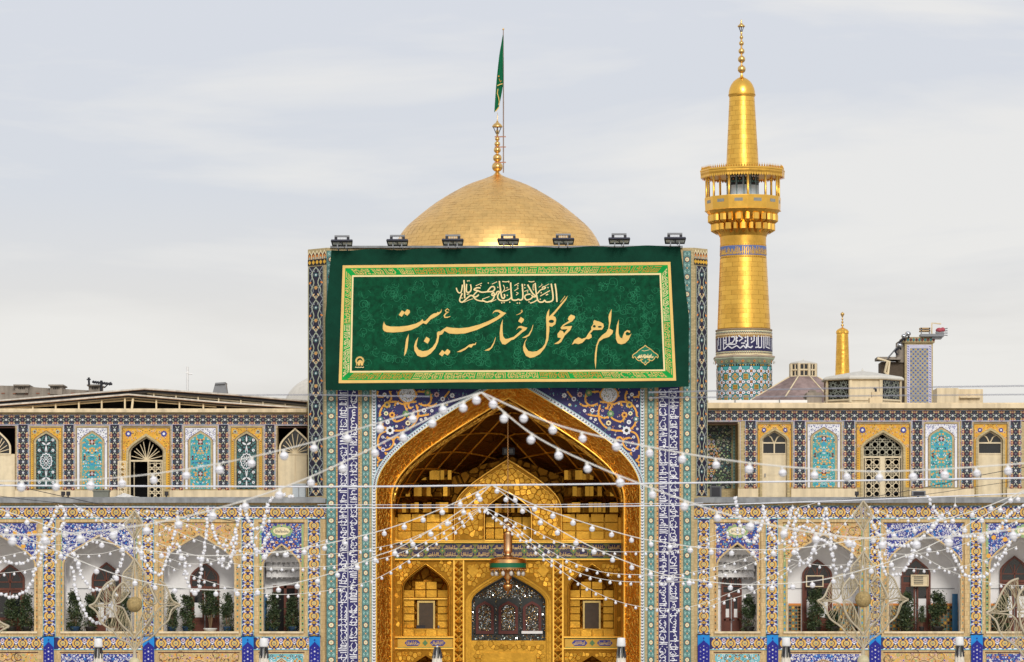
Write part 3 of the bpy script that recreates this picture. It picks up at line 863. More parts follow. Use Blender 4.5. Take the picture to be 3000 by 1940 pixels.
def gallery(label, x0, x1, yc0, yc1, yb0, yb1, pils, panels, base0, base1):
    g = thing('upper_gallery', label, 'building', WP((x0 + x1) / 2, 1458, UY))
    wall = MB()
    holes = [p for p in panels if p[0] in ('bigdoor', 'cdoor', 'fanwin', 'recess')]
    xs = [x0]
    for p in sorted(holes, key=lambda p: p[1]):
        xs += [p[1], p[2]]
    xs.append(x1)
    wall.pbox(x0, yc1, x1, yb1 + 3, UY, 0.0, 0.6, BRICKH)
    for i in range(0, len(xs), 2):
        if xs[i + 1] > xs[i]:
            wall.pbox(xs[i], yb1 + 3, xs[i + 1], base0, UY, 0.0, 0.6, BRICKH)
    part(wall, 'wall', g)
    for i in range(0, len(xs), 2):
        if xs[i + 1] > xs[i]:
            bs = MB()
            bs.pbox(xs[i], base0, xs[i + 1], base1 + 6, UY, -0.04, 0.6, CREAMW)
            part(bs, 'plinth', g)
    cn = MB()
    cn.pbox(x0, yc0, x1, yc1, UY, -0.28, 3.5, CREAMW)
    cn.pbox(x0, yc0 - 3, x1, yc0, UY, -0.22, 3.5, CREAMW)
    part(cn, 'cornice', g)
    inner = MB()
    inner.pbox(x0, yb1, x1, base1 + 6, UY, 2.8, 3.0, DARK)  # near-black sheet painted as the shade of the rooms
    inner.pbox(x0, yc1, x1, yb1, UY, 0.6, 3.0, DARK)
    part(inner, 'room_shade', g)
    cv = CV()
    cv.rect('ink', x0, yb0, x1, yb1, 0)
    for y_ in (yb0, yb1 - 1.2):
        cv.rect('lav', x0, y_, x1, y_ + 1.2, 5)
    band_h(cv, M_UP, x0, x1, (yb0 + yb1) / 2, 32, (yb1 - yb0) / 28)
    for a, b in pils:
        cv.rect('ink', a, yb1, b, base0 - 5, 0)
        band_v(cv, M_UP, (a + b) / 2, yb1, base0 - 5, 32, (b - a) / 28, pi / 2)
        for q in (a, b - 1):
            cv.rect('lav', q, yb1, q + 1, base0 - 5, 5)
    part(cv.mesh(UY, -0.012), 'tile_mosaic', g, 'stuff')
    for p in panels:
        kind, a, b = p[:3]
        y0 = yb1 + 10; cx = (a + b) / 2
        fr = CV()
        for q in (-1, 1):
            xx = a - 7 if q < 0 else b + 6
            fr.rect('lav', xx, yb1 + 2, xx + 1.2, base0 - 4, 1)
            xx = a - 1.5 if q < 0 else b
            fr.rect('brown', xx, y0 - 1.5, xx + 1.5, base0 - 4, 1)
        fr.rect('lav', a - 7, yb1 + 2, b + 7, yb1 + 3.2, 1); fr.rect('brown', a, y0 - 1.5, b, y0, 1)
        part(fr.mesh(UY, -0.012), 'panel_border', g, 'stuff')
        if kind in ('ydark', 'white'):
            part(panel_mosaic(kind, a, b, y0, base0 - 4, int(a)).mesh(UY, -0.014), 'tile_panel', g, 'stuff', label=('teal and black arched tile panel with white medallion' if kind == 'ydark' else 'turquoise arched tile panel with white spandrels'))
        elif kind in ('bigdoor', 'cdoor'):
            big = kind == 'bigdoor'
            hw = (b - a) / 2 - (18 if big else 12)
            sp, ap = (y0 + 72, y0 + 24) if big else (y0 + 48, y0 + 18)
            A = arch(cx, hw, sp, ap, 12)
            bot = base1 + 4
            pw = MB()
            pw.face([WP(x, y, UY, 0.05) for x, y in u_wall(a, yb1, b, bot, A, bot)], BRICKH)
            pw.strip([(A[0][0], bot)] + A + [(A[-1][0], bot)], UY, 0.0, 0.5, BRICKH)
            ring(pw, cx, hw, sp, ap, bot, 7, UY, -0.03, 0.1, BRICKH, 12)
            part(pw, 'door_surround', g)
            m2 = CV()
            floral(m2, a, y0, b, sp + 6, 7.5, ['orange2', 'orange', 'brown'], [('peach', 'maroon')], int(a), leafw=1.5, curls=.3)
            for s in (-1, 1):
                m2.flower('royal', 'white', cx + s * ((b - a) / 2 - 17), y0 + 17, 10 if big else 7, 8, 4)
                m2.disc('white', cx + s * ((b - a) / 2 - 17), y0 + 17, 5, 3, 8)
                for y in range(int(sp), int(base0 - 5), 7):
                    m2.dia('brown', cx + s * ((b - a) / 2 - 4), y, 1.8, 1)
            lim = arch_door(cx, hw + 7, sp, ap - 8, bot + 20, 12)
            mo = m2.mesh(UY, 0.035, keep=lambda P: not any(in_poly(x, y, lim) for x, y in P) and all(a < x < b and y > y0 for x, y in P))
            mo.face([WP(x, y, UY, 0.04) for x, y in u_wall(a, y0, b, base0 - 4, arch(cx, hw + 6, sp, ap - 7, 12), base0 - 4)], G('yellow'))
            part(mo, 'spandrel_mosaic', g, 'stuff')
            d_ = MB()
            ring(d_, cx, hw - 4, sp, ap + 5, bot, 4, UY, 0.22, 0.32, CREAMM, 12)
            if big:
                tr = sp + 24
                d_.pbox(cx - hw + 4, tr - 3, cx + hw - 4, tr + 2, UY, 0.23, 0.32, CREAMM)
                if p[3] == 'fan':
                    fan(d_, cx, hw - 4, tr - 3, ap + 5, UY, 0.27, CREAMM)
                    d_.pbox(cx - hw + 8, tr + 2, cx - hw + 11, bot, UY, 0.9, 1.0, CREAMM)
                    d_.pbox(cx - hw + 8, sp + 2, cx + hw - 8, sp + 5, UY, 1.5, 1.55, mat('brass_rail', (150, 120, 60), rough=.4))
                    x_ = cx + 3
                    d_.pbox(x_, tr + 2, x_ + 3, bot, UY, .2, .32, CREAMM); d_.pbox(cx + hw - 7, tr + 2, cx + hw - 4, bot, UY, .2, .32, CREAMM)
                    lattice(d_, x_ + 3, tr + 4, cx + hw - 7, bot - 2, UY, 0.26, CREAMM, 17, 1.7)
                    dd = part(d_, 'door', g)
                    lf = MB()                                   # open leaf folded out to the left
                    xa = cx - hw - 28
                    for q in (xa, xa + 23):
                        lf.pbox(q, tr + 2, q + 3, bot, UY, -0.55, -0.5, CREAMM)
                    for y_ in (tr + 2, bot - 4):
                        lf.pbox(xa + 3, y_, xa + 23, y_ + 3, UY, -0.54, -0.5, CREAMM)
                    lattice(lf, xa + 3, tr + 5, xa + 23, bot - 4, UY, -0.52, CREAMM, 14, 1.8)
                    part(lf, 'open_leaf', dd)
                else:
                    lattice(d_, cx - hw + 4, ap, cx + hw - 4, tr - 3, UY, 0.26, mat('grey_cream_grille', (196, 190, 166), rough=.6), 23, 1.3, arch_door(cx, hw - 3, sp, ap + 4, tr, 12))
                    d_.pbox(cx - 5, tr + 2, cx + 5, bot, UY, 0.23, 0.32, CREAMM)
                    for s in (-1, 1):
                        xa, xb = (cx - hw + 7, cx - 5) if s < 0 else (cx + 5, cx + hw - 7)
                        lattice(d_, xa, tr + 3, xb, bot - 2, UY, 0.26, CREAMM, 22, 1.7)
                        for q in (xa, xb - 2):
                            d_.pbox(q, tr + 2, q + 2, bot, UY, .24, .3, CREAMM)
                    dd = part(d_, 'door', g)
            else:
                tr = sp + 4
                d_.pbox(cx - hw + 4, tr, cx + hw - 4, tr + 4, UY, 0.22, 0.32, CREAMM)
                d_.pbox(cx - hw + 4, tr + 34, cx + hw - 4, bot, UY, 0.24, 0.32, CREAMM)
                d_.pbox(cx - hw + 4, tr + 32, cx + hw - 4, tr + 36, UY, 0.22, 0.3, CREAMM)
                for s in (-1, 1):
                    pts = [WP(cx + s * (hw - 5), tr, UY, .27), WP(cx + s * (hw * .82), tr - 18, UY, .27), WP(cx + s * hw * .3, tr - 26, UY, .27)]
                    pts = [WP(cx + s * 2, tr, UY, .27), WP(cx + s * hw * .25, tr - 14, UY, .27), WP(cx + s * hw * .6, tr - 24, UY, .27)]
                    d_.tube(pts, 0.03, CREAMM, 4)
                if p[3] == 'split':
                    d_.pbox(cx - 2, tr + 4, cx + 2, tr + 32, UY, 0.22, 0.3, CREAMM)
                dd = part(d_, 'door', g)
                hd = MB(); hd.pbox(cx - hw + 8, tr + 92, cx - hw + 11, tr + 102, UY, 0.19, 0.24, STEEL); part(hd, 'handle', dd)
                for y_ in (tr + 42, tr + 104):
                    pn_ = MB(); pn_.pbox(cx - hw + 13, y_, cx + hw - 8, y_ + 54, UY, 0.228, 0.24, CREAMM); part(pn_, 'raised_panel', dd)
                gl = MB(); gl.face([WP(x, y, UY, .31) for x, y in arch_door(cx, hw - 4, sp, ap + 5, tr + 34, 10)], GLASS)
                part(gl, 'pane', dd)
        elif kind == 'fanwin':
            cxw = p[3]
            d_ = MB()
            ring(d_, cxw, 42, y0 + 58, y0 + 5, y0 + 76, 5, UY, 0.1, 0.25, CREAMM, 12)
            fan(d_, cxw, 42, y0 + 74, y0 + 6, UY, 0.18, CREAMM, 11)
            d_.pbox(a, y0 + 76, b, base1 + 4, UY, 0.12, 0.3, CREAMM)
            d_.pbox(cxw - 1, y0 + 80, cxw + 1, base1, UY, 0.10, 0.14, CREAMW)
            d_.pbox(cxw - 47, y0 + 74, cxw + 47, y0 + 78, UY, 0.08, 0.2, CREAMM)
            dd = part(d_, 'fan_window', g)
            pa = MB(); pa.face([WP(x, y, UY, .24) for x, y in arch_door(cxw, 42, y0 + 58, y0 + 5, y0 + 76, 8)], GLASS); part(pa, 'pane', dd)
        elif kind == 'recess':
            rc = MB()
            rc.pbox(a, yb1 + 3, b, base1 + 6, UY, 1.3, 1.4, BRICKH)
            rc.pbox(b, yb1 + 3, b + .5, base1 + 6, UY, 0.6, 1.4, BRICKH)
            part(rc, 'recess_wall', g)
            cp = CV()
            cp.rect('black', a - 4, y0, b - 14, base0 - 4, 0)
            floral(cp, a - 30, y0, b - 12, base0 - 4, 9, ['green', 'sage', 'lgreen', 'dteal'], [('green', 'cream'), ('sage', 'maroon')], 77, leafw=1.8, curls=.45)
            yc_ = (y0 + base0) / 2
            md = CV(); md.dia('brown', a + 12, yc_, 36, 6, 64)
            floral(md, a - 10, y0 + 24, a + 44, base0 - 24, 8, ['orange', 'tan', 'maroon', 'lav'], [('orange', 'royal'), ('lav', 'maroon')], 78, l=8, leafw=2)
            cp.it += [it for it in md.it if all(abs(x - a - 12) / 42 + abs(y - yc_) / 78 < 1 for x, y in it[2])]
            part(cp.mesh(UY, 1.27, keep=lambda P: all(a <= x + 4 and x < b - 11 for x, y in P)), 'carpet_tile_panel', g, 'stuff', label='dark tile panel with orange medallion and green scrolls')
            sd = CV(); sd.rect('pteal', b - 9, y0, b - 3, base0 - 4, 0)
            for y in range(int(y0) + 5, int(base0) - 6, 9):
                sd.dia('dteal', b - 6, y, 2.4, 1)
            part(sd.mesh(UY, 1.28), 'border_strip', g, 'stuff')
    return g

LG = gallery('cream and tile upper storey with fan lunette doorway under the shed roof', -190, 899, 1201, 1209, 1216, 1244,
             [(53, 83), (187, 217), (322, 350), (505, 534), (640, 669), (776, 805)],
             [('fanwin', -60, 53 - 9, -16), ('ydark', 91, 180), ('white', 226, 314), ('bigdoor', 359, 497, 'fan'), ('white', 543, 632), ('ydark', 678, 767), ('fanwin', 814, 899, 864)], 1437, 1458)
RG = gallery('cream and tile upper storey with latticed double door right of the iwan', 2072, 3190, 1184, 1197, 1203, 1233,
             [(2183, 2215), (2327, 2359), (2472, 2504), (2672, 2702), (2817, 2848), (2960, 2991)],
             [('recess', 2072, 2162), ('cdoor', 2221, 2318, 'split'), ('white', 2366, 2461), ('bigdoor', 2510, 2664, 'grille'), ('white', 2711, 2804), ('cdoor', 2854, 2950, 'plain')], 1432, 1456)
# ------------------------------------------------------------------ iwan portal
IY = -0.35
IC = 1489
IW = thing('iwan_portal', 'tall tiled portal with a deep golden pointed vault in the middle', 'portal', WP(IC, 2290, IY))
def iwp(x, y, q=0.0):
    return WP(x, y, IY, q)
OUT = arch(IC, 386, 1435, 1105, 20)
INN = arch(IC - 1, 343, 1460, 1161, 20)
OUTJ = [(OUT[0][0], 2290)] + OUT + [(OUT[-1][0], 2290)]
INNJ = [(INN[0][0], 2290)] + INN + [(INN[-1][0], 2290)]
mb = MB()
mb.face([iwp(x, y) for x, y in u_wall(956, 726, 2034, 2290, OUT, 2290)], BRICKH)
# chamfers, flanks and top
CHL = (899, 0.72); CHR = (2091 - 16, 0.55)
for xa, xb, dq in ((956, 899, 0.72), (2034, 2075, 0.55)):
    mb.face([iwp(xa, 726), iwp(xb, 726, dq), iwp(xb, 1462, dq), iwp(xa, 1462)], BRICKH)
    mb.face([iwp(xb, 726, dq), iwp(xb, 726, 9), iwp(xb, 1500, 9), iwp(xb, 1500, dq)], BRICKH)
mb.face([iwp(956, 726), iwp(2034, 726), iwp(2075, 726, .55), iwp(2075, 726, 9), iwp(899, 726, 9), iwp(899, 726, .72)], GREYL)
mb.face([iwp(899, 726, 9), iwp(2075, 726, 9), iwp(2075, 2290, 9), iwp(899, 2290, 9)], CONC)
part(mb, 'portal_frame', IW)
cap = MB()
cap.pbox(968, 721, 2000, 727, IY, -0.12, 1.2, GREYL)
part(cap, 'parapet_cap', IW)
# gold splay
sp_ = MB()
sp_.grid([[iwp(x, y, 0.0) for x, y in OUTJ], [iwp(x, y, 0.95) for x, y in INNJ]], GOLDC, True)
part(sp_, 'gold_splay', IW)
dash = MB()
r = random.Random(5)
def splay_pt(t, s):
    n_ = len(OUTJ) - 1
    i_ = min(n_ - 1, int(t * n_)); f_ = t * n_ - i_
    o_ = [OUTJ[i_][q] * (1 - f_) + OUTJ[i_ + 1][q] * f_ for q in (0, 1)]; n2 = [INNJ[i_][q] * (1 - f_) + INNJ[i_ + 1][q] * f_ for q in (0, 1)]
    return iwp(o_[0] * (1 - s) + n2[0] * s, o_[1] * (1 - s) + n2[1] * s, 0.95 * s - 0.02)
# lengths so that lozenges are even along the path
Lp = [0.0]
for i in range(len(OUTJ) - 1):
    Lp.append(Lp[-1] + math.hypot(OUTJ[i + 1][0] - OUTJ[i][0], OUTJ[i + 1][1] - OUTJ[i][1]))
def t_at(L):
    for i in range(len(Lp) - 1):
        if L <= Lp[i + 1]:
            return (i + (L - Lp[i]) / (Lp[i + 1] - Lp[i])) / (len(Lp) - 1)
    return 1.0
L = 250.0; k = 0
while L < Lp[-1] - 250:
    for c_ in range(4):
        s0 = .1 + .2 * c_ + (.1 if k % 2 else 0)
        t0, t1 = t_at(L - 3.5), t_at(L + 3.5)
        flip = 1 if (c_ + k) % 2 else -1
        a_, b_ = splay_pt(t0, s0 - .055 * flip), splay_pt(t1, s0 + .055 * flip)
        a2, b2 = splay_pt(t_at(L - 3.5 + 3), s0 - .055 * flip + .03), splay_pt(t_at(L + 3.5 + 3), s0 + .055 * flip + .03)
        dash.face([(p[0], p[1] - .02, p[2]) for p in (a_, b_, b2, a2)], GOLDM)
    L += 11; k += 1
part(dash, 'raised_lozenges', IW, 'stuff')
ed = MB()
ed.tube([iwp(x, y, -0.01) for x, y in OUTJ], 0.035, GOLDM, 5)
ed.tube([iwp(x, y, 0.94) for x, y in INNJ], 0.045, GOLDM, 5)
part(ed, 'gold_edging', IW)
# tiled frame
cv = CV()
Y0, Y1 = 735, 2010
def vstrip(kind, a, b):
    c_ = (a + b) / 2
    if kind == 'teal':
        cv.rect('teal', a, Y0, b, Y1, 0); band_v(cv, M_TEAL, c_, Y0, Y1, 51, (b - a) / 24)
        for q in (a, b - 1.2):
            cv.rect('dteal', q, Y0, q + 1.2, Y1, 6)
    elif kind == 'dots':
        cv.rect('tan', a, Y0, b, Y1, 0)
        for y in range(Y0, Y1, 7):
            cv.dia('orange2' if (y // 7) % 2 else 'brown', c_, y, (b - a) * .42, 1)
    elif kind == 'zig':
        cv.rect('white', a, 1140, b, Y1, 0)
        for q in (a, b - 1.4):
            cv.rect('cyan', q, 1140, q + 1.4, Y1, 3)
        for y in range(1140, Y1, 9):
            for s in (-1, 1):
                cv.leaf('dgrey', c_ - 4 * s, y, c_ + 3 * s, y + 6, 3.0, 1)
                cv.dia('dgrey', c_ + 3.6 * s, y + 1.5, 1.3, 1)
    elif kind == 'script':
        cv.rect('navy', a, Y0, b, Y1, 0)
        w_ = b - a; rr = random.Random(int(a))
        cv.rect('white', a + w_ * .49, 1140, a + w_ * .515, Y1, 2)
        for reg in (0, 1):
            x0, x1 = (a + 2, a + w_ * .47) if reg == 0 else (a + w_ * .53, b - 2)
            base = x1 if a < IC else x0                    # the line the letters stand on
            tip = x0 if a < IC else x1
            sg = 1 if tip > base else -1; L_ = abs(tip - base)
            y = 1140.0
            while y < Y1:
                q = rr.random()
                if q < .40:                                # tall letter
                    hh = L_ * rr.uniform(.75, 1.0)
                    cv.stroke('white', [(base + sg * 1, y), (base + sg * hh * .6, y + rr.uniform(-1.5, 1.5)), (base + sg * hh, y + rr.uniform(-2, 2))], [2.7, 2.4, 3.0], 1)
                    y += rr.uniform(4.2, 6.5)
                elif q < .66:                              # bowl
                    R_ = rr.uniform(3.5, 6)
                    off = rr.uniform(.25, .6) * L_
                    cv.stroke('white', [(base + sg * (off + R_ * math.cos(t)), y + R_ + R_ * math.sin(t)) for t in [-2.4 + .62 * k_ for k_ in range(8)]], 2.3, 1)
                    y += R_ * 1.5
                elif q < .86:                              # sweep
                    l_ = rr.uniform(9, 20)
                    cv.stroke('white', [(base + sg * 6, y), (base + sg * 1.5, y + l_ * .3), (base + sg * 2.5, y + l_ * .7), (base + sg * 9, y + l_)], [2.0, 3.1, 2.7, 1.7], 1)
                    cv.stroke('white', [(base + sg * L_ * .55, y + 2), (base + sg * L_ * .72, y + l_ * .5), (base + sg * L_ * .6, y + l_)], 2.0, 1)
                    y += l_ * .62
                else:
                    cv.dia('white', base + sg * rr.uniform(.2, .9) * L_, y + 1, 1.9, 1); y += 3
for k_, a, b in (('teal', 957, 984), ('dots', 985, 989), ('script', 989, 1049), ('dots', 1050, 1055), ('teal', 1061, 1082), ('zig', 1089, 1102.5),
                 ('zig', 1875.5, 1888), ('teal', 1897, 1917), ('dots', 1923, 1929), ('script', 1929, 1991), ('dots', 1991, 1996), ('teal', 2002, 2024)):
    vstrip(k_, a, b)
part(cv.mesh(IY, -0.012, keep=lambda P: all(Y0 - 8 <= y <= Y1 + 2 for x, y in P)), 'tile_mosaic', IW, 'stuff')
# spandrels: deep blue ground with orange vines
sc = CV()
VZ = [[(90, 90), (100, 180), (190, 190)], [(290, 90), (320, 170), (310, 240), (250, 290)],
      [(250, 290), (180, 350), (140, 430), (130, 520), (150, 620), (200, 700), (280, 740), (420, 755), (540, 740), (640, 700), (720, 620), (765, 520), (765, 420), (740, 320)],
      [(280, 280), (400, 270), (520, 310), (640, 280), (740, 270)], [(540, 320), (570, 390), (580, 450)], [(600, 520), (680, 540), (760, 510), (860, 500), (950, 480)],
      [(780, 300), (860, 330), (920, 330), (980, 270), (985, 190), (960, 130), (850, 105), (760, 100)], [(340, 520), (360, 580), (420, 600), (520, 560), (560, 520)],
      [(240, 760), (150, 800), (105, 880), (95, 960), (110, 1020), (170, 1070), (260, 1070), (330, 1020), (360, 950), (330, 890), (240, 870)],
      [(360, 900), (400, 865), (450, 870), (460, 910)], [(90, 1160), (95, 1210), (150, 1250), (210, 1230), (235, 1170), (220, 1110)],
      [(120, 1260), (90, 1290), (100, 1350), (150, 1360), (175, 1320)], [(1290, 95), (1240, 160), (1190, 220)], [(380, 340), (400, 290), (450, 300)], [(600, 290), (620, 370), (660, 375)],
      [(440, 190), (440, 100)], [(730, 200), (740, 100)], [(1080, 300), (1010, 340), (920, 330)]]
zz = lambda p: (1090 + p[0] / 5.704, 1130 + p[1] / 5.704)
FZ = [(210, 150, 35, 'white', 'tan'), (260, 195, 20, 'white', 'tan'), (120, 340, 26, 'white', 'pink'), (235, 465, 40, 'cream', 'green'), (335, 490, 55, 'orange', 'maroon'), (260, 610, 40, 'white', 'grey'),
      (600, 625, 46, 'cream', 'brown'), (870, 415, 40, 'white', 'maroon'), (895, 545, 25, 'white', 'tan'), (300, 750, 76, 'white', 'black'), (180, 860, 26, 'white', 'navy'), (140, 560, 48, 'teal', 'white'),
      (590, 720, 38, 'grey', 'sage'), (250, 320, 60, 'gold2', 'dgrey'), (565, 470, 60, 'green', 'sage'), (930, 120, 60, 'green', 'tan'), (1080, 150, 45, 'pink', 'brown'), (1340, 165, 42, 'white', 'grey'),
      (1180, 225, 42, 'white', 'maroon'), (185, 1070, 38, 'lav', 'dgrey'), (270, 1135, 20, 'white', 'tan'), (385, 985, 20, 'white', 'tan'), (200, 955, 26, 'pink', 'maroon'), (490, 820, 16, 'white', 'navy'),
      (820, 570, 26, 'white', 'tan'), (430, 300, 20, 'white', 'tan'), (700, 420, 24, 'pink', 'navy'), (120, 725, 22, 'white', 'maroon'), (410, 680, 24, 'white', 'tan'), (1000, 420, 30, 'white', 'grey'), (1250, 320, 24, 'cream', 'tan')]
def both(fn):
    for mir in (0, 1):
        fn(lambda p: (2 * IC - p[0], p[1]) if mir else p, -1 if mir else 1)
rr = random.Random(31)
sprigs = []
for i in range(420):
    x, y = rr.uniform(1104, 1440), rr.uniform(1125, 1395)
    sprigs.append((x, y, rr.uniform(0, 6.28), rr.choice(['cyan', 'teal', 'dteal', 'cyan', 'orange2', 'white', 'pink']), rr.uniform(4, 8)))
limS = arch_door(IC, 400, 1433, 1086, 2400, 20)
def draw_sp(T, s):
    for x, y, a, c_, l_ in sprigs:
        p = T((x, y)); q = T((x + l_ * math.cos(a), y + l_ * math.sin(a)))
        sc.leaf(c_, p[0], p[1], q[0], q[1], 2.4 if c_ in ('orange2', 'white', 'pink') else 1.8, 1)
        if c_ in ('cyan', 'teal'):
            m_ = T((x + l_ * .9 * math.cos(a + .9), y + l_ * .9 * math.sin(a + .9)))
            sc.leaf(c_, p[0], p[1], m_[0], m_[1], 1.6, 1)
    for v_ in VZ:
        P = [T(zz(p)) for p in smooth_path(v_, 5)]
        sc.stroke('orange', P, 5.2, 3)
        for q in P[2::4]:
            sc.disc('orange2', q[0], q[1] - .2, 1.0, 6, 5)
            sc.leaf('orange', q[0], q[1], q[0] + 5.5, q[1] - 4.5 * s, 3.5, 3)
    for x, y, r_, c1, c2 in FZ:
        p = T(zz((x, y)))
        sc.disc(c1, p[0], p[1], r_ / 5.704 * .8, 5, 8)
        sc.flower(c1, c2, p[0], p[1], r_ / 5.704 * 1.05, 8, 6)
    p = T(zz((590, 150)))
    sc.disc('orange', p[0], p[1], 27, 4, 14, 25); sc.disc('white', p[0], p[1], 23.5, 7, 14, 22)
    for k in range(110):
        a, d_ = rr.uniform(0, 6.28), 22 * math.sqrt(rr.random())
        sc.leaf(rr.choice(['dgrey', 'maroon', 'grey', 'tan', 'lgreen']), p[0] + d_ * math.cos(a), p[1] + d_ * math.sin(a), p[0] + d_ * math.cos(a) + rr.uniform(-4, 4), p[1] + d_ * math.sin(a) + rr.uniform(-4, 4), 2.2, 8)
both(draw_sp)
sm_ = sc.mesh(IY, -0.016, keep=lambda P: not any(in_poly(x, y, limS) for x, y in P) and all(1103 < x < 1875 and y > 1100 for x, y in P), step=.003)
sm_.face([iwp(x, y, -0.012) for x, y in u_wall(1102.5, 1060, 1875.5, 1440, arch(IC, 386.5, 1435, 1104, 20), 1440)], G('navy'))
part(sm_, 'spandrel_mosaic', IW, 'stuff')
za = CV()                                       # white chain band round the arch
PA = arch(IC, 393, 1433, 1097, 60)
za.stroke('white', PA, 13, 1); 
for hw_, sp2, ap2 in ((387.5, 1434.5, 1104), (398.5, 1432, 1091)):
    za.stroke('cyan', arch(IC, hw_, sp2, ap2, 40), 1.5, 3)
acc = 0
for i in range(len(PA) - 1):
    (xa, ya), (xb, yb) = PA[i], PA[i + 1]
    seg = math.hypot(xb - xa, yb - ya); n_ = max(1, round(seg / 8))
    for k in range(n_):
        t = (k + .5) / n_; x, y = xa + (xb - xa) * t, ya + (yb - ya) * t
        ux, uy = (xb - xa) / seg, (yb - ya) / seg
        for s in (-1, 1):
            za.leaf('dgrey', x - uy * 3.6 * s - ux * 3, y + ux * 3.6 * s - uy * 3, x + uy * 2.6 * s + ux * 3, y - ux * 2.6 * s + uy * 3, 2.9, 2)
part(za.mesh(IY, -0.03, keep=lambda P: all(y < 1436 for x, y in P)), 'white_chain_band', IW, 'stuff')
# chamfer strips and crenellations
for nm, xa, xb, dq in (('l', 956, 899, 0.72), ('r', 2034, 2075, 0.55)):
    ch = CV()
    x0, x1 = (901, 947) if nm == 'l' else (2040, 2074)
    ch.rect('ink', x0, 778, x1, 1452, 0)
    band_v(ch, M_OGEE, (x0 + x1) / 2, 778, 1452, 92, (x1 - x0) / 46)
    for q in (x0, x1 - 1.5):
        ch.rect('sage', q, 778, q + 1.5, 1452, 5)
    ch.rect('black', min(xa, xb), 757, max(xa, xb), 775, 1)
    for i in range(5):
        q = min(xa, xb) + (i + .5) * abs(xb - xa) / 5
        ch.rect('yellow', q - 4, 763, q + 4, 769, 2); ch.rect('yellow', q - 1.6, 760, q + 1.6, 772, 3)
    n_ = 5
    for i in range(n_):
        w_ = abs(xb - xa) / n_; q = min(xa, xb) + (i + .5) * w_
        for sc_, c_ in ((1.0, 'cream'), (.78, 'brown'), (.55, 'orange2'), (.3, 'pteal')):
            ch.add(c_, [(q - w_ / 2 * sc_, 757), (q - w_ / 2 * sc_, 757 - 16 * sc_), (q, 757 - 27 * sc_), (q + w_ / 2 * sc_, 757 - 16 * sc_), (q + w_ / 2 * sc_, 757)], int(5 - 4 * sc_))
    def fm(x, y, q, xa=xa, xb=xb, dq=dq):
        t = (x - xa) / (xb - xa)
        p = iwp(x, y, dq * t + q)
        return p
    part(ch.mesh(fmap=fm, d=-0.03, keep=lambda P, a_=min(xa, xb), b_=max(xa, xb): all(a_ - 1 <= x <= b_ + 1 and y < 1454 for x, y in P)), 'corner_mosaic', IW, 'stuff')

# ------------------------------------------------------------------ golden interior of the iwan
BY = 5.2
def bw(x, y, q=0.0):
    return WP(x, y, BY, q)
inn = MB()
hwW = 343 * S * kk(IY)
xl, xr = WP(INN[0][0], 0, IY)[0], WP(INN[-1][0], 0, IY)[0]
z0, z1 = WP(0, 2290, IY)[2], WP(0, 1455, IY)[2]
inn.face([(xl, IY + .95, z0), (xl, BY, z0), (xl, BY, z1), (xl, IY + .95, z1)], GOLDC)
inn.face([(xr, IY + .95, z0), (xr, BY, z0), (xr, BY, z1), (xr, IY + .95, z1)], GOLDC)
part(inn, 'side_walls', IW)
# vault lofted from the front arch to the head of the back wall
BACK = arch(IC - 1, 331, 1516, 1333, 20, p1=(1, .34), p2=(.62, .55))
va = MB()
rows = []
F3 = [iwp(x, y, 0.95) for x, y in INN]; B3 = [bw(x, y, 0) for x, y in BACK]
def vault(i, t):
    a, b = F3[i], B3[i]
    s = t
    z = a[2] + (b[2] - a[2]) * (t ** 1.5)
    return (a[0] + (b[0] - a[0]) * s, a[1] + (b[1] - a[1]) * s, z)
for j in range(11):
    rows.append([vault(i, j / 10) for i in range(len(F3))])
va.grid(rows, GOLDSHADE, True)
vo = part(va, 'vault', IW)
rb = MB()
nF = len(F3) - 1
for k in range(-8, nF + 9, 4):                     # net of crossing ribs
    for s in (-1, 1):
        P = []
        for j in range(13):
            t = j / 12; i_ = k + s * t * 11
            if 0 <= i_ <= nF:
                a = int(i_); f_ = i_ - a; b_ = min(nF, a + 1)
                p, q = vault(a, t), vault(b_, t)
                P.append((p[0] * (1 - f_) + q[0] * f_, p[1] * (1 - f_) + q[1] * f_ - .01, p[2] * (1 - f_) + q[2] * f_ - .02))
        if len(P) > 3:
            rb.tube(P, 0.035, GOLDC, 4)
part(rb, 'vault_ribs', vo)
for hwk in (.93, .86):
    rb2 = MB()
    P = [vault(i, 1 - hwk + .02) for i in range(nF + 1)]
    rb2.tube([(p[0] * .985, p[1], p[2] - .05) for p in P], 0.06, GOLDC, 5)
    part(rb2, 'vault_rib', vo)

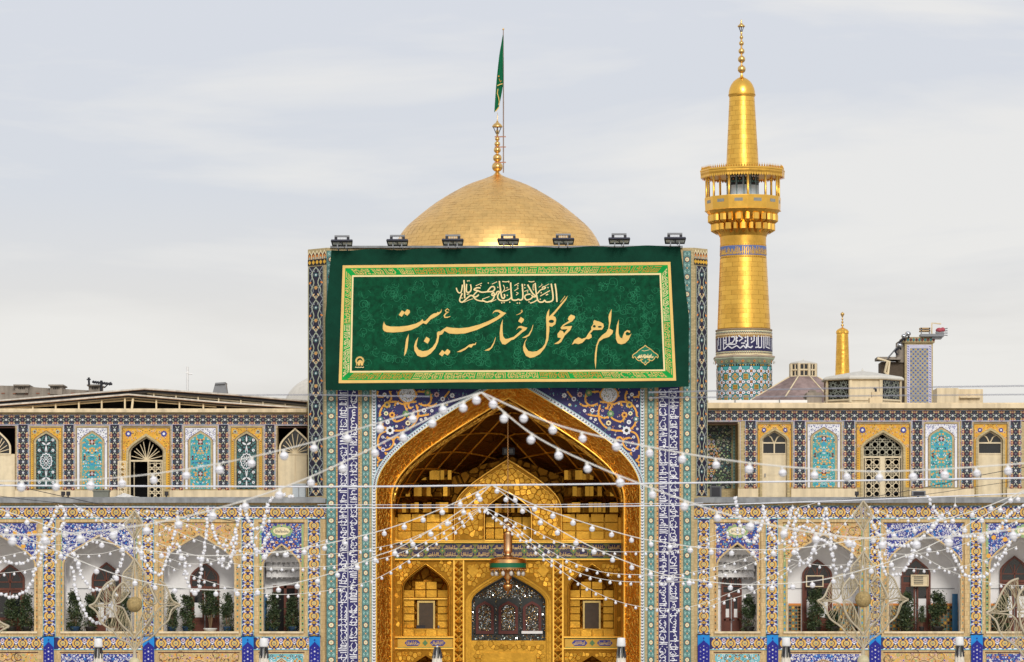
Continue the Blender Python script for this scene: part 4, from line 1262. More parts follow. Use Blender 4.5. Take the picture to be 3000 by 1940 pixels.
# pillow tile shared by all gold plates
pm = MB()
o4 = [(-.49, 0, -.49), (.49, 0, -.49), (.49, 0, .49), (-.49, 0, .49)]; i4 = [(-.46, -1, -.455), (.46, -1, -.455), (.46, -1, .455), (-.46, -1, .455)]
for k in range(4):
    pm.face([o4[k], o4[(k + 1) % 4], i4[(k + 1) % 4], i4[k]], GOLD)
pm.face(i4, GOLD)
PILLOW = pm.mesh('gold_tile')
rt = random.Random(8)
def gtile(parent, x0, y0, x1, y1, Y, d):
    a, b = WP(x0, y1, Y), WP(x1, y0, Y)
    inst(PILLOW, 'gold_tile', parent, ((a[0] + b[0]) / 2, Y + d, (a[2] + b[2]) / 2), (rt.uniform(-.045, .045), 0, rt.uniform(-.045, .045)), (b[0] - a[0], 0.016, b[2] - a[2]))
def cobble(parent, test, x0, y0, x1, y1, step, Y, d, seed, m_=None):
    """relief of irregular beaten gold cells"""
    r = random.Random(seed)
    pts = {}
    nx, ny = int((x1 - x0) / step) + 2, int((y1 - y0) / step) + 2
    for i in range(-1, nx + 1):
        for j in range(-1, ny + 1):
            pts[i, j] = (x0 + (i + .5 + .5 * (j % 2) + r.uniform(-.36, .36)) * step, y0 + (j + .5 + r.uniform(-.36, .36)) * step)
    mb = MB()
    for (i, j), (cx, cy) in pts.items():
        if not test(cx, cy):
            continue
        P = [(cx - step, cy - step), (cx + step, cy - step), (cx + step, cy + step), (cx - step, cy + step)]
        for di in (-2, -1, 0, 1, 2):
            for dj in (-2, -1, 0, 1, 2):
                o_ = pts.get((i + di, j + dj))
                if (di or dj) and o_:
                    mx, my = (cx + o_[0]) / 2, (cy + o_[1]) / 2; nx_, ny_ = o_[0] - cx, o_[1] - cy
                    Q = []
                    for a in range(len(P)):
                        A, B = P[a], P[(a + 1) % len(P)]
                        da = (A[0] - mx) * nx_ + (A[1] - my) * ny_; db = (B[0] - mx) * nx_ + (B[1] - my) * ny_
                        if da <= 0:
                            Q.append(A)
                        if (da < 0) != (db < 0) and da != db:
                            t = da / (da - db); Q.append((A[0] + (B[0] - A[0]) * t, A[1] + (B[1] - A[1]) * t))
                    P = Q
                    if len(P) < 3:
                        break
            if len(P) < 3:
                break
        if len(P) < 3 or not all(test(cx + (x - cx) * .75, cy + (y - cy) * .75) for x, y in P):
            continue
        h = r.uniform(.010, .018); tx, ty = r.uniform(-.0008, .0008), r.uniform(-.0008, .0008)
        o3 = [WP(cx + (x - cx) * .965, cy + (y - cy) * .965, Y, d) for x, y in P]
        i3 = [WP(cx + (x - cx) * .84, cy + (y - cy) * .84, Y, d - h + tx * (x - cx) + ty * (y - cy)) for x, y in P]
        for a in range(len(P)):
            mb.face([o3[a], o3[(a + 1) % len(P)], i3[(a + 1) % len(P)], i3[a]], m_ or GOLD, True)
        mb.face(i3, m_ or GOLD)
    return part(mb, 'beaten_gold_relief', parent, 'stuff')

bk = MB()
bk.face([bw(x, y, .02) for x, y in [(1150, 1640), BACK[0], (1416, BACK[0][1]), (1416, 1640)]], GOLD)
bk.face([bw(x, y, .02) for x, y in [(1560, 1640), (1560, BACK[0][1]), BACK[-1], (1826, 1640)]], GOLD)
bk.face([bw(x, y, .02) for x, y in BACK + [(1560, BACK[0][1])] + arch(1488, 72, 1506, 1437, 12)[::-1] + [(1416, BACK[0][1])]], GOLDSHADE)  # upper wall in the darkened gold, shade put into the colour
for a, b in ((1328, 1360), (1619, 1651)):
    bk.pbox(a, 1640, b, 2290, BY, 0.0, 1.2, GOLD)
BWALL = part(bk, 'back_wall', IW)
LED = MB()
for y0_, y1_, pr in ((1582, 1586, .22), (1586, 1591, .14), (1637, 1641, .16), (1865, 1869, .12), (1898, 1902, .1)):
    if y0_ < 1700:
        LED.pbox(1152, y0_, 1824, y1_, BY, -pr, .1, GOLDM)
    else:
        for a, b in ((1158, 1328), (1651, 1820)):
            LED.pbox(a, y0_, b, y1_, BY, -pr, .1, GOLDM)
part(LED, 'gold_mouldings', IW)
fz = CV()
fz.rect('olive', 1152, 1591, 1824, 1637, 0)
fz.rect('green', 1152, 1591, 1824, 1594, 1); fz.rect('green', 1152, 1633, 1824, 1637, 1)
rr = random.Random(3)
def cartouche(cv, x, y, w, h, bg='dnavy'):
    cv.add(bg, [(x - w / 2, y), (x - w / 2 + h * .45, y - h / 2), (x + w / 2 - h * .45, y - h / 2), (x + w / 2, y), (x + w / 2 - h * .45, y + h / 2), (x - w / 2 + h * .45, y + h / 2)], 2)
    q = x - w / 2 + 6
    while q < x + w / 2 - 6:
        a = rr.random()
        if a < .5:
            cv.stroke('tan', [(q, y + h * .25), (q + 1, y - h * .35)], 1.5, 4)
        else:
            cv.stroke('beige', [(q - 2, y + h * .1), (q + 1, y + h * .3), (q + 4, y + h * .05)], 1.6, 4)
        q += rr.uniform(2.4, 3.6)
    cv.stroke('tan', [(x - w * .3, y - h * .1), (x, y + h * .05), (x + w * .3, y - h * .15)], 1.4, 4)
for i in range(14):
    x = 1176 + i * 48
    for y in (1604, 1624.5):
        cartouche(fz, x, y, 46, 19)
    fz.dia('green', x + 24, 1614, 8, 3, 8); fz.dia('gold2', x + 24, 1614, 3, 4)
for a, b in ((1165, 1326), (1655, 1815)):
    fz.rect('gold2', a, 1870, b, 1898, 0)
    fz.rect('green', a, 1870, b, 1872, 1); fz.rect('green', a, 1896, b, 1898, 1)
    for q in (.27, .73):
        cartouche(fz, a + (b - a) * q, 1884, 46, 17, 'royal')
    fz.dia('green', (a + b) / 2, 1884, 8, 3, 9)
part(fz.mesh(BY, -0.03), 'script_frieze', IW, 'stuff')

# stalactite tiers left and right of the upper niche
def accordion(mb, xs, y0, y1, Y, d, m_, depth=.28, seed=0, ny=None, nd=0.0):
    """row of upright facets, some proud and some set back, over a soffit"""
    r = random.Random(seed)
    for i in range(len(xs) - 1):
        back = r.random() < .52
        da = d + (depth if back else 0) + r.uniform(-.03, .03); db = da + r.uniform(-.05, .05)
        mm = GOLDSHADE if back and r.random() < .6 else m_  # many set-back facets take the gold with shade painted in
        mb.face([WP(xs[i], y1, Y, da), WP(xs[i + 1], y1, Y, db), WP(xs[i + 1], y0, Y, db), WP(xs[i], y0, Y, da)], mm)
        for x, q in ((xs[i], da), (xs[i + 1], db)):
            mb.face([WP(x, y1, Y, q), WP(x, y0, Y, q), WP(x, y0, Y, d + depth + .1), WP(x, y1, Y, d + depth + .1)], GOLDSHADE)
        mb.face([WP(xs[i], y1, Y, da), WP(xs[i + 1], y1, Y, db), WP(xs[i + 1], ny or y1, Y, nd), WP(xs[i], ny or y1, Y, nd)], GOLDSHADE)
for side in (0, 1):
    mq = MB()
    for t_, (ya, yb, x0, x1, n_) in enumerate(((1382, 1409, 1208, 1324, 11), (1428, 1456, 1178, 1324, 12), (1473, 1502, 1166, 1326, 13))):
        xs = [x0 + (x1 - x0) * k / n_ for k in range(n_ + 1)]
        if side:
            xs = [2976 - x for x in xs][::-1]
        accordion(mq, xs, ya, yb, BY, -1.35 + t_ * .42, GOLD, .3, t_ + 10 * side, (1430, 1475, 1507)[t_], (-.75, -.33, -.02)[t_])
    part(mq, 'gold_muqarnas', IW)
    # arched blocks below
    for b_ in range(2):
        for row in range(3):
            for c_ in range(2):
                x0 = 1165 + b_ * 84 + c_ * 41; y0 = 1506 + row * 25
                xa, xb = (x0, x0 + 40) if not side else (2976 - x0 - 40, 2976 - x0)
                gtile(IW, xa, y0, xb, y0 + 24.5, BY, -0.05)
# upper central niche with beaten gold surround
UN = arch(1488, 156, 1492, 1347, 14); UI = arch(1488, 69, 1506, 1441, 12)
un = MB()
loop = [(1332, 1582)] + UN + [(1644, 1582), (1557, 1582)] + UI[::-1] + [(1419, 1582)]
un.face([bw(x, y, -.35) for x, y in loop], GOLDG)
un.strip([(1332, 1582)] + UN + [(1644, 1582)], BY, -.35, .02, GOLD, True)
un.strip([(1419, 1582)] + UI + [(1557, 1582)], BY, -.35, .9, GOLDSHADE, True)
un.face([bw(x, y, .9) for x, y in [(1410, 1590)] + arch(1488, 80, 1506, 1430, 12) + [(1566, 1590)]], GOLDSHADE)
part(un, 'upper_niche', IW)
e1 = MB()
e1.tube([bw(x, y, -.36) for x, y in [(1332, 1582)] + UN + [(1644, 1582)]], .045, GOLDM, 5)
e1.tube([bw(x, y, -.36) for x, y in [(1419, 1582)] + UI + [(1557, 1582)]], .045, GOLDM, 5)
e1.tube([bw(x, y, -.37) for x, y in [(1345, 1580)] + arch(1488, 143, 1492, 1362, 14) + [(1631, 1580)]], .025, GOLDM, 5)
part(e1, 'niche_edging', IW)
UNp = arch_door(1488, 153, 1492, 1350, 1581, 14); UIp = arch_door(1488, 72, 1506, 1437, 1590, 12)
cobble(IW, lambda x, y: in_poly(x, y, UNp) and not in_poly(x, y, UIp), 1330, 1345, 1646, 1584, 15, BY, -.355, 4)
nq = MB()
accordion(nq, [1422 + 132 * k / 14 for k in range(15)], 1474, 1502, BY, .25, GOLD, .3, 40)
part(nq, 'niche_muqarnas', IW)
for c_ in range(5):
    for row in range(2):
        gtile(IW, 1422 + c_ * 27, 1512 + row * 34, 1448 + c_ * 27, 1545 + row * 34, BY, .86)
bl = MB(); bl.pbox(1472, 1315, 1508, 1336, BY, -1.0, -.7, BLACKM); bl.pbox(1477, 1319, 1503, 1332, BY, -1.03, -1.0, GLASS)
part(bl, 'vent_box', IW)

# lower niches, columns and mirror window
def side_niche(cx, x0, x1):
    A = arch(cx, 70, 1724, 1652, 12)
    m = MB()
    m.face([bw(x, y, 0) for x, y in u_wall(x0, 1641, x1, 1866, A, 1866)], GOLDG)
    m.strip([(A[0][0], 1866)] + A + [(A[-1][0], 1866)], BY, 0, .9, GOLDC, True)
    m.face([bw(x, y, .9) for x, y in [(cx - 74, 1870)] + arch(cx, 74, 1724, 1646, 12) + [(cx + 74, 1870)]], GOLDSHADE)
    m.pbox(cx - 70, 1842, cx + 70, 1866, BY, .3, .9, GOLD)
    m.pbox(cx - 70, 1752, cx + 70, 1756, BY, .7, .9, GOLDM)
    part(m, 'side_niche', IW)
    ee = MB()
    for dd, hh in ((-.02, 70), (.16, 66)):
        ee.tube([bw(x, y, dd) for x, y in [(cx - hh, 1866)] + arch(cx, hh, 1724, 1652 + (70 - hh), 12) + [(cx + hh, 1866)]], .032, GOLD, 5)
    part(ee, 'niche_edging', IW)
    P = arch_door(cx, 73, 1724, 1648, 1990, 12)
    cobble(IW, lambda x, y: x0 + 1 < x < x1 - 1 and 1642 < y < 1865 and not in_poly(x, y, P), x0, 1640, x1, 1868, 12, BY, -.005, int(cx))
    for row in range(4):
        for c_ in range(4):
            if c_ in (1, 2):
                continue
            gtile(IW, cx - 66 + c_ * 33, 1757 + row * 21, cx - 34 + c_ * 33, 1777 + row * 21, BY, .87)
    for c_ in range(4):
        gtile(IW, cx - 66 + c_ * 33, 1845, cx - 34 + c_ * 33, 1865, BY, .29)
        gtile(IW, cx - 66 + c_ * 33, 1728, cx - 34 + c_ * 33, 1751, BY, .85)
    for c_ in (1, 2):
        gtile(IW, cx - 66 + c_ * 33, 1703, cx - 34 + c_ * 33, 1727, BY, .86)
    dr = MB()
    dr.pbox(cx - 22, 1766, cx + 22, 1842, BY, .84, .88, mat('brown_blind', (84, 74, 64), rough=.8))
    for a, b in ((cx - 26, cx - 21), (cx + 21, cx + 26)):
        dr.pbox(a, 1760, b, 1842, BY, .8, .89, mat('brass_frame', (206, 180, 112), rough=.35, metal=.4))
    dr.pbox(cx - 21, 1760, cx + 21, 1766, BY, .8, .89, mat('brass_frame'))
    part(dr, 'blind_window', IW)
    # below the lower frieze
    lw = MB()
    A2 = arch(cx, 60, 1975, 1921, 10)
    lw.face([bw(x, y, 0) for x, y in u_wall(x0, 1866, x1, 2290, A2, 2290)], GOLDG)
    lw.strip([(A2[0][0], 2290)] + A2 + [(A2[-1][0], 2290)], BY, 0, .8, GOLDC, True)
    lw.pbox(cx - 60, 1915, cx + 60, 2290, BY, .8, .85, GOLDSHADE)
    part(lw, 'lower_niche', IW)
    P2 = arch_door(cx, 64, 1975, 1917, 2300, 10)
    cobble(IW, lambda x, y: x0 + 1 < x < x1 - 1 and 1903 < y < 2000 and not in_poly(x, y, P2), x0, 1900, x1, 2005, 12, BY, -.005, int(cx) + 1)
side_niche(1247, 1156, 1328)
side_niche(1735, 1651, 1822)
dm = MB()
for k in range(4):
    a = [(-.5, 0, 0), (0, 0, -.5), (.5, 0, 0), (0, 0, .5)]
    dm.face([a[k], a[(k + 1) % 4], (0, -.5, 0)], GOLD)
BOSS = dm.mesh('diamond_boss')
cl = MB()
for a, b in ((1328, 1360), (1619, 1651)):
    for q in (a, b - 4):
        cl.pbox(q, 1641, q + 4, 1990, BY, -.1, .02, GOLDM)
part(cl, 'column_fillets', IW)
for xc in (1344, 1635):
    for k in range(12):
        p = bw(xc, 1656 + k * 28, -.01)
        inst(BOSS, 'diamond_boss', IW, p, (0, 0, 0), (.32, .12, .34))
        for s in (-1, 1):
            inst(BOSS, 'diamond_boss', IW, bw(xc + s * 8, 1670 + k * 28, -.01), (0, 0, 0), (.13, .12, .15))
CA = arch(1490, 126, 1766, 1660, 14)
cm = MB()
cm.face([bw(x, y, 0) for x, y in u_wall(1360, 1641, 1619, 2290, CA, 2290)], GOLDG)
cm.strip([(CA[0][0], 2290)] + CA + [(CA[-1][0], 2290)], BY, 0, .15, GOLD, True)
for hw_, d0_, d1_ in ((119, .12, .3), (113, .25, .5), (109, .45, .8)):
    ring(cm, 1490, hw_, 1766, 1660 + (126 - hw_) * 1.25, 1990, 7, BY, d0_, d1_, GOLD, 14)
cm.pbox(1381, 1877, 1599, 2290, BY, .5, .9, GOLD)
cm.pbox(1415, 1912, 1565, 1940, BY, .42, .5, GOLD)
part(cm, 'central_arch', IW)
CP = arch_door(1490, 130, 1766, 1655, 2300, 14)
cobble(IW, lambda x, y: 1362 < x < 1617 and 1643 < y < 1990 and not in_poly(x, y, CP), 1360, 1640, 1620, 1990, 13, BY, -.005, 61)
cobble(IW, lambda x, y: 1383 < x < 1597 and 1880 < y < 1960 and not (1412 < x < 1568 and 1908 < y < 1944), 1380, 1878, 1600, 1962, 13, BY, .49, 62)
for s in (-1, 1):                                # two diamond plates over the arch
    dp = MB()
    c_ = (1386, 1671) if s < 0 else (1591, 1670)
    dp.prism([(c_[0] - 18, c_[1] + 2), (c_[0], c_[1] - 18), (c_[0] + 18, c_[1] + 2), (c_[0], c_[1] + 22)], BY, -.07, 0, GOLD)
    part(dp, 'diamond_plate', IW)
MIR = mat('mirror_silver', linear=(.80, .82, .82), rough=.12, metal=1, var=.1)
MIRD = mat('mirror_dark', linear=(.03, .035, .033), rough=.35, metal=0, var=.3)
MIRG = mat('mirror_greenish', linear=(.45, .52, .48), rough=.2, metal=1, var=.2)
mi = MB()
mi.face([bw(x, y, .8) for x, y in arch_door(1490, 112, 1768, 1684, 1880, 14)], MIRD)
MP = arch_door(1490, 106, 1768, 1692, 1876, 14)
WINS = [(1420, 1392, 1449), (1489, 1458, 1519), (1559, 1530, 1588)]
r = random.Random(12)
def shards(mb, test, x0, y0, x1, y1, step, d, mats, tilt):
    y = y0
    while y < y1:
        x = x0
        while x < x1:
            cx, cy = x + r.uniform(0, step), y + r.uniform(0, step)
            if test(cx, cy):
                a = r.uniform(0, 6.28); l_ = step * r.uniform(.35, .75); tx, tz = r.uniform(-tilt, tilt), r.uniform(-tilt, tilt)
                P = [(cx + l_ * math.cos(a + q) * (1 if i_ % 2 else .6), cy + l_ * math.sin(a + q) * (1 if i_ % 2 else .6)) for i_, q in enumerate((0, 1.57, 3.14, 4.71))]
                mb.face([bw(px, py, d - .02 + tx * (px - cx) * S + tz * (py - cy) * S) for px, py in P], r.choice(mats))
            x += step
        y += step
shards(mi, lambda x, y: in_poly(x, y, MP) and not any(a - 2 < x < b + 2 and y > 1752 for _, a, b in WINS), 1380, 1685, 1600, 1876, 3.6, .78, [MIR, MIRG, MIR, MIRG], .7)
part(mi, 'mirror_mosaic', IW, 'stuff')
for cx, a, b in WINS:
    hw = (b - a) / 2 - 2
    wf = MB()
    ring(wf, cx, hw - 8, 1782, 1770, 1858, 8, BY, .66, .8, MAROONF, 8)
    wf.pbox(cx - hw, 1848, cx + hw, 1858, BY, .65, .8, MAROONF)
    w_ = part(wf, 'window', IW)
    gl = MB()
    WPp = arch_door(cx, hw - 8, 1782, 1770, 1848, 8)
    gl.face([bw(x, y, .77) for x, y in WPp], MIRD)
    shards(gl, lambda x, y: in_poly(x, y, WPp), a, 1755, b, 1848, 3.4, .75, [MIR, MIR, MIRG, mat('mirror_amber', linear=(.6, .45, .25), rough=.25, metal=1)], .6)
    part(gl, 'pane', w_, 'stuff')
ws = MB(); ws.pbox(1528, 1849, 1590, 1857, BY, .6, .64, WHITEM); part(ws, 'white_strip', IW)
bm = MB(); bm.pbox(1382, 1860, 1598, 1877, BY, .5, .7, MIRD)
shards(bm, lambda x, y: True, 1384, 1861, 1596, 1874, 5, .5, [MIR, MIRG, MIRD], .8); part(bm, 'mirror_sill', IW, 'stuff')
# little things on the left niche ledge
for nm, lab, x, w_, h_, m_ in (('storage_box', 'small dark box on the ledge of the left golden niche', 1232, 26, 8, BLACKM), ('jug', 'small grey vessel beside the dark box on the golden niche ledge', 1284, 8, 9, STEEL)):
    b_ = MB()
    if nm == 'jug':
        b_.lathe(bw(x, 1842, .5), [(.02, 0), (.045, .03), (.05, .07), (.03, .1), (.035, .12)], 10, m_)
    else:
        b_.pbox(x - w_ / 2, 1842 - h_, x + w_ / 2, 1842, BY, .4, .6, m_); b_.pbox(x - w_ / 2 - 1, 1842 - h_ - 2, x + w_ / 2 + 1, 1842 - h_, BY, .38, .62, m_)
    solo(b_, nm, lab, 'box' if nm != 'jug' else 'vessel', bw(x, 1842, .5))

# ------------------------------------------------------------------ chandelier
HYc = 2.6
def cw(x, y, q=0.0):
    return WP(x, y, HYc, q)
kc = S * kk(HYc)
CH = thing('chandelier', 'large brass mosque chandelier with green ring hanging in the golden iwan', 'chandelier', cw(1488, 1655))
def cl_(prof, m_, name, n=28, smooth=True, parent=None):
    m = MB(); m.lathe(cw(1488, 1655), [(r_ * kc, (1655 - y) * kc) for r_, y in prof], n, m_, smooth)
    return part(m, name, parent or CH)
BRASS = mat('brass', linear=(.75, .42, .17), rough=.32, metal=1, var=.15)
COPPER = mat('brass_pink', linear=(.80, .50, .28), rough=.36, metal=1, var=.1)
ch = MB()
for k in range(88):
    y = 1185 + k * 4
    ch.tube([cw(1488 + (1.2 if k % 2 else -1.2), y), cw(1488 + (-1.2 if k % 2 else 1.2), y + 4.6)], .022, BRASS, 4)
part(ch, 'chain', CH)
cl_([(.5, 1520), (3, 1522), (3, 1530), (14, 1534), (14.5, 1540), (7, 1548), (5, 1556), (13, 1559), (13, 1562)], BRASS, 'crown_bowl')
cl_([(13, 1562), (13.5, 1566), (12.5, 1568), (12.5, 1612), (13.5, 1616), (10, 1620), (8, 1624), (14, 1629), (16, 1632)], COPPER, 'stem')
cl_([(16, 1632), (30, 1633), (46, 1636), (53, 1640), (54, 1645)], COPPER, 'dome')
cl_([(54, 1640), (54.5, 1650)], BRASS, 'pierced_rim')
cl_([(54, 1650), (54, 1664)], mat('green_enamel', (20, 108, 74), rough=.35), 'green_ring')
cl_([(55, 1664), (55, 1668), (53, 1671), (50, 1668)], BRASS, 'lower_rim')
sc2 = MB()
for k in range(40):
    a = 2 * pi * k / 40; p = cw(1488, 1655)
    x, y_ = p[0] + 53 * kc * math.sin(a), p[1] - 53 * kc * math.cos(a)
    sc2.ball((x, y_, p[2] - 15 * kc), .035, BRASS, 6, 4)
part(sc2, 'scallops', CH)
bm_ = MB(); bm_.lathe((0, 0, 0), [(.004, -.13), (.05, -.11), (.075, -.05), (.07, .0), (.035, .06), (.02, .09)], 10, mat('bulb_glass', (214, 206, 196), rough=.15, spec=.6)); BULBG = bm_.mesh('glass_bulb')
for k in range(12):
    a = 2 * pi * (k + .4) / 12; p = cw(1488, 1678)
    inst(BULBG, 'glass_bulb', CH, (p[0] + 46 * kc * math.sin(a), p[1] - 46 * kc * math.cos(a), p[2]))
cl_([(30, 1668), (14, 1676), (8, 1684), (12, 1692), (6, 1700), (5, 1708), (13, 1713), (13.5, 1720), (10, 1726), (4, 1732), (2, 1738), (.2, 1742)], BRASS, 'finial')

# ------------------------------------------------------------------ green banner
BNY = -1.15
BN = thing('cloth_banner', 'huge dark green banner with gold calligraphy over the portal', 'banner', WP(1489, 1144, BNY))
def bn(x, y, q=0.0):
    t = (y - 720) / 420
    w = .045 * math.sin(x * .011 + 1.2) * (.3 + .7 * t) + .028 * math.sin(x * .031 + y * .012) * t + .014 * math.sin(y * .03 + x * .004) + .010 * math.sin(x * .085 + y * .02) * (1 - .6 * t)
    sg = -.012 * math.exp(-((y - 941) / 14) ** 2)
    return WP(x, y, BNY, q + w + sg - .25 * t)
CLOTH = mat('banner_green', (8, 60, 44), rough=.8, var=.28, vs_=1.6, bump=.3, bs=9, spec=.15)
def bn_edge(u, v):
    """cloth outline: narrower at the top"""
    le = [(0, 971), (.5, 953), (1, 955)]; ri = [(0, 1993), (.5, 2018), (1, 2017)]
    f = lambda L_: L_[0][1] + (L_[1][1] - L_[0][1]) * v / .5 if v < .5 else L_[1][1] + (L_[2][1] - L_[1][1]) * (v - .5) / .5
    xa, xb = f(le), f(ri)
    x = xa + (xb - xa) * u
    yt = 733 - 13 * u + 2 * math.sin(u * 40); yb = 1144 - 8 * u + 1.5 * math.sin(u * 17)
    return x, yt + (yb - yt) * v
cb = MB()
cb.grid([[bn(*bn_edge(i / 90, j / 36)) for i in range(91)] for j in range(37)], CLOTH, True)
part(cb, 'cloth', BN)
sk = lambda x, y: (x, y - (x - 1489) * .0127)            # the print runs slightly uphill to the right
bc = CV()
GRN = mat('banner_bright_green', (20, 162, 70), rough=.8, var=.25, vs_=3, spec=.15)
PGOLD = mat('banner_gold_print', (236, 196, 116), rough=.7, var=.10, vs_=2, spec=.2)
PGOLD2 = mat('banner_orange_print', (214, 150, 58), rough=.7, var=.10, vs_=2, spec=.2)
PPALE = mat('banner_pale_print', (246, 222, 164), rough=.7, var=.08, vs_=2, spec=.2)
SCROLL = mat('banner_scroll_print', (42, 126, 88), rough=.8, var=.25, vs_=2, spec=.15)
# border corners measured on the print: outer TL, TR, BR, BL
OC = [(1004, 778), (1964, 768), (1980, 1117), (993, 1124)]
IC4 = [(1036, 812), (1932, 806), (1943, 1084), (1031, 1088)]
def lerp4(f):
    return [tuple(OC[i][q] + (IC4[i][q] - OC[i][q]) * f for q in (0, 1)) for i in range(4)]
def frame(c_, f0, f1, l):
    A, B = lerp4(f0), lerp4(f1)
    for i in range(4):
        j = (i + 1) % 4; n_ = 48 if i % 2 == 0 else 18
        for k in range(n_):
            t0, t1 = k / n_, (k + 1) / n_
            q = lambda P, a, t: (P[i][0] + (P[j][0] - P[i][0]) * t, P[i][1] + (P[j][1] - P[i][1]) * t)
            bc.add(c_, [q(A, 0, t0), q(A, 0, t1), q(B, 0, t1), q(B, 0, t0)], l)
FIELD = mat('banner_field_green', (6, 76, 48), rough=.8, var=.5, vs_=5.5, bump=.3, bs=9, spec=.15)
for i in range(40):
    for j in range(14):
        q4 = lambda u, v: tuple((IC4[0][k] * (1 - u) + IC4[1][k] * u) * (1 - v) + (IC4[3][k] * (1 - u) + IC4[2][k] * u) * v for k in (0, 1))
        bc.add(FIELD, [q4(i / 40, j / 14), q4((i + 1) / 40, j / 14), q4((i + 1) / 40, (j + 1) / 14), q4(i / 40, (j + 1) / 14)], 0)
frame(PGOLD, 0, .24, 1); frame(GRN, .22, .88, 0); frame(PPALE, .86, 1.0, 1)
# square Kufic blessing repeated round the border
KUF = ["##..##.....##..#.##...##.#..##.##...#.#...##.##....##..#.#..########",
       "#.#.#.#...#..#.#.#.#.#.#.#.#.##.#...#.#..#.##.#...#..#.#.#..........",
       "#####.#.#.####.#.####.##.#.####.##..#.#..####.##..##.#.#.#..##.#.#.#",
       "#.....#.##...#.###.....#.#....#..#..#.#.....#..#.#...#.#.#.#.#.#.#.#",
       "#.##..#..#..##.....##..#.###.##.##..#.##.#.##.##.###.#.#.#.###.#.#.#",
       "#.#.#.##.##.#..###.#.#.#...#.#..#...#..#.#.#..#....#.#.###.#...#.#.#",
       "#.########.##..#.#.#####.#########..##########...###.#####.#########"]
def kufic(side, f0, f1, cols):
    A, B = lerp4(f0), lerp4(f1)
    i = side; j = (i + 1) % 4
    Lx = math.hypot(A[j][0] - A[i][0], A[j][1] - A[i][1])
    n_ = max(1, round(Lx / 190)); W_ = len(KUF[0]) + 2
    for u in range(n_):
        for rr_, line in enumerate(KUF):
            c_ = 0
            while c_ < len(line):
                if line[c_] == '#':
                    e_ = c_
                    while e_ < len(line) and line[e_] == '#':
                        e_ += 1
                    t0, t1 = (u + (c_ + 1) / W_) / n_, (u + (e_ + 1) / W_) / n_
                    t0 = .012 + t0 * .976; t1 = .012 + t1 * .976
                    v0, v1 = rr_ / 7 + .015, (rr_ + 1) / 7 - .02
                    q = lambda t, v: tuple((A[i][k] + (A[j][k] - A[i][k]) * t) * (1 - v) + (B[i][k] + (B[j][k] - B[i][k]) * t) * v for k in (0, 1))
                    bc.add(cols[u % len(cols)], [q(t0, v0), q(t1, v0), q(t1, v1), q(t0, v1)], 2)
                    c_ = e_
                c_ += 1
for s_ in range(4):
    kufic(s_, .32, .80, [PGOLD, PGOLD2, PGOLD] if s_ % 2 == 0 else [PPALE, PGOLD])
rr = random.Random(77)
for i in range(260):                                    # tone-on-tone scrolls
    x, y = rr.uniform(1046, 1926), rr.uniform(820, 1076)
    if 1036 + 22 < x < 1924 and 826 < y < 1072:
        R_ = rr.uniform(9, 17)
        bc.curl(SCROLL, x, y, R_, 1.35, rr.uniform(0, 6.28), 1.35, rr.choice((-1, 1)), 1, 14)
        for k in range(2):
            a = rr.uniform(0, 6.28); bc.curl(SCROLL, x + R_ * math.cos(a), y + R_ * math.sin(a), R_ * .5, 1.0, a + pi, 1.0, rr.choice((-1, 1)), 1, 8)
part(bc.mesh(fmap=bn, d=-0.012, step=.003), 'printed_border', BN, 'stuff')
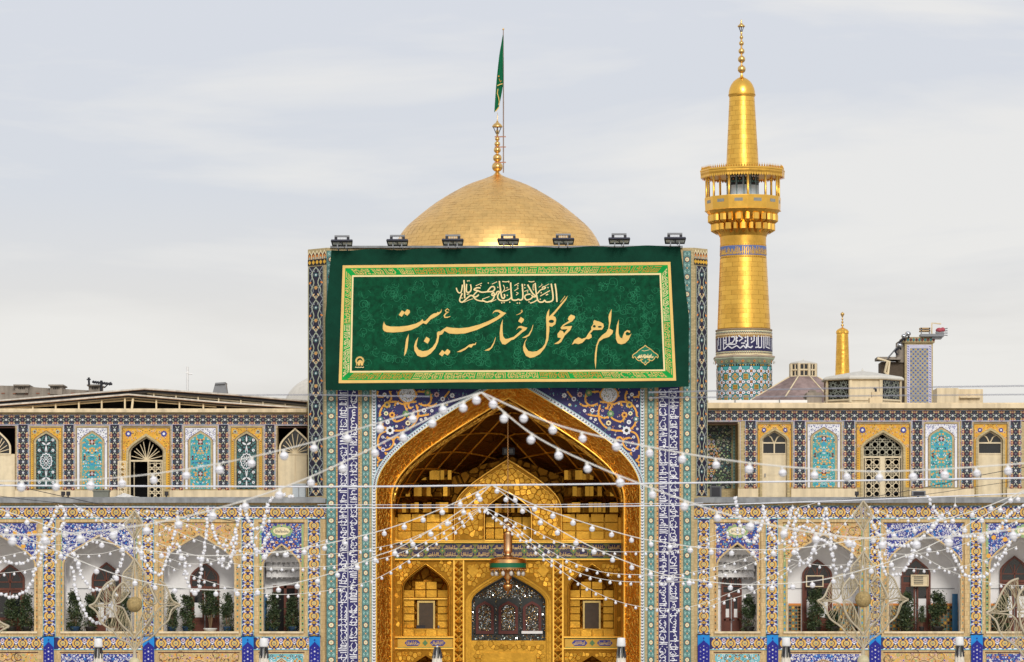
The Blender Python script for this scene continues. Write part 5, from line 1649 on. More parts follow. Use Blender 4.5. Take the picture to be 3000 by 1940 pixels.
# calligraphy, outlines traced letter by letter
tA = lambda P: [(1110 + x / 5.923, 860 + y / 5.923) for x, y in P]
tB = lambda P: [(1480 + x / 5.9225, 860 + y / 5.9225) for x, y in P]
tC = lambda P: [(1320 + x / 7.006, 800 + y / 7.006) for x, y in P]
WORDS = [
 (tA, [(90, 490), (70, 560), (70, 620), (90, 655), (140, 675), (240, 682), (400, 672), (560, 640), (680, 585), (770, 520), (825, 540), (900, 455), (960, 425), (1040, 375), (1085, 330), (1095, 270), (1070, 315), (1045, 330), (1020, 325), (1000, 345), (960, 350), (940, 360), (900, 385), (850, 440), (810, 480), (775, 487), (760, 450), (720, 490), (640, 530), (500, 565), (350, 580), (200, 578), (130, 560), (100, 525)]),
 (tA, [(345, 378), (400, 297), (455, 330), (398, 410)]), (tA, [(455, 325), (490, 277), (535, 295), (542, 335), (495, 392), (445, 360)]),
 (tA, [(2210, 345), (2150, 400), (2050, 470), (1900, 550), (1700, 640), (1500, 700), (1350, 712), (1220, 700), (1140, 655), (1100, 715), (1050, 730), (1030, 850), (980, 960), (900, 1050), (820, 1100), (740, 1112), (670, 1085), (620, 1000), (612, 920), (640, 830), (685, 765), (665, 850), (655, 920), (690, 980), (760, 1008), (850, 995), (930, 940), (985, 860), (1010, 770), (1010, 690), (1030, 665), (1065, 665), (1110, 630), (1180, 585), (1250, 600), (1400, 610), (1560, 595), (1750, 545), (1900, 485), (2050, 410), (2110, 360), (2070, 325), (2010, 325), (1970, 360), (1990, 320), (2030, 290), (2090, 292), (2150, 325)]),
 (tA, [(780, 835), (825, 757), (880, 790), (880, 820), (850, 878)]), (tA, [(1045, 1060), (1100, 987), (1155, 1030), (1100, 1100)]), (tA, [(1150, 1015), (1190, 970), (1240, 1005), (1235, 1035), (1195, 1083), (1140, 1050)]),
 (tA, [(520, 705), (475, 800), (455, 950), (440, 1095), (475, 1040), (500, 950), (515, 800)]),
 (tA, [(1693, 850), (1660, 885), (1640, 880), (1600, 890), (1570, 895), (1500, 950), (1350, 1025), (1420, 1025), (1500, 985), (1560, 935), (1605, 950), (1640, 905), (1680, 900)]),
 (tA, [(2025, 760), (1990, 860), (1940, 945), (1830, 1000), (1910, 1000), (1965, 950), (2005, 870), (2028, 780)]),
 (tB, [(-41, 455), (-80, 560), (-95, 700), (-90, 810), (-50, 885), (0, 895), (40, 870), (110, 815), (150, 805), (230, 740), (300, 680), (360, 640), (385, 600), (340, 590), (280, 570), (235, 575), (190, 640), (230, 605), (270, 605), (300, 625), (250, 670), (200, 715), (150, 760), (100, 775), (60, 790), (30, 795), (0, 795), (-35, 750), (-45, 650), (-45, 550)]),
 (tB, [(225, 490), (270, 412), (325, 450), (320, 480), (285, 525)]), (tB, [(485, 540), (450, 640), (400, 720), (290, 780), (360, 775), (420, 740), (465, 650), (485, 570)]),
 (tB, [(385, 775), (345, 860), (350, 930), (400, 1005), (470, 1020), (550, 1010), (640, 950), (690, 880), (712, 780), (715, 600), (708, 420), (730, 330), (765, 270), (760, 410), (850, 320), (950, 200), (1085, 42), (1060, 110), (950, 250), (830, 395), (870, 415), (885, 460), (870, 540), (810, 585), (765, 575), (765, 650), (745, 820), (690, 950), (600, 1060), (500, 1115), (430, 1125), (360, 1090), (315, 1000), (310, 930), (340, 840)]),
 (tB, [(1035, 45), (945, 165), (970, 150), (1040, 55)]),
 (tB, [(1140, 372), (1100, 410), (1085, 455), (1110, 480), (1000, 550), (960, 600), (975, 630), (1080, 625), (1020, 700), (1000, 660), (955, 645), (905, 710), (910, 770), (970, 780), (930, 830), (845, 885), (920, 880), (970, 850), (1030, 740), (1130, 640), (1160, 570), (1080, 575), (1000, 580), (1060, 540), (1160, 490), (1210, 430), (1205, 395)]),
 (tB, [(1545, 465), (1525, 500), (1530, 530), (1490, 590), (1495, 630), (1440, 700), (1400, 770), (1330, 795), (1270, 765), (1200, 810), (1155, 895), (1210, 870), (1270, 885), (1340, 860), (1400, 795), (1450, 800), (1500, 770), (1495, 720), (1470, 705), (1530, 640), (1600, 640), (1680, 635), (1712, 580), (1700, 530), (1640, 495), (1580, 480)]),
 (tB, [(1845, 275), (1800, 370), (1790, 420), (1800, 520), (1790, 610), (1750, 680), (1680, 730), (1620, 800), (1580, 900), (1555, 1050), (1550, 1180), (1567, 1320), (1578, 1200), (1585, 1050), (1600, 920), (1630, 840), (1700, 790), (1800, 760), (1860, 700), (1870, 650), (1830, 625), (1805, 615), (1830, 500), (1840, 400)]),
 (tB, [(1970, 455), (1935, 560), (1915, 700), (1920, 800), (1950, 870), (2010, 890), (2080, 870), (2140, 810), (2190, 700), (2150, 735), (2100, 735), (2085, 700), (2110, 670), (2165, 690), (2165, 655), (2120, 640), (2070, 670), (2040, 740), (2030, 785), (1990, 770), (1965, 700), (1965, 580)])]
lt = CV()
for T, P in WORDS:
    lt.add(PGOLD, T(P), 1)
for T, c_, rx, ry in ((tB, (802, 490), 45, 28), (tB, (1545, 575), 26, 22), (tB, (1640, 585), 36, 15)):
    p = T([c_])[0]; lt.disc(CLOTH, p[0], p[1], rx / 5.92, 3, 10, ry / 5.92)
lt.stroke(PGOLD, tA([(1222, 300), (1190, 268), (1155, 300), (1165, 325), (1215, 325), (1165, 350), (1135, 390), (1145, 418), (1190, 420), (1242, 402)]), [2, 3, 3.4, 3.2, 2.6, 3.2, 4, 4, 3, 1.5], 1)
lt.stroke(PGOLD, tB([(278, 300), (295, 292), (298, 318), (282, 325), (278, 300)]), 1.8, 1)
lt.stroke(PGOLD, tB([(300, 320), (250, 358), (190, 380)]), [2.4, 2.2, .8], 1)
SAL = [([(2145, 225), (2170, 400), (2182, 600)], 4.2), ([(2065, 225), (2100, 450), (2095, 560), (2040, 595), (1960, 600), (1930, 565), (1895, 600), (1830, 600), (1790, 560), (1770, 480), (1745, 330), (1735, 210)], 4.2),
       ([(1580, 245), (1680, 420), (1750, 480), (1700, 495), (1662, 455)], 4.2), ([(1780, 430), (1850, 350), (1920, 330), (1950, 300), (1900, 288), (1880, 320)], 3.4), ([(1775, 560), (1700, 605), (1630, 625)], 3.2),
       ([(1640, 440), (1560, 450), (1520, 500), (1560, 560), (1640, 540), (1680, 500)], 4.0), ([(1470, 230), (1485, 500), (1440, 560), (1390, 545), (1350, 562), (1280, 560), (1252, 500), (1232, 200)], 4.2),
       ([(1250, 500), (1210, 545), (1120, 575), (1020, 568), (970, 520), (975, 450), (1010, 392), (960, 390), (930, 450)], 4.0), ([(1000, 170), (1030, 380), (1050, 500), (1085, 530), (1112, 490), (1100, 440)], 4.2),
       ([(930, 450), (860, 470), (850, 435), (885, 410), (900, 470), (860, 560), (760, 602), (700, 590), (650, 560)], 4.0), ([(760, 380), (830, 295), (890, 290), (905, 340), (860, 385), (760, 390), (640, 402), (560, 370), (480, 350), (540, 310), (615, 315)], 4.0),
       ([(560, 372), (490, 440), (470, 500), (560, 570), (700, 585)], 3.6), ([(580, 450), (545, 485), (490, 500), (420, 465), (330, 530), (250, 602), (200, 592), (190, 545), (240, 420)], 4.0),
       ([(275, 150), (288, 350), (290, 525)], 4.4), ([(245, 245), (222, 390), (170, 412), (132, 360), (120, 310)], 3.6), ([(330, 230), (325, 370), (350, 402), (400, 390), (424, 330), (410, 240)], 3.8),
       ([(1060, 180), (1140, 190), (1200, 175), (1190, 205)], 2.4), ([(1600, 175), (1660, 190), (1720, 175)], 2.4), ([(1310, 265), (1400, 215)], 2.0), ([(850, 235), (955, 185)], 2.0), ([(515, 270), (645, 215)], 2.0), ([(1840, 480), (2040, 365)], 2.6),
       ([(1100, 385), (1215, 335)], 2.2), ([(1510, 385), (1600, 355)], 2.0), ([(1080, 250), (1110, 330), (1060, 410)], 2.4), ([(1700, 230), (1690, 330)], 2.2), ([(280, 605), (380, 560), (460, 535)], 1.8), ([(820, 605), (940, 550)], 1.8), ([(650, 545), (800, 490)], 2.0),
       ([(1810, 300), (1880, 250), (1865, 230)], 1.6), ([(1930, 275), (2020, 230)], 1.6), ([(1345, 460), (1390, 420), (1350, 405)], 2.0), ([(1310, 370), (1390, 320), (1360, 310)], 1.8)]
for P, w_ in SAL:
    lt.stroke(PPALE, tC(smooth_path(P, 3)) if len(P) > 2 else tC(P), w_, 1)
for x, y in ((775, 212), (1050, 620), (1100, 612), (1370, 625), (1415, 622), (350, 170), (380, 165), (345, 440), (375, 435), (1965, 455), (1990, 445), (1165, 465), (1160, 310), (620, 265), (1580, 395), (1380, 270), (1860, 410), (2000, 305), (235, 520), (1215, 605), (1610, 600), (1840, 545), (1700, 350), (1520, 250), (1525, 310), (970, 300)):
    p = tC([(x, y)])[0]; lt.dia(PPALE, p[0], p[1], 2.3, 1)
# cartouche lower right and emblem lower left
tE = lambda P: [(1840 + x / 11, 1000 + y / 11) for x, y in P]
half = [(550, 140), (590, 185), (680, 240), (760, 300), (830, 370), (900, 410), (955, 460), (965, 520), (945, 560), (910, 510), (870, 520), (830, 590), (770, 640), (710, 640), (680, 580), (620, 590), (690, 630), (670, 680), (600, 720), (550, 780)]
outl = half + [(1100 - x, y) for x, y in half[::-1]]
lt.add(mat('cartouche_green', (28, 118, 88), rough=.8), tE(outl), 0)
lt.stroke(PGOLD, tE(outl), 2.2, 2)
rr = random.Random(9)
for i in range(18):
    x = 300 + i * 28
    lt.stroke(PPALE, tE([(x, 530 - rr.uniform(0, 30)), (x + 12, 560 - rr.uniform(0, 50)), (x + 30, 500 - rr.uniform(0, 90))]), 1.8, 3)
lt.stroke(PPALE, tE([(440, 310), (520, 325), (690, 285)]), 1.4, 3); lt.stroke(PPALE, tE([(520, 690), (570, 690), (560, 640)]), 1.6, 3)
lt.stroke(PPALE, tE([(500, 540), (540, 560), (590, 470)]), 2.4, 3); lt.stroke(PPALE, tE([(290, 535), (330, 560), (370, 500)]), 2.4, 3)
tF = lambda P: [(980 + x / 11.85, 1020 + y / 11.85) for x, y in P]
for k in range(-3, 16):
    a = pi * k / 12 - .02
    lt.stroke(PGOLD, tF([(885 + 95 * math.cos(a), 455 - 95 * math.sin(a)), (885 + 155 * math.cos(a), 455 - 155 * math.sin(a))]), 2.3, 2)
lt.add(PGOLD, tF([(815, 620), (815, 500), (850, 440), (905, 420), (950, 450), (1000, 540), (1000, 620), (920, 620), (915, 545), (895, 545), (890, 620)]), 2)
lt.stroke(PGOLD, tF([(770, 540), (770, 620)]), 1.8, 2)
for i in range(10):
    x = 730 + i * 30
    lt.stroke(PPALE, tF([(x, 690), (x + 14, 665 + (i % 3) * 12), (x + 28, 685)]), 2.0, 2)
part(lt.mesh(fmap=bn, d=-0.03), 'calligraphy', BN, 'stuff')

# ------------------------------------------------------------------ floodlights along the top of the banner
HOUS = mat('floodlight_housing', (58, 58, 70), rough=.5, var=.12)
FGL = mat('floodlight_glass', (200, 204, 206), rough=.2, spec=.6)
fnames = ['first from the left, above the banner corner', 'second from the left', 'third from the left', 'fourth from the left, in the middle', 'fifth from the left', 'sixth from the left', 'seventh from the left, above the right banner corner']
for i, fx in enumerate((1003, 1165, 1327, 1489, 1650, 1813, 1976)):
    fy = 727 - i * 1.2
    FLY = -2.0
    base = WP(fx, fy, FLY + .6)
    fl = thing('floodlight', 'black floodlight on the portal parapet, ' + fnames[i], 'floodlight', base, 'floodlights lighting the banner')
    h = MB()
    x0, x1 = base[0] - .40, base[0] + .40
    # tilted slab, glass face turned down to the cloth
    za, zb = base[2] + .21, base[2] + .04; ya, yb_ = base[1] - .55, base[1] - .15
    P = [(x0, ya, za), (x1, ya, za), (x1 - .04, yb_, zb), (x0 + .05, yb_, zb)]
    T_ = [(x, y - .06, z + .09) for x, y, z in P]
    T_ = [(x0 + .02, ya + .08, za + .06), (x1 - .02, ya + .08, za + .06), (x1 - .06, yb_ + .10, zb + .10), (x0 + .06, yb_ + .10, zb + .10)]
    h.face(P, HOUS); h.face(T_, HOUS)
    for k in range(4):
        h.face([P[k], P[(k + 1) % 4], T_[(k + 1) % 4], T_[k]], HOUS)
    part(h, 'housing', fl)
    gl = MB()
    lrp = lambda u, v: tuple((P[0][q] * (1 - u) + P[1][q] * u) * (1 - v) + (P[3][q] * (1 - u) + P[2][q] * u) * v - (.006 if q == 1 else .004 if q == 2 else 0) for q in range(3))
    for u0, u1 in ((.07, .5), (.54, .95)):
        gl.face([lrp(u0, .28), lrp(u1, .28), lrp(u1, .72), lrp(u0, .72)], FGL)
    part(gl, 'glass', fl)
    gb = MB()
    gb.box3((x0 + .13, ya + .18, za + .16), (x1 - .13, ya + .30, za + .22), STEEL)
    for q in (x0 + .13, x1 - .23):
        gb.box3((q, ya + .18, za + .02), (q + .10, ya + .30, za + .16), BLACKM)
    for q in range(5):
        gb.box3((x0 + .27 + q * .06, ya + .2, za + .05), (x0 + .285 + q * .06, ya + .28, za + .16), WHITEM)
    part(gb, 'ballast_frame', fl)
    br = MB()
    for q in (x0 + .24, x1 - .24):
        br.box3((q - .02, yb_ - .3, base[2] - .04), (q + .02, base[1] + .75, base[2] + .0), STEEL)
        br.box3((q - .02, yb_ - .3, base[2] + .0), (q + .02, yb_ - .25, base[2] + .1), STEEL)
    br.tube([(base[0] - .12, ya + .1, za - .02), (base[0], ya + .05, za - .1), (base[0] + .1, ya + .15, base[2] - .02)], .012, BLACKM, 4)
    part(br, 'bracket', fl)
# ------------------------------------------------------------------ golden dome
def tile_rows(axis, prof, n_of, parent, mats, rowname, max_obj, bow=1, proud=.02, gap=.03, lift=0.0, seed=1, front=1.45):
    """plates laid in courses on a surface of revolution; prof = list of (radius, z) course edges, bottom first.
    The largest facing plates are objects that share a mesh per course, the rest one joined part."""
    r = random.Random(seed)
    rest = MB(); used = 0
    for j in range(len(prof) - 1):
        (r0, z0), (r1, z1) = prof[j], prof[j + 1]
        n = n_of((r0 + r1) / 2)
        w = 2 * pi / n
        off = (j % 2) * w / 2 + r.uniform(-.1, .1) * w
        L = math.hypot(r1 - r0, z1 - z0) or 1
        nr, nz = (z1 - z0) / L, (r0 - r1) / L
        def plate(mb, a, t0, t1, m_):
            rows = []
            for v, (ra, za) in ((0, (r0 + (r1 - r0) * gap, z0 + (z1 - z0) * gap)), (1, (r1 + (r0 - r1) * gap, z1 + (z0 - z1) * gap))):
                row = []
                for q in range(bow + 1):
                    u = q / bow
                    aa = a + (u - .5) * w * (1 - gap)
                    pr = proud + t0 * (u - .5) + t1 * (v - .5)
                    row.append(((ra + nr * pr) * math.sin(aa), -(ra + nr * pr) * math.cos(aa), za + nz * pr))
                rows.append(row)
            mb.grid(rows, m_, bow > 1)
            lo = [((r0 - nr * .01) * math.sin(a + (q / bow - .5) * w * (1 - gap)), -(r0 - nr * .01) * math.cos(a + (q / bow - .5) * w * (1 - gap)), z0 + (z1 - z0) * gap) for q in range(bow + 1)]
            mb.grid([lo, rows[0]], m_, False)
        variants = []
        for i in range(n):
            a = off + i * w
            a = (a + pi) % (2 * pi) - pi
            if abs(a) < front and used < max_obj:
                if len(variants) < 3:
                    m = MB(); plate(m, 0, r.uniform(-lift, lift), r.uniform(-lift, lift), mats[len(variants) % len(mats)])
                    variants.append(m.mesh(rowname))
                inst(r.choice(variants), rowname, parent, axis, (0, 0, a)); used += 1
            else:
                m = MB(); plate(m, a, r.uniform(-lift, lift), r.uniform(-lift, lift), r.choice(mats))
                b0 = len(rest.v)
                rest.v += [(x + axis[0], y + axis[1], z + axis[2]) for x, y, z in m.v]
                rest.f += [tuple(q + b0 for q in f_) for f_ in m.f]; rest.mi += [rest.m(m.mats[k]) for k in m.mi]; rest.sm += m.sm
    if rest.f:
        part(rest, rowname + 's_beyond', parent, 'stuff')

def resample(P, step):
    out = [P[0]]; acc = 0
    for a, b in zip(P, P[1:]):
        L = math.hypot(b[0] - a[0], b[1] - a[1]); d = 0
        while acc + (L - d) >= step:
            d += step - acc; acc = 0
            t = d / L
            out.append((a[0] + (b[0] - a[0]) * t, a[1] + (b[1] - a[1]) * t))
        acc += L - d
    return out

DY = 45.0
kd = S * kk(DY)
dbase = WP(1457, 1000, DY)
GD = thing('golden_dome', 'large gold plated dome rising behind the green banner', 'dome', dbase)
DP = smooth_path([(275, 1000), (288, 900), (304, 830), (311, 780), (306, 735), (275, 678), (228, 634), (170, 590), (93, 546), (33, 523), (14, 515), (4, 509)], 8)
DPm = [(r_ * kd, (1000 - y) * kd) for r_, y in DP]
m = MB(); m.lathe(dbase, DPm, 72, mat('dome_joint', linear=(.72, .45, .16), rough=.5, metal=1, var=.2)); m.lathe(dbase, [(290 * kd, -6), (290 * kd, -.2), (275 * kd, 0)], 48, GOLDD)
part(m, 'dome_shell', GD)
courses = resample([p for p in DPm if p[1] > (1000 - 765) * kd], 13.2 * kd)
tile_rows(dbase, courses, lambda r_: max(10, round(2 * pi * r_ / (27 * kd))), GD, [GOLDD, GOLDD, GOLDD2], 'gold_plate', 300, bow=2, proud=.012, gap=.016, lift=.006, seed=4)
def finial(parent, c, kpx, items, m_, n=16):
    for nm, prof in items:
        q = MB(); q.lathe(c, [(r_ * kpx, z_ * kpx) for r_, z_ in prof], n, m_); part(q, nm, parent)
def ballprof(r_, z_, s=1.0):
    return [(max(.2, r_ * math.sin(pi * i / 10)), z_ - r_ * s * math.cos(pi * i / 10)) for i in range(11)]
fz0 = lambda y: 1000 - y
finial(GD, dbase, kd, [('finial_stem', [(14, fz0(515)), (8, fz0(508)), (3.2, fz0(500)), (3, fz0(390)), (5, fz0(384)), (2, fz0(380)), (.5, fz0(330))])] +
       [('finial_ball', ballprof(r_, fz0(y), .95)) for y, r_ in ((489, 16), (463, 13), (439.6, 10.5), (422, 8.5), (407, 7))] +
       [('lamp_hood', [(.5, fz0(352)), (3, fz0(356)), (5, fz0(360)), (11, fz0(364)), (15.5, fz0(370)), (15, fz0(373)), (2, fz0(372))])], mat('gold_finial', linear=(.85, .55, .2), rough=.25, metal=1, var=.1))
m = MB()
for k in range(6):
    a = k * pi / 3
    m.tube([(dbase[0] + 13 * kd * math.sin(a), dbase[1] - 13 * kd * math.cos(a), dbase[2] + fz0(373) * kd), (dbase[0] + 4 * kd * math.sin(a), dbase[1] - 4 * kd * math.cos(a), dbase[2] + fz0(392) * kd)], .015, BLACKM, 4)
part(m, 'lamp_cage', GD)
# flag
FP = thing('flagpole', 'thin flagpole with a furled green flag strapped to the dome finial', 'flag', WP(1475, 505, DY - .4))
m = MB(); m.tube([WP(1475, 506, DY - .4), WP(1475, 300, DY - .4), WP(1474.5, 88, DY - .4)], [.03, .03, .02], mat('pole_brown', (150, 128, 116), rough=.5), 7)
m.ball(WP(1474.5, 86, DY - .4), .05, GOLDD, 8, 6); part(m, 'pole', FP)
m = MB()
for y in (401, 431, 476):
    m.tube([WP(1449, y, DY - .4), WP(1482, y, DY - .4)], .028, mat('copper_strap', (176, 120, 90), rough=.4, metal=.5), 5)
part(m, 'straps', FP)
FLG = mat('flag_green', (20, 118, 78), rough=.7, var=.2, vs_=3, spec=.2)
Lf = [(1473, 102), (1469, 125), (1463, 160), (1458, 205), (1454, 245), (1451, 285), (1448, 330)]
Rt = [(1475, 104), (1475, 125), (1475, 160), (1475, 205), (1474, 246), (1468, 285), (1461, 316)]
m = MB(); rows = []
for (xa, ya), (xb, yb) in zip(smooth_path(Lf, 4), smooth_path(Rt, 4)):
    rows.append([WP(xa + (xb - xa) * u / 8, ya + (yb - ya) * u / 8, DY - .4, .10 * math.sin(u * 2.3 + ya * .02) - .05) for u in range(9)])
m.grid(rows, FLG); part(m, 'cloth', FP)
fc = CV()
fc.stroke(PGOLD, [(1457, 253), (1464, 249), (1472, 247)], 2.6, 1); fc.stroke(PGOLD, [(1452, 328), (1457, 322), (1462, 315)], 3, 1)
fc.stroke(PGOLD, [(1459, 262), (1457, 275), (1461, 288), (1463, 300), (1461, 310)], 2.2, 1)
fc.disc(PGOLD2, 1461, 225, 2.4, 1, 8); fc.stroke(PGOLD2, [(1462, 232), (1466, 242), (1470, 238)], 1.6, 1)
part(fc.mesh(DY - .4, -.17), 'gold_embroidery', FP, 'stuff')

# ------------------------------------------------------------------ great minaret
MY = 25.0
km = S * kk(MY)
mgy = HY + ZC / km
MCX = 2190
mc = WP(MCX, mgy, MY)
MN = thing('golden_minaret', 'tall gold minaret with columned balcony and blue lettered base', 'minaret', mc)
def ml(prof, m_, name, n=40, smooth=True, a0=0.0, parent=None, kind=None):
    q = MB(); q.lathe(mc, [(r_ * km, (mgy - y) * km) for r_, y in prof], n, m_, smooth, a0, a0 + 2 * pi)
    return part(q, name, parent or MN, kind)
mp = lambda r_, y: (r_ * km, (mgy - y) * km)
# shafts: dark joints behind proud plates
ml([(77, 966), (67.5, 757)], JOINT, 'lower_shaft'); ml([(47.5, 500), (36, 284)], JOINT, 'upper_shaft')
def shaft(y0, y1, r0, r1, rows, seed, mx):
    prof = [mp(r0 + (r1 - r0) * j / rows, y0 + (y1 - y0) * j / rows) for j in range(rows + 1)]
    tile_rows(mc, prof, lambda r_: 11, MN, [GOLDM, GOLDM, GOLDM2], 'gold_plate', mx, bow=6, proud=.010, gap=.018, lift=.0025, seed=seed, front=1.6)
shaft(964, 759, 77, 67.8, 15, 3, 150)
shaft(496, 285, 47.3, 36.2, 15, 5, 150)
ml([(36, 287), (38, 284), (38.8, 279), (38.5, 270), (36.5, 260), (32, 249), (25, 239), (15, 231), (5, 226), (4, 220)], GOLDM, 'cap_dome', 32)
ml([(39.6, 281), (39.9, 279), (39.6, 277)], JOINT, 'cap_seam', 32)
mf = mat('gold_finial')
finial(MN, mc, km, [('finial_stem', [(4, mgy - 222), (3, mgy - 218), (2.6, mgy - 100), (3.5, mgy - 96), (1.2, mgy - 92), (1, mgy - 84)])] + [('finial_ball', ballprof(r_, mgy - y)) for y, r_ in ((203, 12), (174, 10.8), (150, 9), (127, 7.2), (109.5, 5.4))] +
       [('lamp_hood', [(.4, mgy - 57), (2.5, mgy - 62), (1.5, mgy - 65), (5, mgy - 71), (11, mgy - 76), (10.6, mgy - 79), (1, mgy - 78)])], mf)
m = MB()
for k in range(6):
    a = k * pi / 3
    m.tube([(mc[0] + 8 * km * math.sin(a), mc[1] - 8 * km * math.cos(a), (mgy - 79) * km), (mc[0] + 2 * km * math.sin(a), mc[1] - 2 * km * math.cos(a), (mgy - 94) * km)], .014, BLACKM, 4)
part(m, 'lamp_cage', MN)
# balcony: twelve sided
A12 = math.radians(5)
ml([(46, 497), (116, 499), (124, 502), (124.5, 510), (123, 517), (120, 520), (120, 518), (50, 512)], GOLDM2, 'balcony_roof', 12, False, A12)
ml([(123.5, 499), (125.5, 501), (125.5, 504), (124, 506)], GOLDM, 'roof_moulding', 12, False, A12)
def ring12(r_, y, u):
    """point on the twelve-gon: side index k + fraction"""
    k = int(u) % 12; f_ = u - int(u)
    p = [(r_ * math.sin(A12 + q * pi / 6), -r_ * math.cos(A12 + q * pi / 6)) for q in (k, k + 1)]
    return (mc[0] + (p[0][0] * (1 - f_) + p[1][0] * f_) * km, mc[1] + (p[0][1] * (1 - f_) + p[1][1] * f_) * km, (mgy - y) * km)
fr, spk = MB(), MB()
for k in range(12):
    for j in range(8):
        u = k + (j + .08) / 8; v = k + (j + .92) / 8; w_ = (u + v) / 2
        fr.face([ring12(124, 516, u), ring12(124, 516, v), ring12(124, 521, v), ring12(124, 525, w_), ring12(124, 521, u)], GOLDM)
        p = ring12(121, 499, w_)
        spk.lathe(p, [(.03, 0), (.035, .06), (.012, .09), (.004, .16)], 5, GOLDM2, False)
part(fr, 'fringe', MN, 'stuff'); part(spk, 'roof_spikes', MN, 'stuff')
for k in range(12):
    a = A12 + k * pi / 6
    m = MB(); c_ = (mc[0] + 107 * km * math.sin(a), mc[1] - 107 * km * math.cos(a), 0)
    m.lathe((c_[0], c_[1], (mgy - 583) * km), [(4.6 * km, 0), (4.6 * km, 3 * km), (3.5 * km, 4 * km), (3.3 * km, 60 * km), (4.6 * km, 62 * km), (4.6 * km, 66 * km)], 8, GOLDM)
    part(m, 'column', MN)
ml([(47, 512), (47, 620)], mat('balcony_drum_pale', (206, 222, 230), rough=.6), 'balcony_drum', 32)
bd = CV()
for k in range(14):
    a = (k + .5) * 2 * pi / 14 - pi
    X = a * 47
    bd.rect('dteal', X - 10.4, 512, X - 8.6, 600, 0)
    bd.rect('black', X - 8, 512, X + 8, 545, 0)
    for s in (-1, 1):
        bd.dia('white', X + s * 4, 520, 3.4, 1); bd.dia('teal', X + s * 4, 535, 3.4, 1); bd.dia('tan', X, 528, 2.6, 1)
def cyl(R_, ctr=mc):
    def f(x, y, q):
        a = x / R_
        rr_ = R_ * km - q
        return (ctr[0] + rr_ * math.sin(a), ctr[1] - rr_ * math.cos(a), (mgy - y) * km)
    return f
part(bd.mesh(fmap=cyl(47)), 'drum_tiles', MN, 'stuff')
ml([(106, 580), (112, 580), (112.5, 582), (111, 617), (113, 618), (113, 620), (100, 622)], GOLDM, 'parapet', 12, False, A12)
ml([(100, 600), (46, 600)], GOLDM2, 'balcony_floor', 12, False, A12)
for k in range(12):
    m = MB()
    P = [ring12(112.6, 590, k + .30), ring12(112.6, 590, k + .72), ring12(112.3, 599, k + .72), ring12(112.3, 599, k + .30)]
    m.face(P, mat('grey_pane', (150, 152, 146), rough=.3)); part(m, 'parapet_opening', MN)
def star(prof, n, pat, m_, name, a0=0.0):
    q = MB(); rows = []
    for r_, y, amp in prof:
        rows.append([(mc[0] + r_ * (1 + amp * pat[i % len(pat)]) * km * math.sin(a0 + 2 * pi * i / n), mc[1] - r_ * (1 + amp * pat[i % len(pat)]) * km * math.cos(a0 + 2 * pi * i / n), (mgy - y) * km) for i in range(n)])
    q.grid(rows, m_, False, True); return part(q, name, MN)
def niches(n, r_, y0, y1, depth, a0, wid, nm):
    """ring of hooded prismatic cells stepping out from the shaft"""
    for i in range(n):
        a = a0 + 2 * pi * i / n
        q = MB()
        wd = wid * (1.0 if i % 2 else .72)
        def pt(u, v, y):
            rr_ = (r_ + v) * km
            return (mc[0] + rr_ * math.sin(a) + u * km * math.cos(a), mc[1] - rr_ * math.cos(a) + u * km * math.sin(a), (mgy - y) * km)
        F = [(-wd, -6), (-wd * .55, 0), (wd * .55, 0), (wd, -6)]
        for (u0, v0), (u1, v1) in zip(F, F[1:]):
            q.face([pt(u0, v0, y1), pt(u1, v1, y1), pt(u1, v1, y0), pt(u0, v0, y0)], GOLDM)
            q.face([pt(u0, v0, y1), pt(u1, v1, y1), pt(0, -depth, y1 + 12)], GOLDM2)
            q.face([pt(u0, v0, y0), pt(u1, v1, y0), pt(0, -depth * .2 - 4, y0 - 9)], GOLDM)
        part(q, 'muqarnas_cell', MN)
ml([(108, 620), (97, 634), (88, 650), (84, 662), (74, 684), (69, 694)], GOLDM2, 'muqarnas_core', 24, False, A12)
niches(24, 103, 632, 650, 16, A12, 11, 1)
niches(24, 94, 659, 677, 20, A12 + pi / 24, 10, 2)
ml([(68, 692), (67, 718)], GOLDM2, 'neck', 40)
ml([(67.2, 717), (67.3, 760)], GOLDM2, 'blue_band', 40)
bb = CV()
bb.rect('green', -211, 717, 211, 724, 0); bb.rect('green', -211, 752, 211, 760, 0)
for k in range(60):
    X = (k + .5) * 422 / 60 - 211
    bb.rect(mat('band_blue', (104, 124, 178), rough=.35, metal=.3), X - 3.6, 724, X + 3.6, 752, 0)
    bb.dia('gold2', X, 720.5, 2.2, 2); bb.dia('gold2', X, 756, 2.4, 2)
rr = random.Random(4)
x = -205
while x < 205:
    h_ = rr.uniform(14, 24)
    bb.stroke(GOLDM, [(x, 750), (x + rr.uniform(-2, 2), 750 - h_)], 2.0, 3)
    bb.stroke(GOLDM, [(x, 749), (x + 4, 745 - rr.uniform(0, 14)), (x + 8, 748)], 1.7, 3)
    x += rr.uniform(4, 7)
part(bb.mesh(fmap=cyl(67.2)), 'band_mosaic', MN, 'stuff')
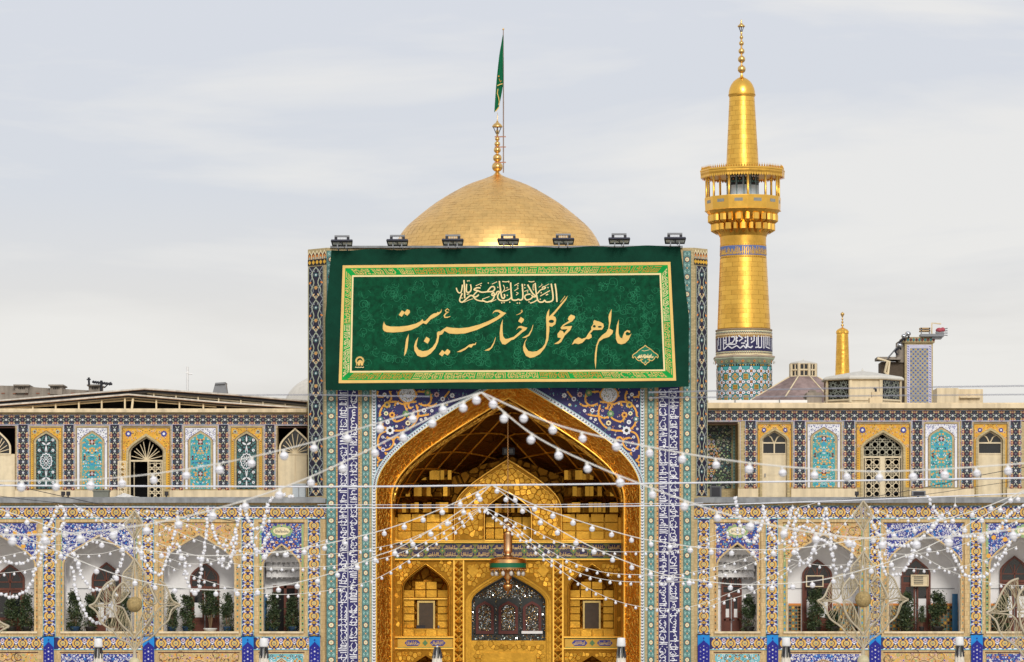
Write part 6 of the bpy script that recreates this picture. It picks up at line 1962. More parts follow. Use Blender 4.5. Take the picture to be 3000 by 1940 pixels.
# drum with the lettered band
ml([(78, 966), (83.5, 967), (83.5, 971), (81, 973)], mat('drum_cap', (150, 128, 100), rough=.6), 'drum_cap', 40)
ml([(81.5, 972), (82.5, 1045)], G('cream'), 'lettered_drum', 48)
RD = 82.3
kb = CV()
n_ = 96
for k in range(n_):
    X = (k + .5) * 2 * pi * RD / n_ - pi * RD; w_ = pi * RD / n_
    kb.rect('dnavy', X - w_, 992, X + w_, 1033, 0)
    kb.rect('tan', X - w_, 984, X + w_, 992, 0); kb.dia('brown', X, 988, 2, 1)
    kb.dia('dteal', X, 977, 1.7, 1, 2.4); kb.dia('maroon', X + w_, 980, 1.5, 1, 2.4); kb.dia('dteal', X, 1036.5, 1.6, 1, 2.2); kb.dia('maroon', X + w_, 1039, 1.5, 1, 2.2)
KS = [[(245, 240), (245, 475)], [(290, 230), (290, 380), (460, 375)], [(345, 225), (345, 330)], [(380, 240), (430, 230), (445, 280), (400, 350), (330, 355)], [(470, 215), (470, 370)], [(510, 210), (590, 265), (520, 320)],
      [(250, 470), (320, 400), (390, 450), (480, 400), (540, 450), (600, 400), (650, 450)], [(560, 355), (630, 355)], [(655, 370), (655, 450)], [(680, 220), (680, 420), (740, 440), (770, 410)], [(750, 250), (750, 300)], [(740, 350), (800, 310), (800, 215)],
      [(850, 240), (850, 390)], [(820, 440), (880, 430), (880, 215)], [(880, 440), (940, 440), (940, 220)], [(985, 220), (985, 460)], [(1025, 220), (1025, 430), (1100, 460)], [(1060, 230), (1060, 400)], [(1090, 230), (1090, 420)], [(1130, 280), (1130, 480)],
      [(160, 240), (160, 400)], [(195, 260), (195, 480), (150, 480)], [(140, 300), (140, 470)], [(1155, 300), (1155, 440)]]
def unproj(p):
    x, y = 2080 + p[0] / 6.415, 950 + p[1] / 6.415
    s_ = max(-.985, min(.985, (x - 2180) / RD)); a = math.asin(s_)
    return (a * RD, y + 5.6 * math.cos(a))
for P in KS:
    Q = []
    for a, b in zip(P, P[1:]):
        for t in range(4):
            Q.append((a[0] + (b[0] - a[0]) * t / 4, a[1] + (b[1] - a[1]) * t / 4))
    Q.append(P[-1])
    kb.stroke('white', [unproj(p) for p in Q], 3.4, 2)
for p in ((640, 250), (640, 318), (485, 255), (490, 310), (268, 300), (268, 350)):
    q = unproj(p); kb.dia('white', q[0], q[1], 3.2, 2)
part(kb.mesh(fmap=cyl(RD)), 'lettered_band', MN, 'stuff')
ml([(82, 1044), (94, 1050), (94, 1054), (88, 1061), (81, 1069), (80, 1072)], G('sage'), 'tiled_cornice', 8, False, pi / 8)
ml([(82, 1043), (95.5, 1047), (95.5, 1050), (93, 1052)], mat('cornice_stone', (176, 158, 138), rough=.8), 'cornice_cap', 8, False, pi / 8)
co = CV()
for k in range(32):
    X = (k + .5) * 2 * pi * 84 / 32 - pi * 84
    co.dia('orange2' if k % 2 else 'lgreen', X, 1063, 4.6, 0, 4); co.dia('brown', X, 1063, 2.2, 1, 2)
part(co.mesh(fmap=cyl(87), d=-.05), 'cornice_mosaic', MN, 'stuff')
RB_ = 80
ml([(80, 1070), (79.5, mgy)], G('turq'), 'tiled_drum', 48)
tb = CV()
n_ = 16; P_ = 2 * pi * RB_ / n_
for k in range(n_ * 2):
    X = (k + .5) * P_ / 2 - pi * RB_
    tb.rect('black', X - P_ / 4, 1071, X + P_ / 4, 1077, 0)
    tb.disc('gold2' if k % 2 else 'teal', X, 1074, 2.6, 1, 6); tb.disc('pteal' if k % 2 else 'gold2', X + P_ / 4, 1074, 2.2, 1, 6)
for k in range(n_):
    for j in range(5):
        X, Yy = (k + .5) * P_ - pi * RB_, 1092 + j * P_
        if Yy > 1210:
            continue
        odd = (k + j) % 2
        tb.rect('black', X - .5, Yy - P_ / 2, X + .5, Yy + P_ / 2, 0)
        if odd:
            tb.rect('gold2', X + P_ / 2 - 7, Yy + P_ / 2 - 8, X + P_ / 2 + 7, Yy + P_ / 2 + 8, 1)
            for q in range(3):
                tb.rect('brown', X + P_ / 2 - 5.5 + q * 4, Yy + P_ / 2 - 6.5, X + P_ / 2 - 3.6 + q * 4, Yy + P_ / 2 - .8, 3); tb.rect('brown', X + P_ / 2 - 5.5 + q * 4, Yy + P_ / 2 + .8, X + P_ / 2 - 3.6 + q * 4, Yy + P_ / 2 + 6.5, 3)
        else:
            for q in range(4):
                tb.disc('orange' if q % 2 else 'tan', X + P_ / 2 + 6 * math.cos(q * pi / 2), Yy + P_ / 2 + 6 * math.sin(q * pi / 2), 5, 1, 4)
                tb.dia('brown', X + P_ / 2 + 6 * math.cos(q * pi / 2), Yy + P_ / 2 + 6 * math.sin(q * pi / 2), 1.6, 2)
        for q in range(4):
            a = q * pi / 2; c_, s_ = math.cos(a), math.sin(a)
            hexa = [(4.2, -4.4), (10.5, -4.4), (15, 0), (10.5, 4.4), (4.2, 4.4)]
            tb.add('black', [(X + (u * 1.06 * c_ - v * 1.25 * s_), Yy + (u * 1.06 * s_ + v * 1.25 * c_)) for u, v in hexa], 4)
            tb.add('white', [(X + u * c_ - v * s_, Yy + u * s_ + v * c_) for u, v in hexa], 5)
            tb.dia('navy', X + 8.6 * c_, Yy + 8.6 * s_, 1.7, 7)
        tb.rect('black', X - 4.2, Yy - 4.2, X + 4.2, Yy + 4.2, 5); tb.dia('orange2', X, Yy, 3.6, 6); tb.dia('black', X, Yy, 1.4, 7)
part(tb.mesh(fmap=cyl(80), keep=lambda P: all(1070 < y < 1215 for x, y in P)), 'tile_mosaic', MN, 'stuff')
MN.rotation_euler = (0, -.0085, 0)

# ------------------------------------------------------------------ second, far minaret
SY = 80.0
ks = S * kk(SY); sgy = HY + ZC / ks
c2 = WP(2468, sgy, SY)
SM = thing('small_minaret', 'small far gold minaret with ribbed cap behind the rooftops', 'minaret', c2)
def sl_(prof, m_, name, n=24, smooth=True):
    q = MB(); q.lathe(c2, [(r_ * ks, (sgy - y) * ks) for r_, y in prof], n, m_, smooth); return part(q, name, SM)
sl_([(21, 1120), (16.5, 978)], JOINT, 'shaft'); sl_([(24, sgy), (21, 1118)], GOLDM2, 'shaft_foot')
prof = [((21 - 4.5 * j / 24) * ks, (sgy - 1118 + 140 * j / 24) * ks) for j in range(25)]
tile_rows(c2, prof, lambda r_: 14, SM, [GOLDM, GOLDM2, GOLDM2], 'gold_plate', 180, bow=3, proud=.012, gap=.02, lift=.004, seed=9, front=1.5)
q = MB(); rows = []
for r_, y in ((16.5, 979), (17.6, 976), (17.5, 971), (14, 966), (7, 962), (1.5, 959)):
    rows.append([(c2[0] + r_ * (1 + (.06 if i % 2 else -.02)) * ks * math.sin(2 * pi * i / 32), c2[1] - r_ * (1 + (.06 if i % 2 else -.02)) * ks * math.cos(2 * pi * i / 32), (sgy - y) * ks) for i in range(32)])
q.grid(rows, GOLDM, False, True); part(q, 'ribbed_cap', SM)
finial(SM, c2, ks, [('finial_stem', [(1.6, sgy - 960), (1, sgy - 925), (.5, sgy - 914)])] + [('finial_ball', ballprof(r_, sgy - y)) for y, r_ in ((953, 4.2), (944, 3.5), (935, 2.9))] + [('lamp_hood', [(.3, sgy - 914), (6, sgy - 919), (6, sgy - 921), (1.2, sgy - 930)])], mf)

# ------------------------------------------------------------------ rooftops behind the right gallery
def octo(c, prof, kpx, m_, n=8, a0=pi / 8):
    q = MB(); q.lathe(c, [(r_ * kpx, z_ * kpx) for r_, z_ in prof], n, m_, False, a0, a0 + 2 * pi); return q
RY = 14.0; kr = S * kk(RY)
c3 = WP(2353, 1185, RY)
HR = thing('hipped_roof', 'patched red and grey faceted roof carrying a glazed lantern', 'roof', c3)
REDR = mat('patched_red_roof', (164, 142, 138), rough=.8, var=.45, vs_=.8, streak=.35, bump=.3)
part(octo(c3, [(172, -20), (164, 12), (46, 78), (44, 80)], kr, REDR), 'roof_slopes', HR)
q = MB()
for k in range(8):
    a = pi / 8 + k * pi / 4
    q.tube([(c3[0] + 165 * kr * math.sin(a), c3[1] - 165 * kr * math.cos(a), c3[2] + 12.5 * kr), (c3[0] + 46 * kr * math.sin(a), c3[1] - 46 * kr * math.cos(a), c3[2] + 79 * kr)], .03, CREAMM, 5)
part(q, 'ridge_caps', HR)
lt_ = thing('roof_lantern', 'small octagonal glazed lantern on the patched red roof', 'lantern', WP(2353, 1106, RY))
lc = WP(2353, 1106, RY)
part(octo(lc, [(37, 0), (37, 39)], kr, GLASS), 'panes', lt_)
q = MB()
for k in range(8):
    a = pi / 8 + k * pi / 4; b = a + pi / 4
    P = lambda t, r_=38: (lc[0] + r_ * kr * (math.sin(a) * (1 - t) + math.sin(b) * t), lc[1] - r_ * kr * (math.cos(a) * (1 - t) + math.cos(b) * t))
    for t, w_ in ((0, .07), (.5, .03)):
        x, y = P(t); q.tube([(x, y, lc[2]), (x, y, lc[2] + 40 * kr)], w_, CREAMM, 4)
    for z in (1, 20, 39):
        x0, y0 = P(0); x1, y1 = P(1); q.tube([(x0, y0, lc[2] + z * kr), (x1, y1, lc[2] + z * kr)], .045, CREAMM, 4)
part(q, 'frame', lt_)
part(octo(lc, [(41, 38), (41.5, 41), (38, 43), (3, 50), (1, 53), (.3, 56)], kr, mat('pale_roof_metal', (214, 210, 200), rough=.6)), 'roof', lt_)
PY = 9.0; kp = S * kk(PY)
pc = WP(2527, 1185, PY)
PV = thing('octagonal_pavilion', 'cream octagonal rooftop pavilion with star lattice windows', 'pavilion', pc)
part(octo(pc, [(114, -5), (114, 72)], kp, CREAMM), 'walls', PV)
part(octo(pc, [(112, 70), (126, 68), (127, 72), (120, 78), (30, 94), (8, 97), (3, 99), (.6, 106)], kp, mat('pale_roof_metal')), 'roof', PV)
for k in range(8):
    a = pi / 8 + k * pi / 4; b = a + pi / 4
    def fp(u, z, pr=0.0):
        r_ = 114.5 * kp + pr
        return (pc[0] + r_ * (math.sin(a) * (1 - u) + math.sin(b) * u), pc[1] - r_ * (math.cos(a) * (1 - u) + math.cos(b) * u), pc[2] + z * kp)
    q = MB()
    for u0, u1, z0, z1 in ((0, .06, 0, 72), (.94, 1, 0, 72), (.06, .94, 66, 72), (.06, .94, 6, 11)):
        q.face([fp(u0, z0, .06), fp(u1, z0, .06), fp(u1, z1, .06), fp(u0, z1, .06)], CREAMM)
    fo = part(q, 'window_frame' if k % 2 == 0 or True else 'panel_frame', PV)
    if k in (6, 0, 2, 4):
        q = MB(); q.face([fp(.06, 11, .02), fp(.94, 11, .02), fp(.94, 66, .02), fp(.06, 66, .02)], GLASS)
        for cx_, cz_ in ((.28, 24), (.72, 24), (.28, 52), (.72, 52), (.5, 38)):
            for s in range(8):
                t0, t1 = s * pi / 4, (s + 3) * pi / 4
                q.tube([fp(cx_ + .2 * math.cos(t0), cz_ + 13 * math.sin(t0), .05), fp(cx_ + .2 * math.cos(t1), cz_ + 13 * math.sin(t1), .05)], .012, mat('grille_grey', (150, 156, 146), rough=.6), 3)
        part(q, 'star_grille', fo)
# grey chimney block, cream rooftop boxes, white roofing sheet
q = MB(); q.pbox(2364, 1150, 2408, 1190, 6.0, 0, 1.2, CONC); q.pbox(2360, 1158, 2412, 1162, 6.0, -.05, 1.3, CONC); q.pbox(2372, 1143, 2392, 1150, 6.0, .2, .8, CONC)
solo(q, 'masonry_block', 'weathered grey masonry block between red roof and octagonal pavilion', 'block', WP(2386, 1190, 6))
q = MB(); q.pbox(2745, 1137, 2808, 1190, 30, 0, 4, CREAMW); q.pbox(2808, 1140, 2880, 1190, 31, 0, 4, CREAMW); q.pbox(2812, 1162, 2872, 1166, 30.9, -.1, .1, CREAMW)
solo(q, 'rooftop_block', 'pale cream rooftop block right of the tiled tower', 'building', WP(2810, 1190, 31))
q = MB(); q.pbox(2075, 1172, 2365, 1180, 5.6, 0, 1.0, WHITEM)
for x in (2152, 2282):
    q.pbox(x, 1170, x + 3, 1181, 5.6, -.03, .1, STEEL)
solo(q, 'roofing_sheet', 'long white metal sheet along the right gallery roof', 'roofing', WP(2220, 1180, 5.6))
q = MB(); q.pbox(2548, 1165, 2585, 1185, 5.9, 0, .6, CREAMW); q.pbox(2555, 1148, 2578, 1165, 6.1, 0, .4, CREAMW); q.tube([WP(2566, 1148, 6.2), WP(2566, 1140, 6.2), WP(2560, 1137, 6.2)], .05, BLACKM, 5)
solo(q, 'roof_vent', 'small cream stepped roof vent in front of the octagonal pavilion', 'vent', WP(2566, 1185, 6))
TY = 20.0
TT = thing('tiled_tower', 'square blue tiled turret with lamps and machinery on top', 'tower', WP(2692, 1185, TY))
q = MB(); q.pbox(2651, 1002, 2733, 1240, TY, 0, 1.6, BRICKH); q.pbox(2646, 988, 2738, 1004, TY, -.1, 1.7, BRICKH); part(q, 'brick_shaft', TT)
tc = CV(); tc.rect('lav', 2657, 1010, 2729, 1200, 0); tc.rect('grey', 2666, 1020, 2720, 1200, 1)
for j in range(26):
    for i in range(8):
        tc.dia('royal' if (i + j) % 2 else 'gold2', 2669 + i * 6.8, 1024 + j * 6.8, 2.6, 2)
    for s in (2661, 2725):
        tc.leaf('royal', s - 3, 1014 + j * 7, s + 3, 1018 + j * 7, 2.4, 1)
for i in range(11):
    tc.dia('dteal' if i % 2 else 'maroon', 2651 + i * 8.4, 996, 4, 3, 6)
part(tc.mesh(TY, -.11 + .1, keep=lambda P: all(y > 1004 for x, y in P)), 'tile_mosaic', TT, 'stuff')
part(tc.mesh(TY, -.115, keep=lambda P: all(y < 1004 for x, y in P)), 'crest_mosaic', TT, 'stuff')
q = MB(); q.pbox(2582, 1060, 2650, 1240, TY + .3, 0, 1.4, mat('dark_render', (96, 84, 72), rough=.9, var=.3)); q.pbox(2570, 1046, 2640, 1054, TY, -.1, 1.2, CONC); q.pbox(2632, 1000, 2650, 1062, TY + .2, 0, 1.2, CONC)
q.tube([WP(2600, 1105, TY - .2), WP(2606, 1060, TY - .2), WP(2570, 1050, TY - .2)], .06, CREAMM, 5); q.tube([WP(2600, 1060, TY - .25), WP(2592, 1090, TY - .25), WP(2606, 1105, TY - .25)], .06, CREAMM, 5)
part(q, 'stair_annex', TT)
lm = thing('roof_floodlight', 'silver floodlamps and cables at the top left of the tiled turret', 'floodlight', WP(2652, 988, TY - .3))
for x, y, r_ in ((2660, 978, 9), (2648, 985, 8), (2636, 1012, 9)):
    q = MB(); q.ball(WP(x, y, TY - .3), r_ * S * 1.13, mat('lamp_chrome', linear=(.6, .62, .64), rough=.2, metal=1), 12, 8, .8); q.tube([WP(x, y, TY - .3), WP(x + 3, y + 12, TY - .2)], .04, BLACKM, 5); part(q, 'lamp', lm)
q = MB(); q.tube([WP(2630, 1040, TY - .3), WP(2622, 1030, TY - .3), WP(2640, 1015, TY - .3), WP(2634, 1004, TY - .3), WP(2650, 990, TY - .3)], .05, BLACKM, 5); q.tube([WP(2600, 1050, TY - .3), WP(2616, 1032, TY - .3), WP(2640, 1002, TY - .3)], .03, STEEL, 4)
part(q, 'cable', lm)
cr = thing('hoist', 'steel hoist platform with red motor on top of the turret', 'hoist', WP(2735, 988, TY - .2))
q = MB(); q.pbox(2698, 978, 2766, 986, TY - .3, 0, .8, STEEL); q.pbox(2730, 986, 2760, 992, TY - .2, 0, .6, STEEL); part(q, 'platform', cr)
q = MB(); q.pbox(2696, 960, 2726, 964, TY - .3, 0, .5, mat('wood_slat', (186, 156, 116), rough=.8)); q.pbox(2696, 967, 2726, 971, TY - .3, 0, .5, mat('wood_slat')); q.pbox(2698, 960, 2701, 978, TY - .3, 0, .1, STEEL); q.pbox(2722, 960, 2725, 978, TY - .3, 0, .1, STEEL); part(q, 'crate', cr)
q = MB(); q.ball(WP(2752, 968, TY - .2), .16, mat('red_motor', (180, 80, 92), rough=.5), 10, 6, .7); q.ball(WP(2762, 966, TY - .2), .1, mat('red_motor'), 8, 6); q.pbox(2742, 972, 2764, 979, TY - .2, -.1, .2, STEEL); part(q, 'motor', cr)
q = MB(); q.tube([WP(2730, 978, TY - .2), WP(2730, 947, TY - .2), WP(2757, 949, TY - .2)], .035, CREAMM, 5)
for k in range(4):
    q.tube([WP(2748, 968 + k * 4, TY - .2), WP(2776, 962 + k * 7, TY - .2)], .02, STEEL, 4)
part(q, 'arm', cr)

# ------------------------------------------------------------------ rooftops behind the left gallery
BYY = 40
q = MB(); q.prism([(-80, 1128), (60, 1131), (120, 1136), (300, 1146), (318, 1158), (318, 1260), (-80, 1260)], BYY, 0, 12, CONC)
CB = thing('concrete_building', 'weathered flat roofed concrete building beyond the shed roof', 'building', WP(120, 1260, BYY))
part(q, 'wall', CB)
for x0, x1, y0, y1 in ((42, 88, 1128, 1146), (144, 188, 1128, 1150), (257, 299, 1128, 1149)):
    q = MB(); q.pbox(x0 + 4, y0 + 4, x1 - 4, y1 + 6, BYY, -.2, 1.2, CONC); q.pbox(x0, y0, x1, y0 + 4, BYY, -.4, 1.4, CONC)
    for k in range(4):
        q.pbox(x0 + 14 + k * 5, y0 + 8, x0 + 16.5 + k * 5, y0 + 13, BYY, -.23, -.2, DARK)
    part(q, 'chimney', CB)
for k in range(9):
    q = MB(); q.pbox(4 + k * 34, 1151 + (k % 3), 14 + k * 34, 1154 + (k % 3), BYY, -.04, .1, mat('brick_red', (150, 104, 84), rough=.9)); part(q, 'vent_hole', CB)
AN = thing('tv_antenna', 'rooftop television antenna beside the concrete chimneys', 'antenna', WP(300, 1146, BYY - .5))
q = MB(); q.tube([WP(297, 1146, BYY - .5), WP(297, 1115, BYY - .5)], .06, BLACKM, 5); part(q, 'mast', AN)
q = MB(); q.tube([WP(270, 1119, BYY - .5), WP(329, 1126, BYY - .5)], .05, BLACKM, 4)
for k in range(8):
    q.tube([WP(274 + k * 6.5, 1115 + k * .8, BYY - .5), WP(276 + k * 6.5, 1124 + k * .8, BYY - .5)], .03, BLACKM, 4)
q.tube([WP(306, 1136, BYY - .5), WP(314, 1128, BYY - .5), WP(326, 1120, BYY - .5)], .03, BLACKM, 4); part(q, 'boom', AN)
q = MB(); q.tube([WP(261, 1128, BYY - .5), WP(260, 1106, BYY - .5)], .05, BLACKM, 4); q.tube([WP(254, 1112, BYY - .5), WP(266, 1112, BYY - .5)], .03, BLACKM, 4)
solo(q, 'short_aerial', 'short bare aerial on the concrete chimney left of the antenna', 'aerial', WP(261, 1128, BYY - .5))
q = MB(); q.tube([WP(549, 1150, 12), WP(549, 1075, 12)], .045, WHITEM, 6); q.tube([WP(549, 1096, 12), WP(563, 1096, 12)], .03, WHITEM, 5); q.pbox(545, 1090, 553, 1094, 12, -.05, .05, WHITEM)
solo(q, 'white_mast', 'thin white mast standing behind the shed roof', 'mast', WP(549, 1150, 12))
q = MB(); P_ = [(623, 1150), (630, 1124), (660, 1122), (665, 1155), (640, 1156)]; q.prism(P_, 10, 0, .9, STEEL); q.prism([(631, 1122), (661, 1120), (660, 1125), (630, 1127)], 10, -.1, 1.0, STEEL)
solo(q, 'roof_cowl', 'grey sheet metal cowl on the shed roof', 'vent', WP(645, 1156, 10))
q = MB(); wd = WP(968, 1200, 18)
q.lathe(wd, [(138 * S * 1.12 * math.cos(t), 105 * S * 1.12 * math.sin(t)) for t in [pi / 2 * k / 12 for k in range(13)]], 32, mat('white_dome_render', (226, 220, 208), rough=.8, var=.12, bump=.3, bs=6)); q.lathe(wd, [(138 * S * 1.12, -1.5), (138 * S * 1.12, 0)], 32, mat('white_dome_render'))
solo(q, 'white_dome', 'low white plastered dome half hidden behind the portal', 'dome', wd)
SHY = 4.6
SH = thing('shed_roof', 'long low gabled shed roof of white sheets above the left gallery', 'roof', WP(400, 1201, SHY))
ROOFW = mat('roof_sheet', (216, 208, 196), rough=.6, var=.2, streak=.3)
RUST = mat('rusty_edge', (176, 134, 98), rough=.8, var=.3)
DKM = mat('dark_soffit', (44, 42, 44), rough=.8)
def gable(pts, th, Y, dep, nm):
    q = MB()
    up = pts; dn = [(x, y + th) for x, y in pts][::-1]
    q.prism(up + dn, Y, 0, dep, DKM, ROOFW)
    part(q, nm, SH)
    q = MB(); q.prism([(x, y - 4.2) for x, y in up] + [(x, y) for x, y in up][::-1], Y, -.12, dep, ROOFW); part(q, nm + '_sheet', SH)
    q = MB(); q.prism([(x, y) for x, y in up] + [(x, y + 1.4) for x, y in up][::-1], Y, -.10, -.02, RUST); part(q, nm + '_edge', SH)
gable([(-190, 1190), (0, 1176), (423, 1141), (700, 1160), (899, 1178)], 8, SHY + 2.4, 4, 'upper_roof')
gable([(-190, 1202), (0, 1189), (124, 1180), (377, 1158), (632, 1180), (899, 1198)], 6, SHY, 2.0, 'lower_roof')
q = MB(); q.pbox(-190, 1192, 899, 1203, SHY + 1.2, 0, .1, DARK); q.prism([(-190, 1203), (0, 1192), (377, 1162), (632, 1184), (899, 1203)], SHY + 1.3, 0, .1, DARK); part(q, 'loft_shade', SH)  # near-black sheets stand in for the shade under the roofs
q = MB(); q.prism([(-190, 1203), (0, 1184), (423, 1149), (700, 1168), (899, 1186), (899, 1203)], SHY + 3.4, 0, .1, DARK); part(q, 'loft_shade', SH)
for x in (95, 162, 230, 297, 365, 457, 525, 595, 660):
    yt = 1158 + abs(x - 377) * (22 / 255.0) + 6
    if yt < 1200:
        q = MB(); q.pbox(x - 2.2, yt, x + 2.2, 1203, SHY, .1, .25, CREAMM); part(q, 'post', SH)
q = MB(); q.prism([(386, 1166), (392, 1166), (388, 1203), (382, 1203)], SHY, .08, .2, CREAMM); part(q, 'post', SH)
for x in (450, 515, 580, 640, 705, 770, 835):
    yt = 1141 + (x - 423) * .08
    q = MB(); q.pbox(x - 2, yt + 8, x + 2, yt + 26, SHY + 2.4, .1, .25, CREAMM); part(q, 'post', SH)
q = MB(); q.prism([(-190, 1197), (0, 1196), (377, 1170), (632, 1190), (632, 1193), (377, 1173), (0, 1199)], SHY, .3, .4, CREAMM); part(q, 'tie_beam', SH)
q = MB(); q.prism([(430, 1150), (899, 1190), (899, 1194), (430, 1154)], SHY + 2.4, .2, .3, CREAMM); part(q, 'tie_beam', SH)
# ------------------------------------------------------------------ potted shrubs in the porches
LEAF1 = mat('leaf_dark', linear=(.034, .055, .024), rough=.45, var=.5, vs_=9, spec=.4)
LEAF2 = mat('leaf_mid', linear=(.072, .108, .044), rough=.45, var=.5, vs_=9, spec=.4)
LEAF3 = mat('leaf_olive', linear=(.11, .125, .058), rough=.5, var=.4, vs_=9, spec=.4)
STEM = mat('shrub_stem', (128, 104, 78), rough=.9)
def foliage(seed, n, low):
    r = random.Random(seed); mb = MB()
    clumps = []
    for _ in range(34):
        a_, z_ = r.uniform(0, 6.28), r.uniform(low, .95); R_ = .36 * math.sqrt(r.random()) * (1 if z_ < .75 else .65)
        clumps.append((R_ * math.cos(a_), R_ * math.sin(a_), z_, r.uniform(.09, .16)))
    for _ in range(n):
        cx, cy, cz, cr = r.choice(clumps)
        x, y, z = cx + r.gauss(0, cr * .75), cy + r.gauss(0, cr * .75), cz + r.gauss(0, cr * .5)
        if z > 1.02 or z < low - .12 or math.hypot(x, y) > .54:
            continue
        a, t = r.uniform(0, 6.28), r.uniform(-.7, 1.1); l_ = r.uniform(.10, .17); w_ = l_ * .62
        d = Vector((math.cos(a) * math.cos(t), math.sin(a) * math.cos(t), math.sin(t) * .5)); s = Vector((r.uniform(-1, 1), r.uniform(-1, 1), r.uniform(-.5, .5)))
        p = Vector((x, y, z * 1.0))
        mb.face([tuple(p), tuple(p + d * l_ * .5 + s * w_ * .5), tuple(p + d * l_), tuple(p + d * l_ * .5 - s * w_ * .5)], r.choice((LEAF1, LEAF1, LEAF2, LEAF2, LEAF3)))
    return mb.mesh('foliage')
FOL = [foliage(1, 2200, .03), foliage(2, 2200, .03), foliage(3, 2200, .05), foliage(4, 1500, .42)]
def stems(seed, top):
    r = random.Random(seed); mb = MB()
    for k in range(7):
        a = r.uniform(0, 6.28); R_ = r.uniform(.1, .3)
        mb.tube([(.03 * math.cos(a), .03 * math.sin(a), 0), (R_ * .5 * math.cos(a), R_ * .5 * math.sin(a), top * .5), (R_ * math.cos(a), R_ * math.sin(a), top)], [.022, .016, .008], STEM, 5)
    return mb.mesh('stems')
STM = [stems(1, .5), stems(2, .7)]
def potmesh(m_):
    mb = MB(); mb.lathe((0, 0, 0), [(.02, 0), (.22, 0), (.30, .16), (.33, .20), (.34, .24), (.30, .24), (.28, .20), (.02, .19)], 18, m_); return mb.mesh('pot')
POTS = {'blue': potmesh(mat('pot_blue', (38, 66, 96), rough=.5)), 'white': potmesh(mat('pot_white', (226, 228, 224), rough=.5)), 'dark': potmesh(mat('pot_dark', (44, 40, 40), rough=.6))}
PLANTS = [(34, 44, 1750, 0, 'dark', 'dense dark shrub at the far left porch, left of its pair'), (79, 42, 1741, 1, 'dark', 'dense dark shrub at the far left porch, right of its pair'),
          (219, 44, 1735, 2, 'blue', 'dense shrub at the left jamb of the second porch from the left'), (265, 44, 1738, 0, 'dark', 'dense shrub just left of the door in the second porch from the left'),
          (325, 36, 1812, 3, 'white', 'low seedling shrub in a white bowl in the second porch from the left'), (368, 34, 1734, 1, 'blue', 'shrub at the right jamb of the second porch, behind the lotus ornament'),
          (504, 38, 1740, 1, 'blue', 'sparse brownish shrub at the left jamb of the third porch from the left'), (550, 48, 1746, 2, 'blue', 'wide shrub left of the door in the third porch from the left'),
          (616, 58, 1728, 3, 'white', 'bright green bush on bare stems in a white bowl, third porch'), (666, 36, 1737, 0, 'blue', 'dark shrub at the right jamb of the third porch from the left'),
          (799, 44, 1738, 2, 'blue', 'dark shrub left of the narrow porch beside the iwan'), (858, 40, 1748, 1, 'blue', 'dark shrub right of the doorway in the narrow porch left of the iwan'),
          (2195, 44, 1742, 0, 'dark', 'tall thin shrub in the narrow porch right of the iwan'), (2388, 54, 1728, 2, 'dark', 'tall dense shrub under the air conditioner nearest the iwan'),
          (2442, 50, 1790, 1, 'dark', 'lower dark shrub behind the right lotus ornament'), (2656, 52, 1736, 1, 'dark', 'dark shrub left of the door in the porch with the lit air conditioner'),
          (2747, 50, 1731, 0, 'dark', 'tall pointed shrub right of the door in the second porch from the right'), (2936, 46, 1746, 2, 'dark', 'shrub in the far right porch behind the cropped lotus ornament'), (2700, 22, 1776, 3, 'dark', 'small green pot plant in front of the second door from the right')]
for px, w_, top, f_, pot, lab in PLANTS:
    Yp = .95
    b = WP(px, SILL - 1, Yp); b = (b[0], b[1], WP(0, SILL, 0)[2])
    wm = w_ * 1.12 * S * kk(Yp); hm = (SILL - top) * S
    t = thing('potted_shrub', lab, 'shrub', b, 'potted shrubs in the porches')
    ph = .24 * min(1, wm / .6) + .02
    inst(FOL[f_], 'foliage', t, (b[0], b[1], b[2] + ph * .3), (0, 0, px), (wm, wm, hm - ph * .3))
    inst(STM[0 if f_ != 3 else 1], 'stems', t, (b[0], b[1], b[2] + ph * .6), (0, 0, px * .3), (wm, wm, hm * .8))
    inst(POTS[pot], 'pot', t, b, (0, 0, 0), (wm * .95, wm * .95, 1.0 if pot != 'white' else .75))

# ------------------------------------------------------------------ air conditioners in two transoms
for x0, x1, y0, y1, lab, paler in ((2361, 2412, 1686, 1720, 'dark fronted window air conditioner in the porch nearest the iwan on the right', 0), (2668, 2720, 1684, 1718, 'cream slatted window air conditioner in the second porch from the right', 1)):
    c_ = WP((x0 + x1) / 2, y1, PD - .2)
    t = thing('air_conditioner', lab, 'air conditioner', c_)
    q = MB()
    for a, b, c, d in ((x0, y0, x1, y0 + 3), (x0, y1 - 3, x1, y1), (x0, y0 + 3, x0 + 3, y1 - 3), (x1 - 3, y0 + 3, x1, y1 - 3)):
        q.pbox(a, b, c, d, PD - .3, -.1, .25, CREAMM)
    q.pbox(x0 + 3, y0 + 3, x1 - 3, y1 - 3, PD - .3, -.04, .25, CREAMM if paler else BLACKM); part(q, 'case', t)  # front panel's own colour, cream on one unit and black on the other
    q = MB()
    for k in range(5):
        q.pbox(x0 + (9 if paler else 5), y0 + 6 + k * 5, x1 - (16 if paler else 5), y0 + 7.5 + k * 5, PD - .3, -.07, -.04, BLACKM if paler else mat('grille_brown', (86, 72, 66), rough=.6))
    part(q, 'louvres', t)

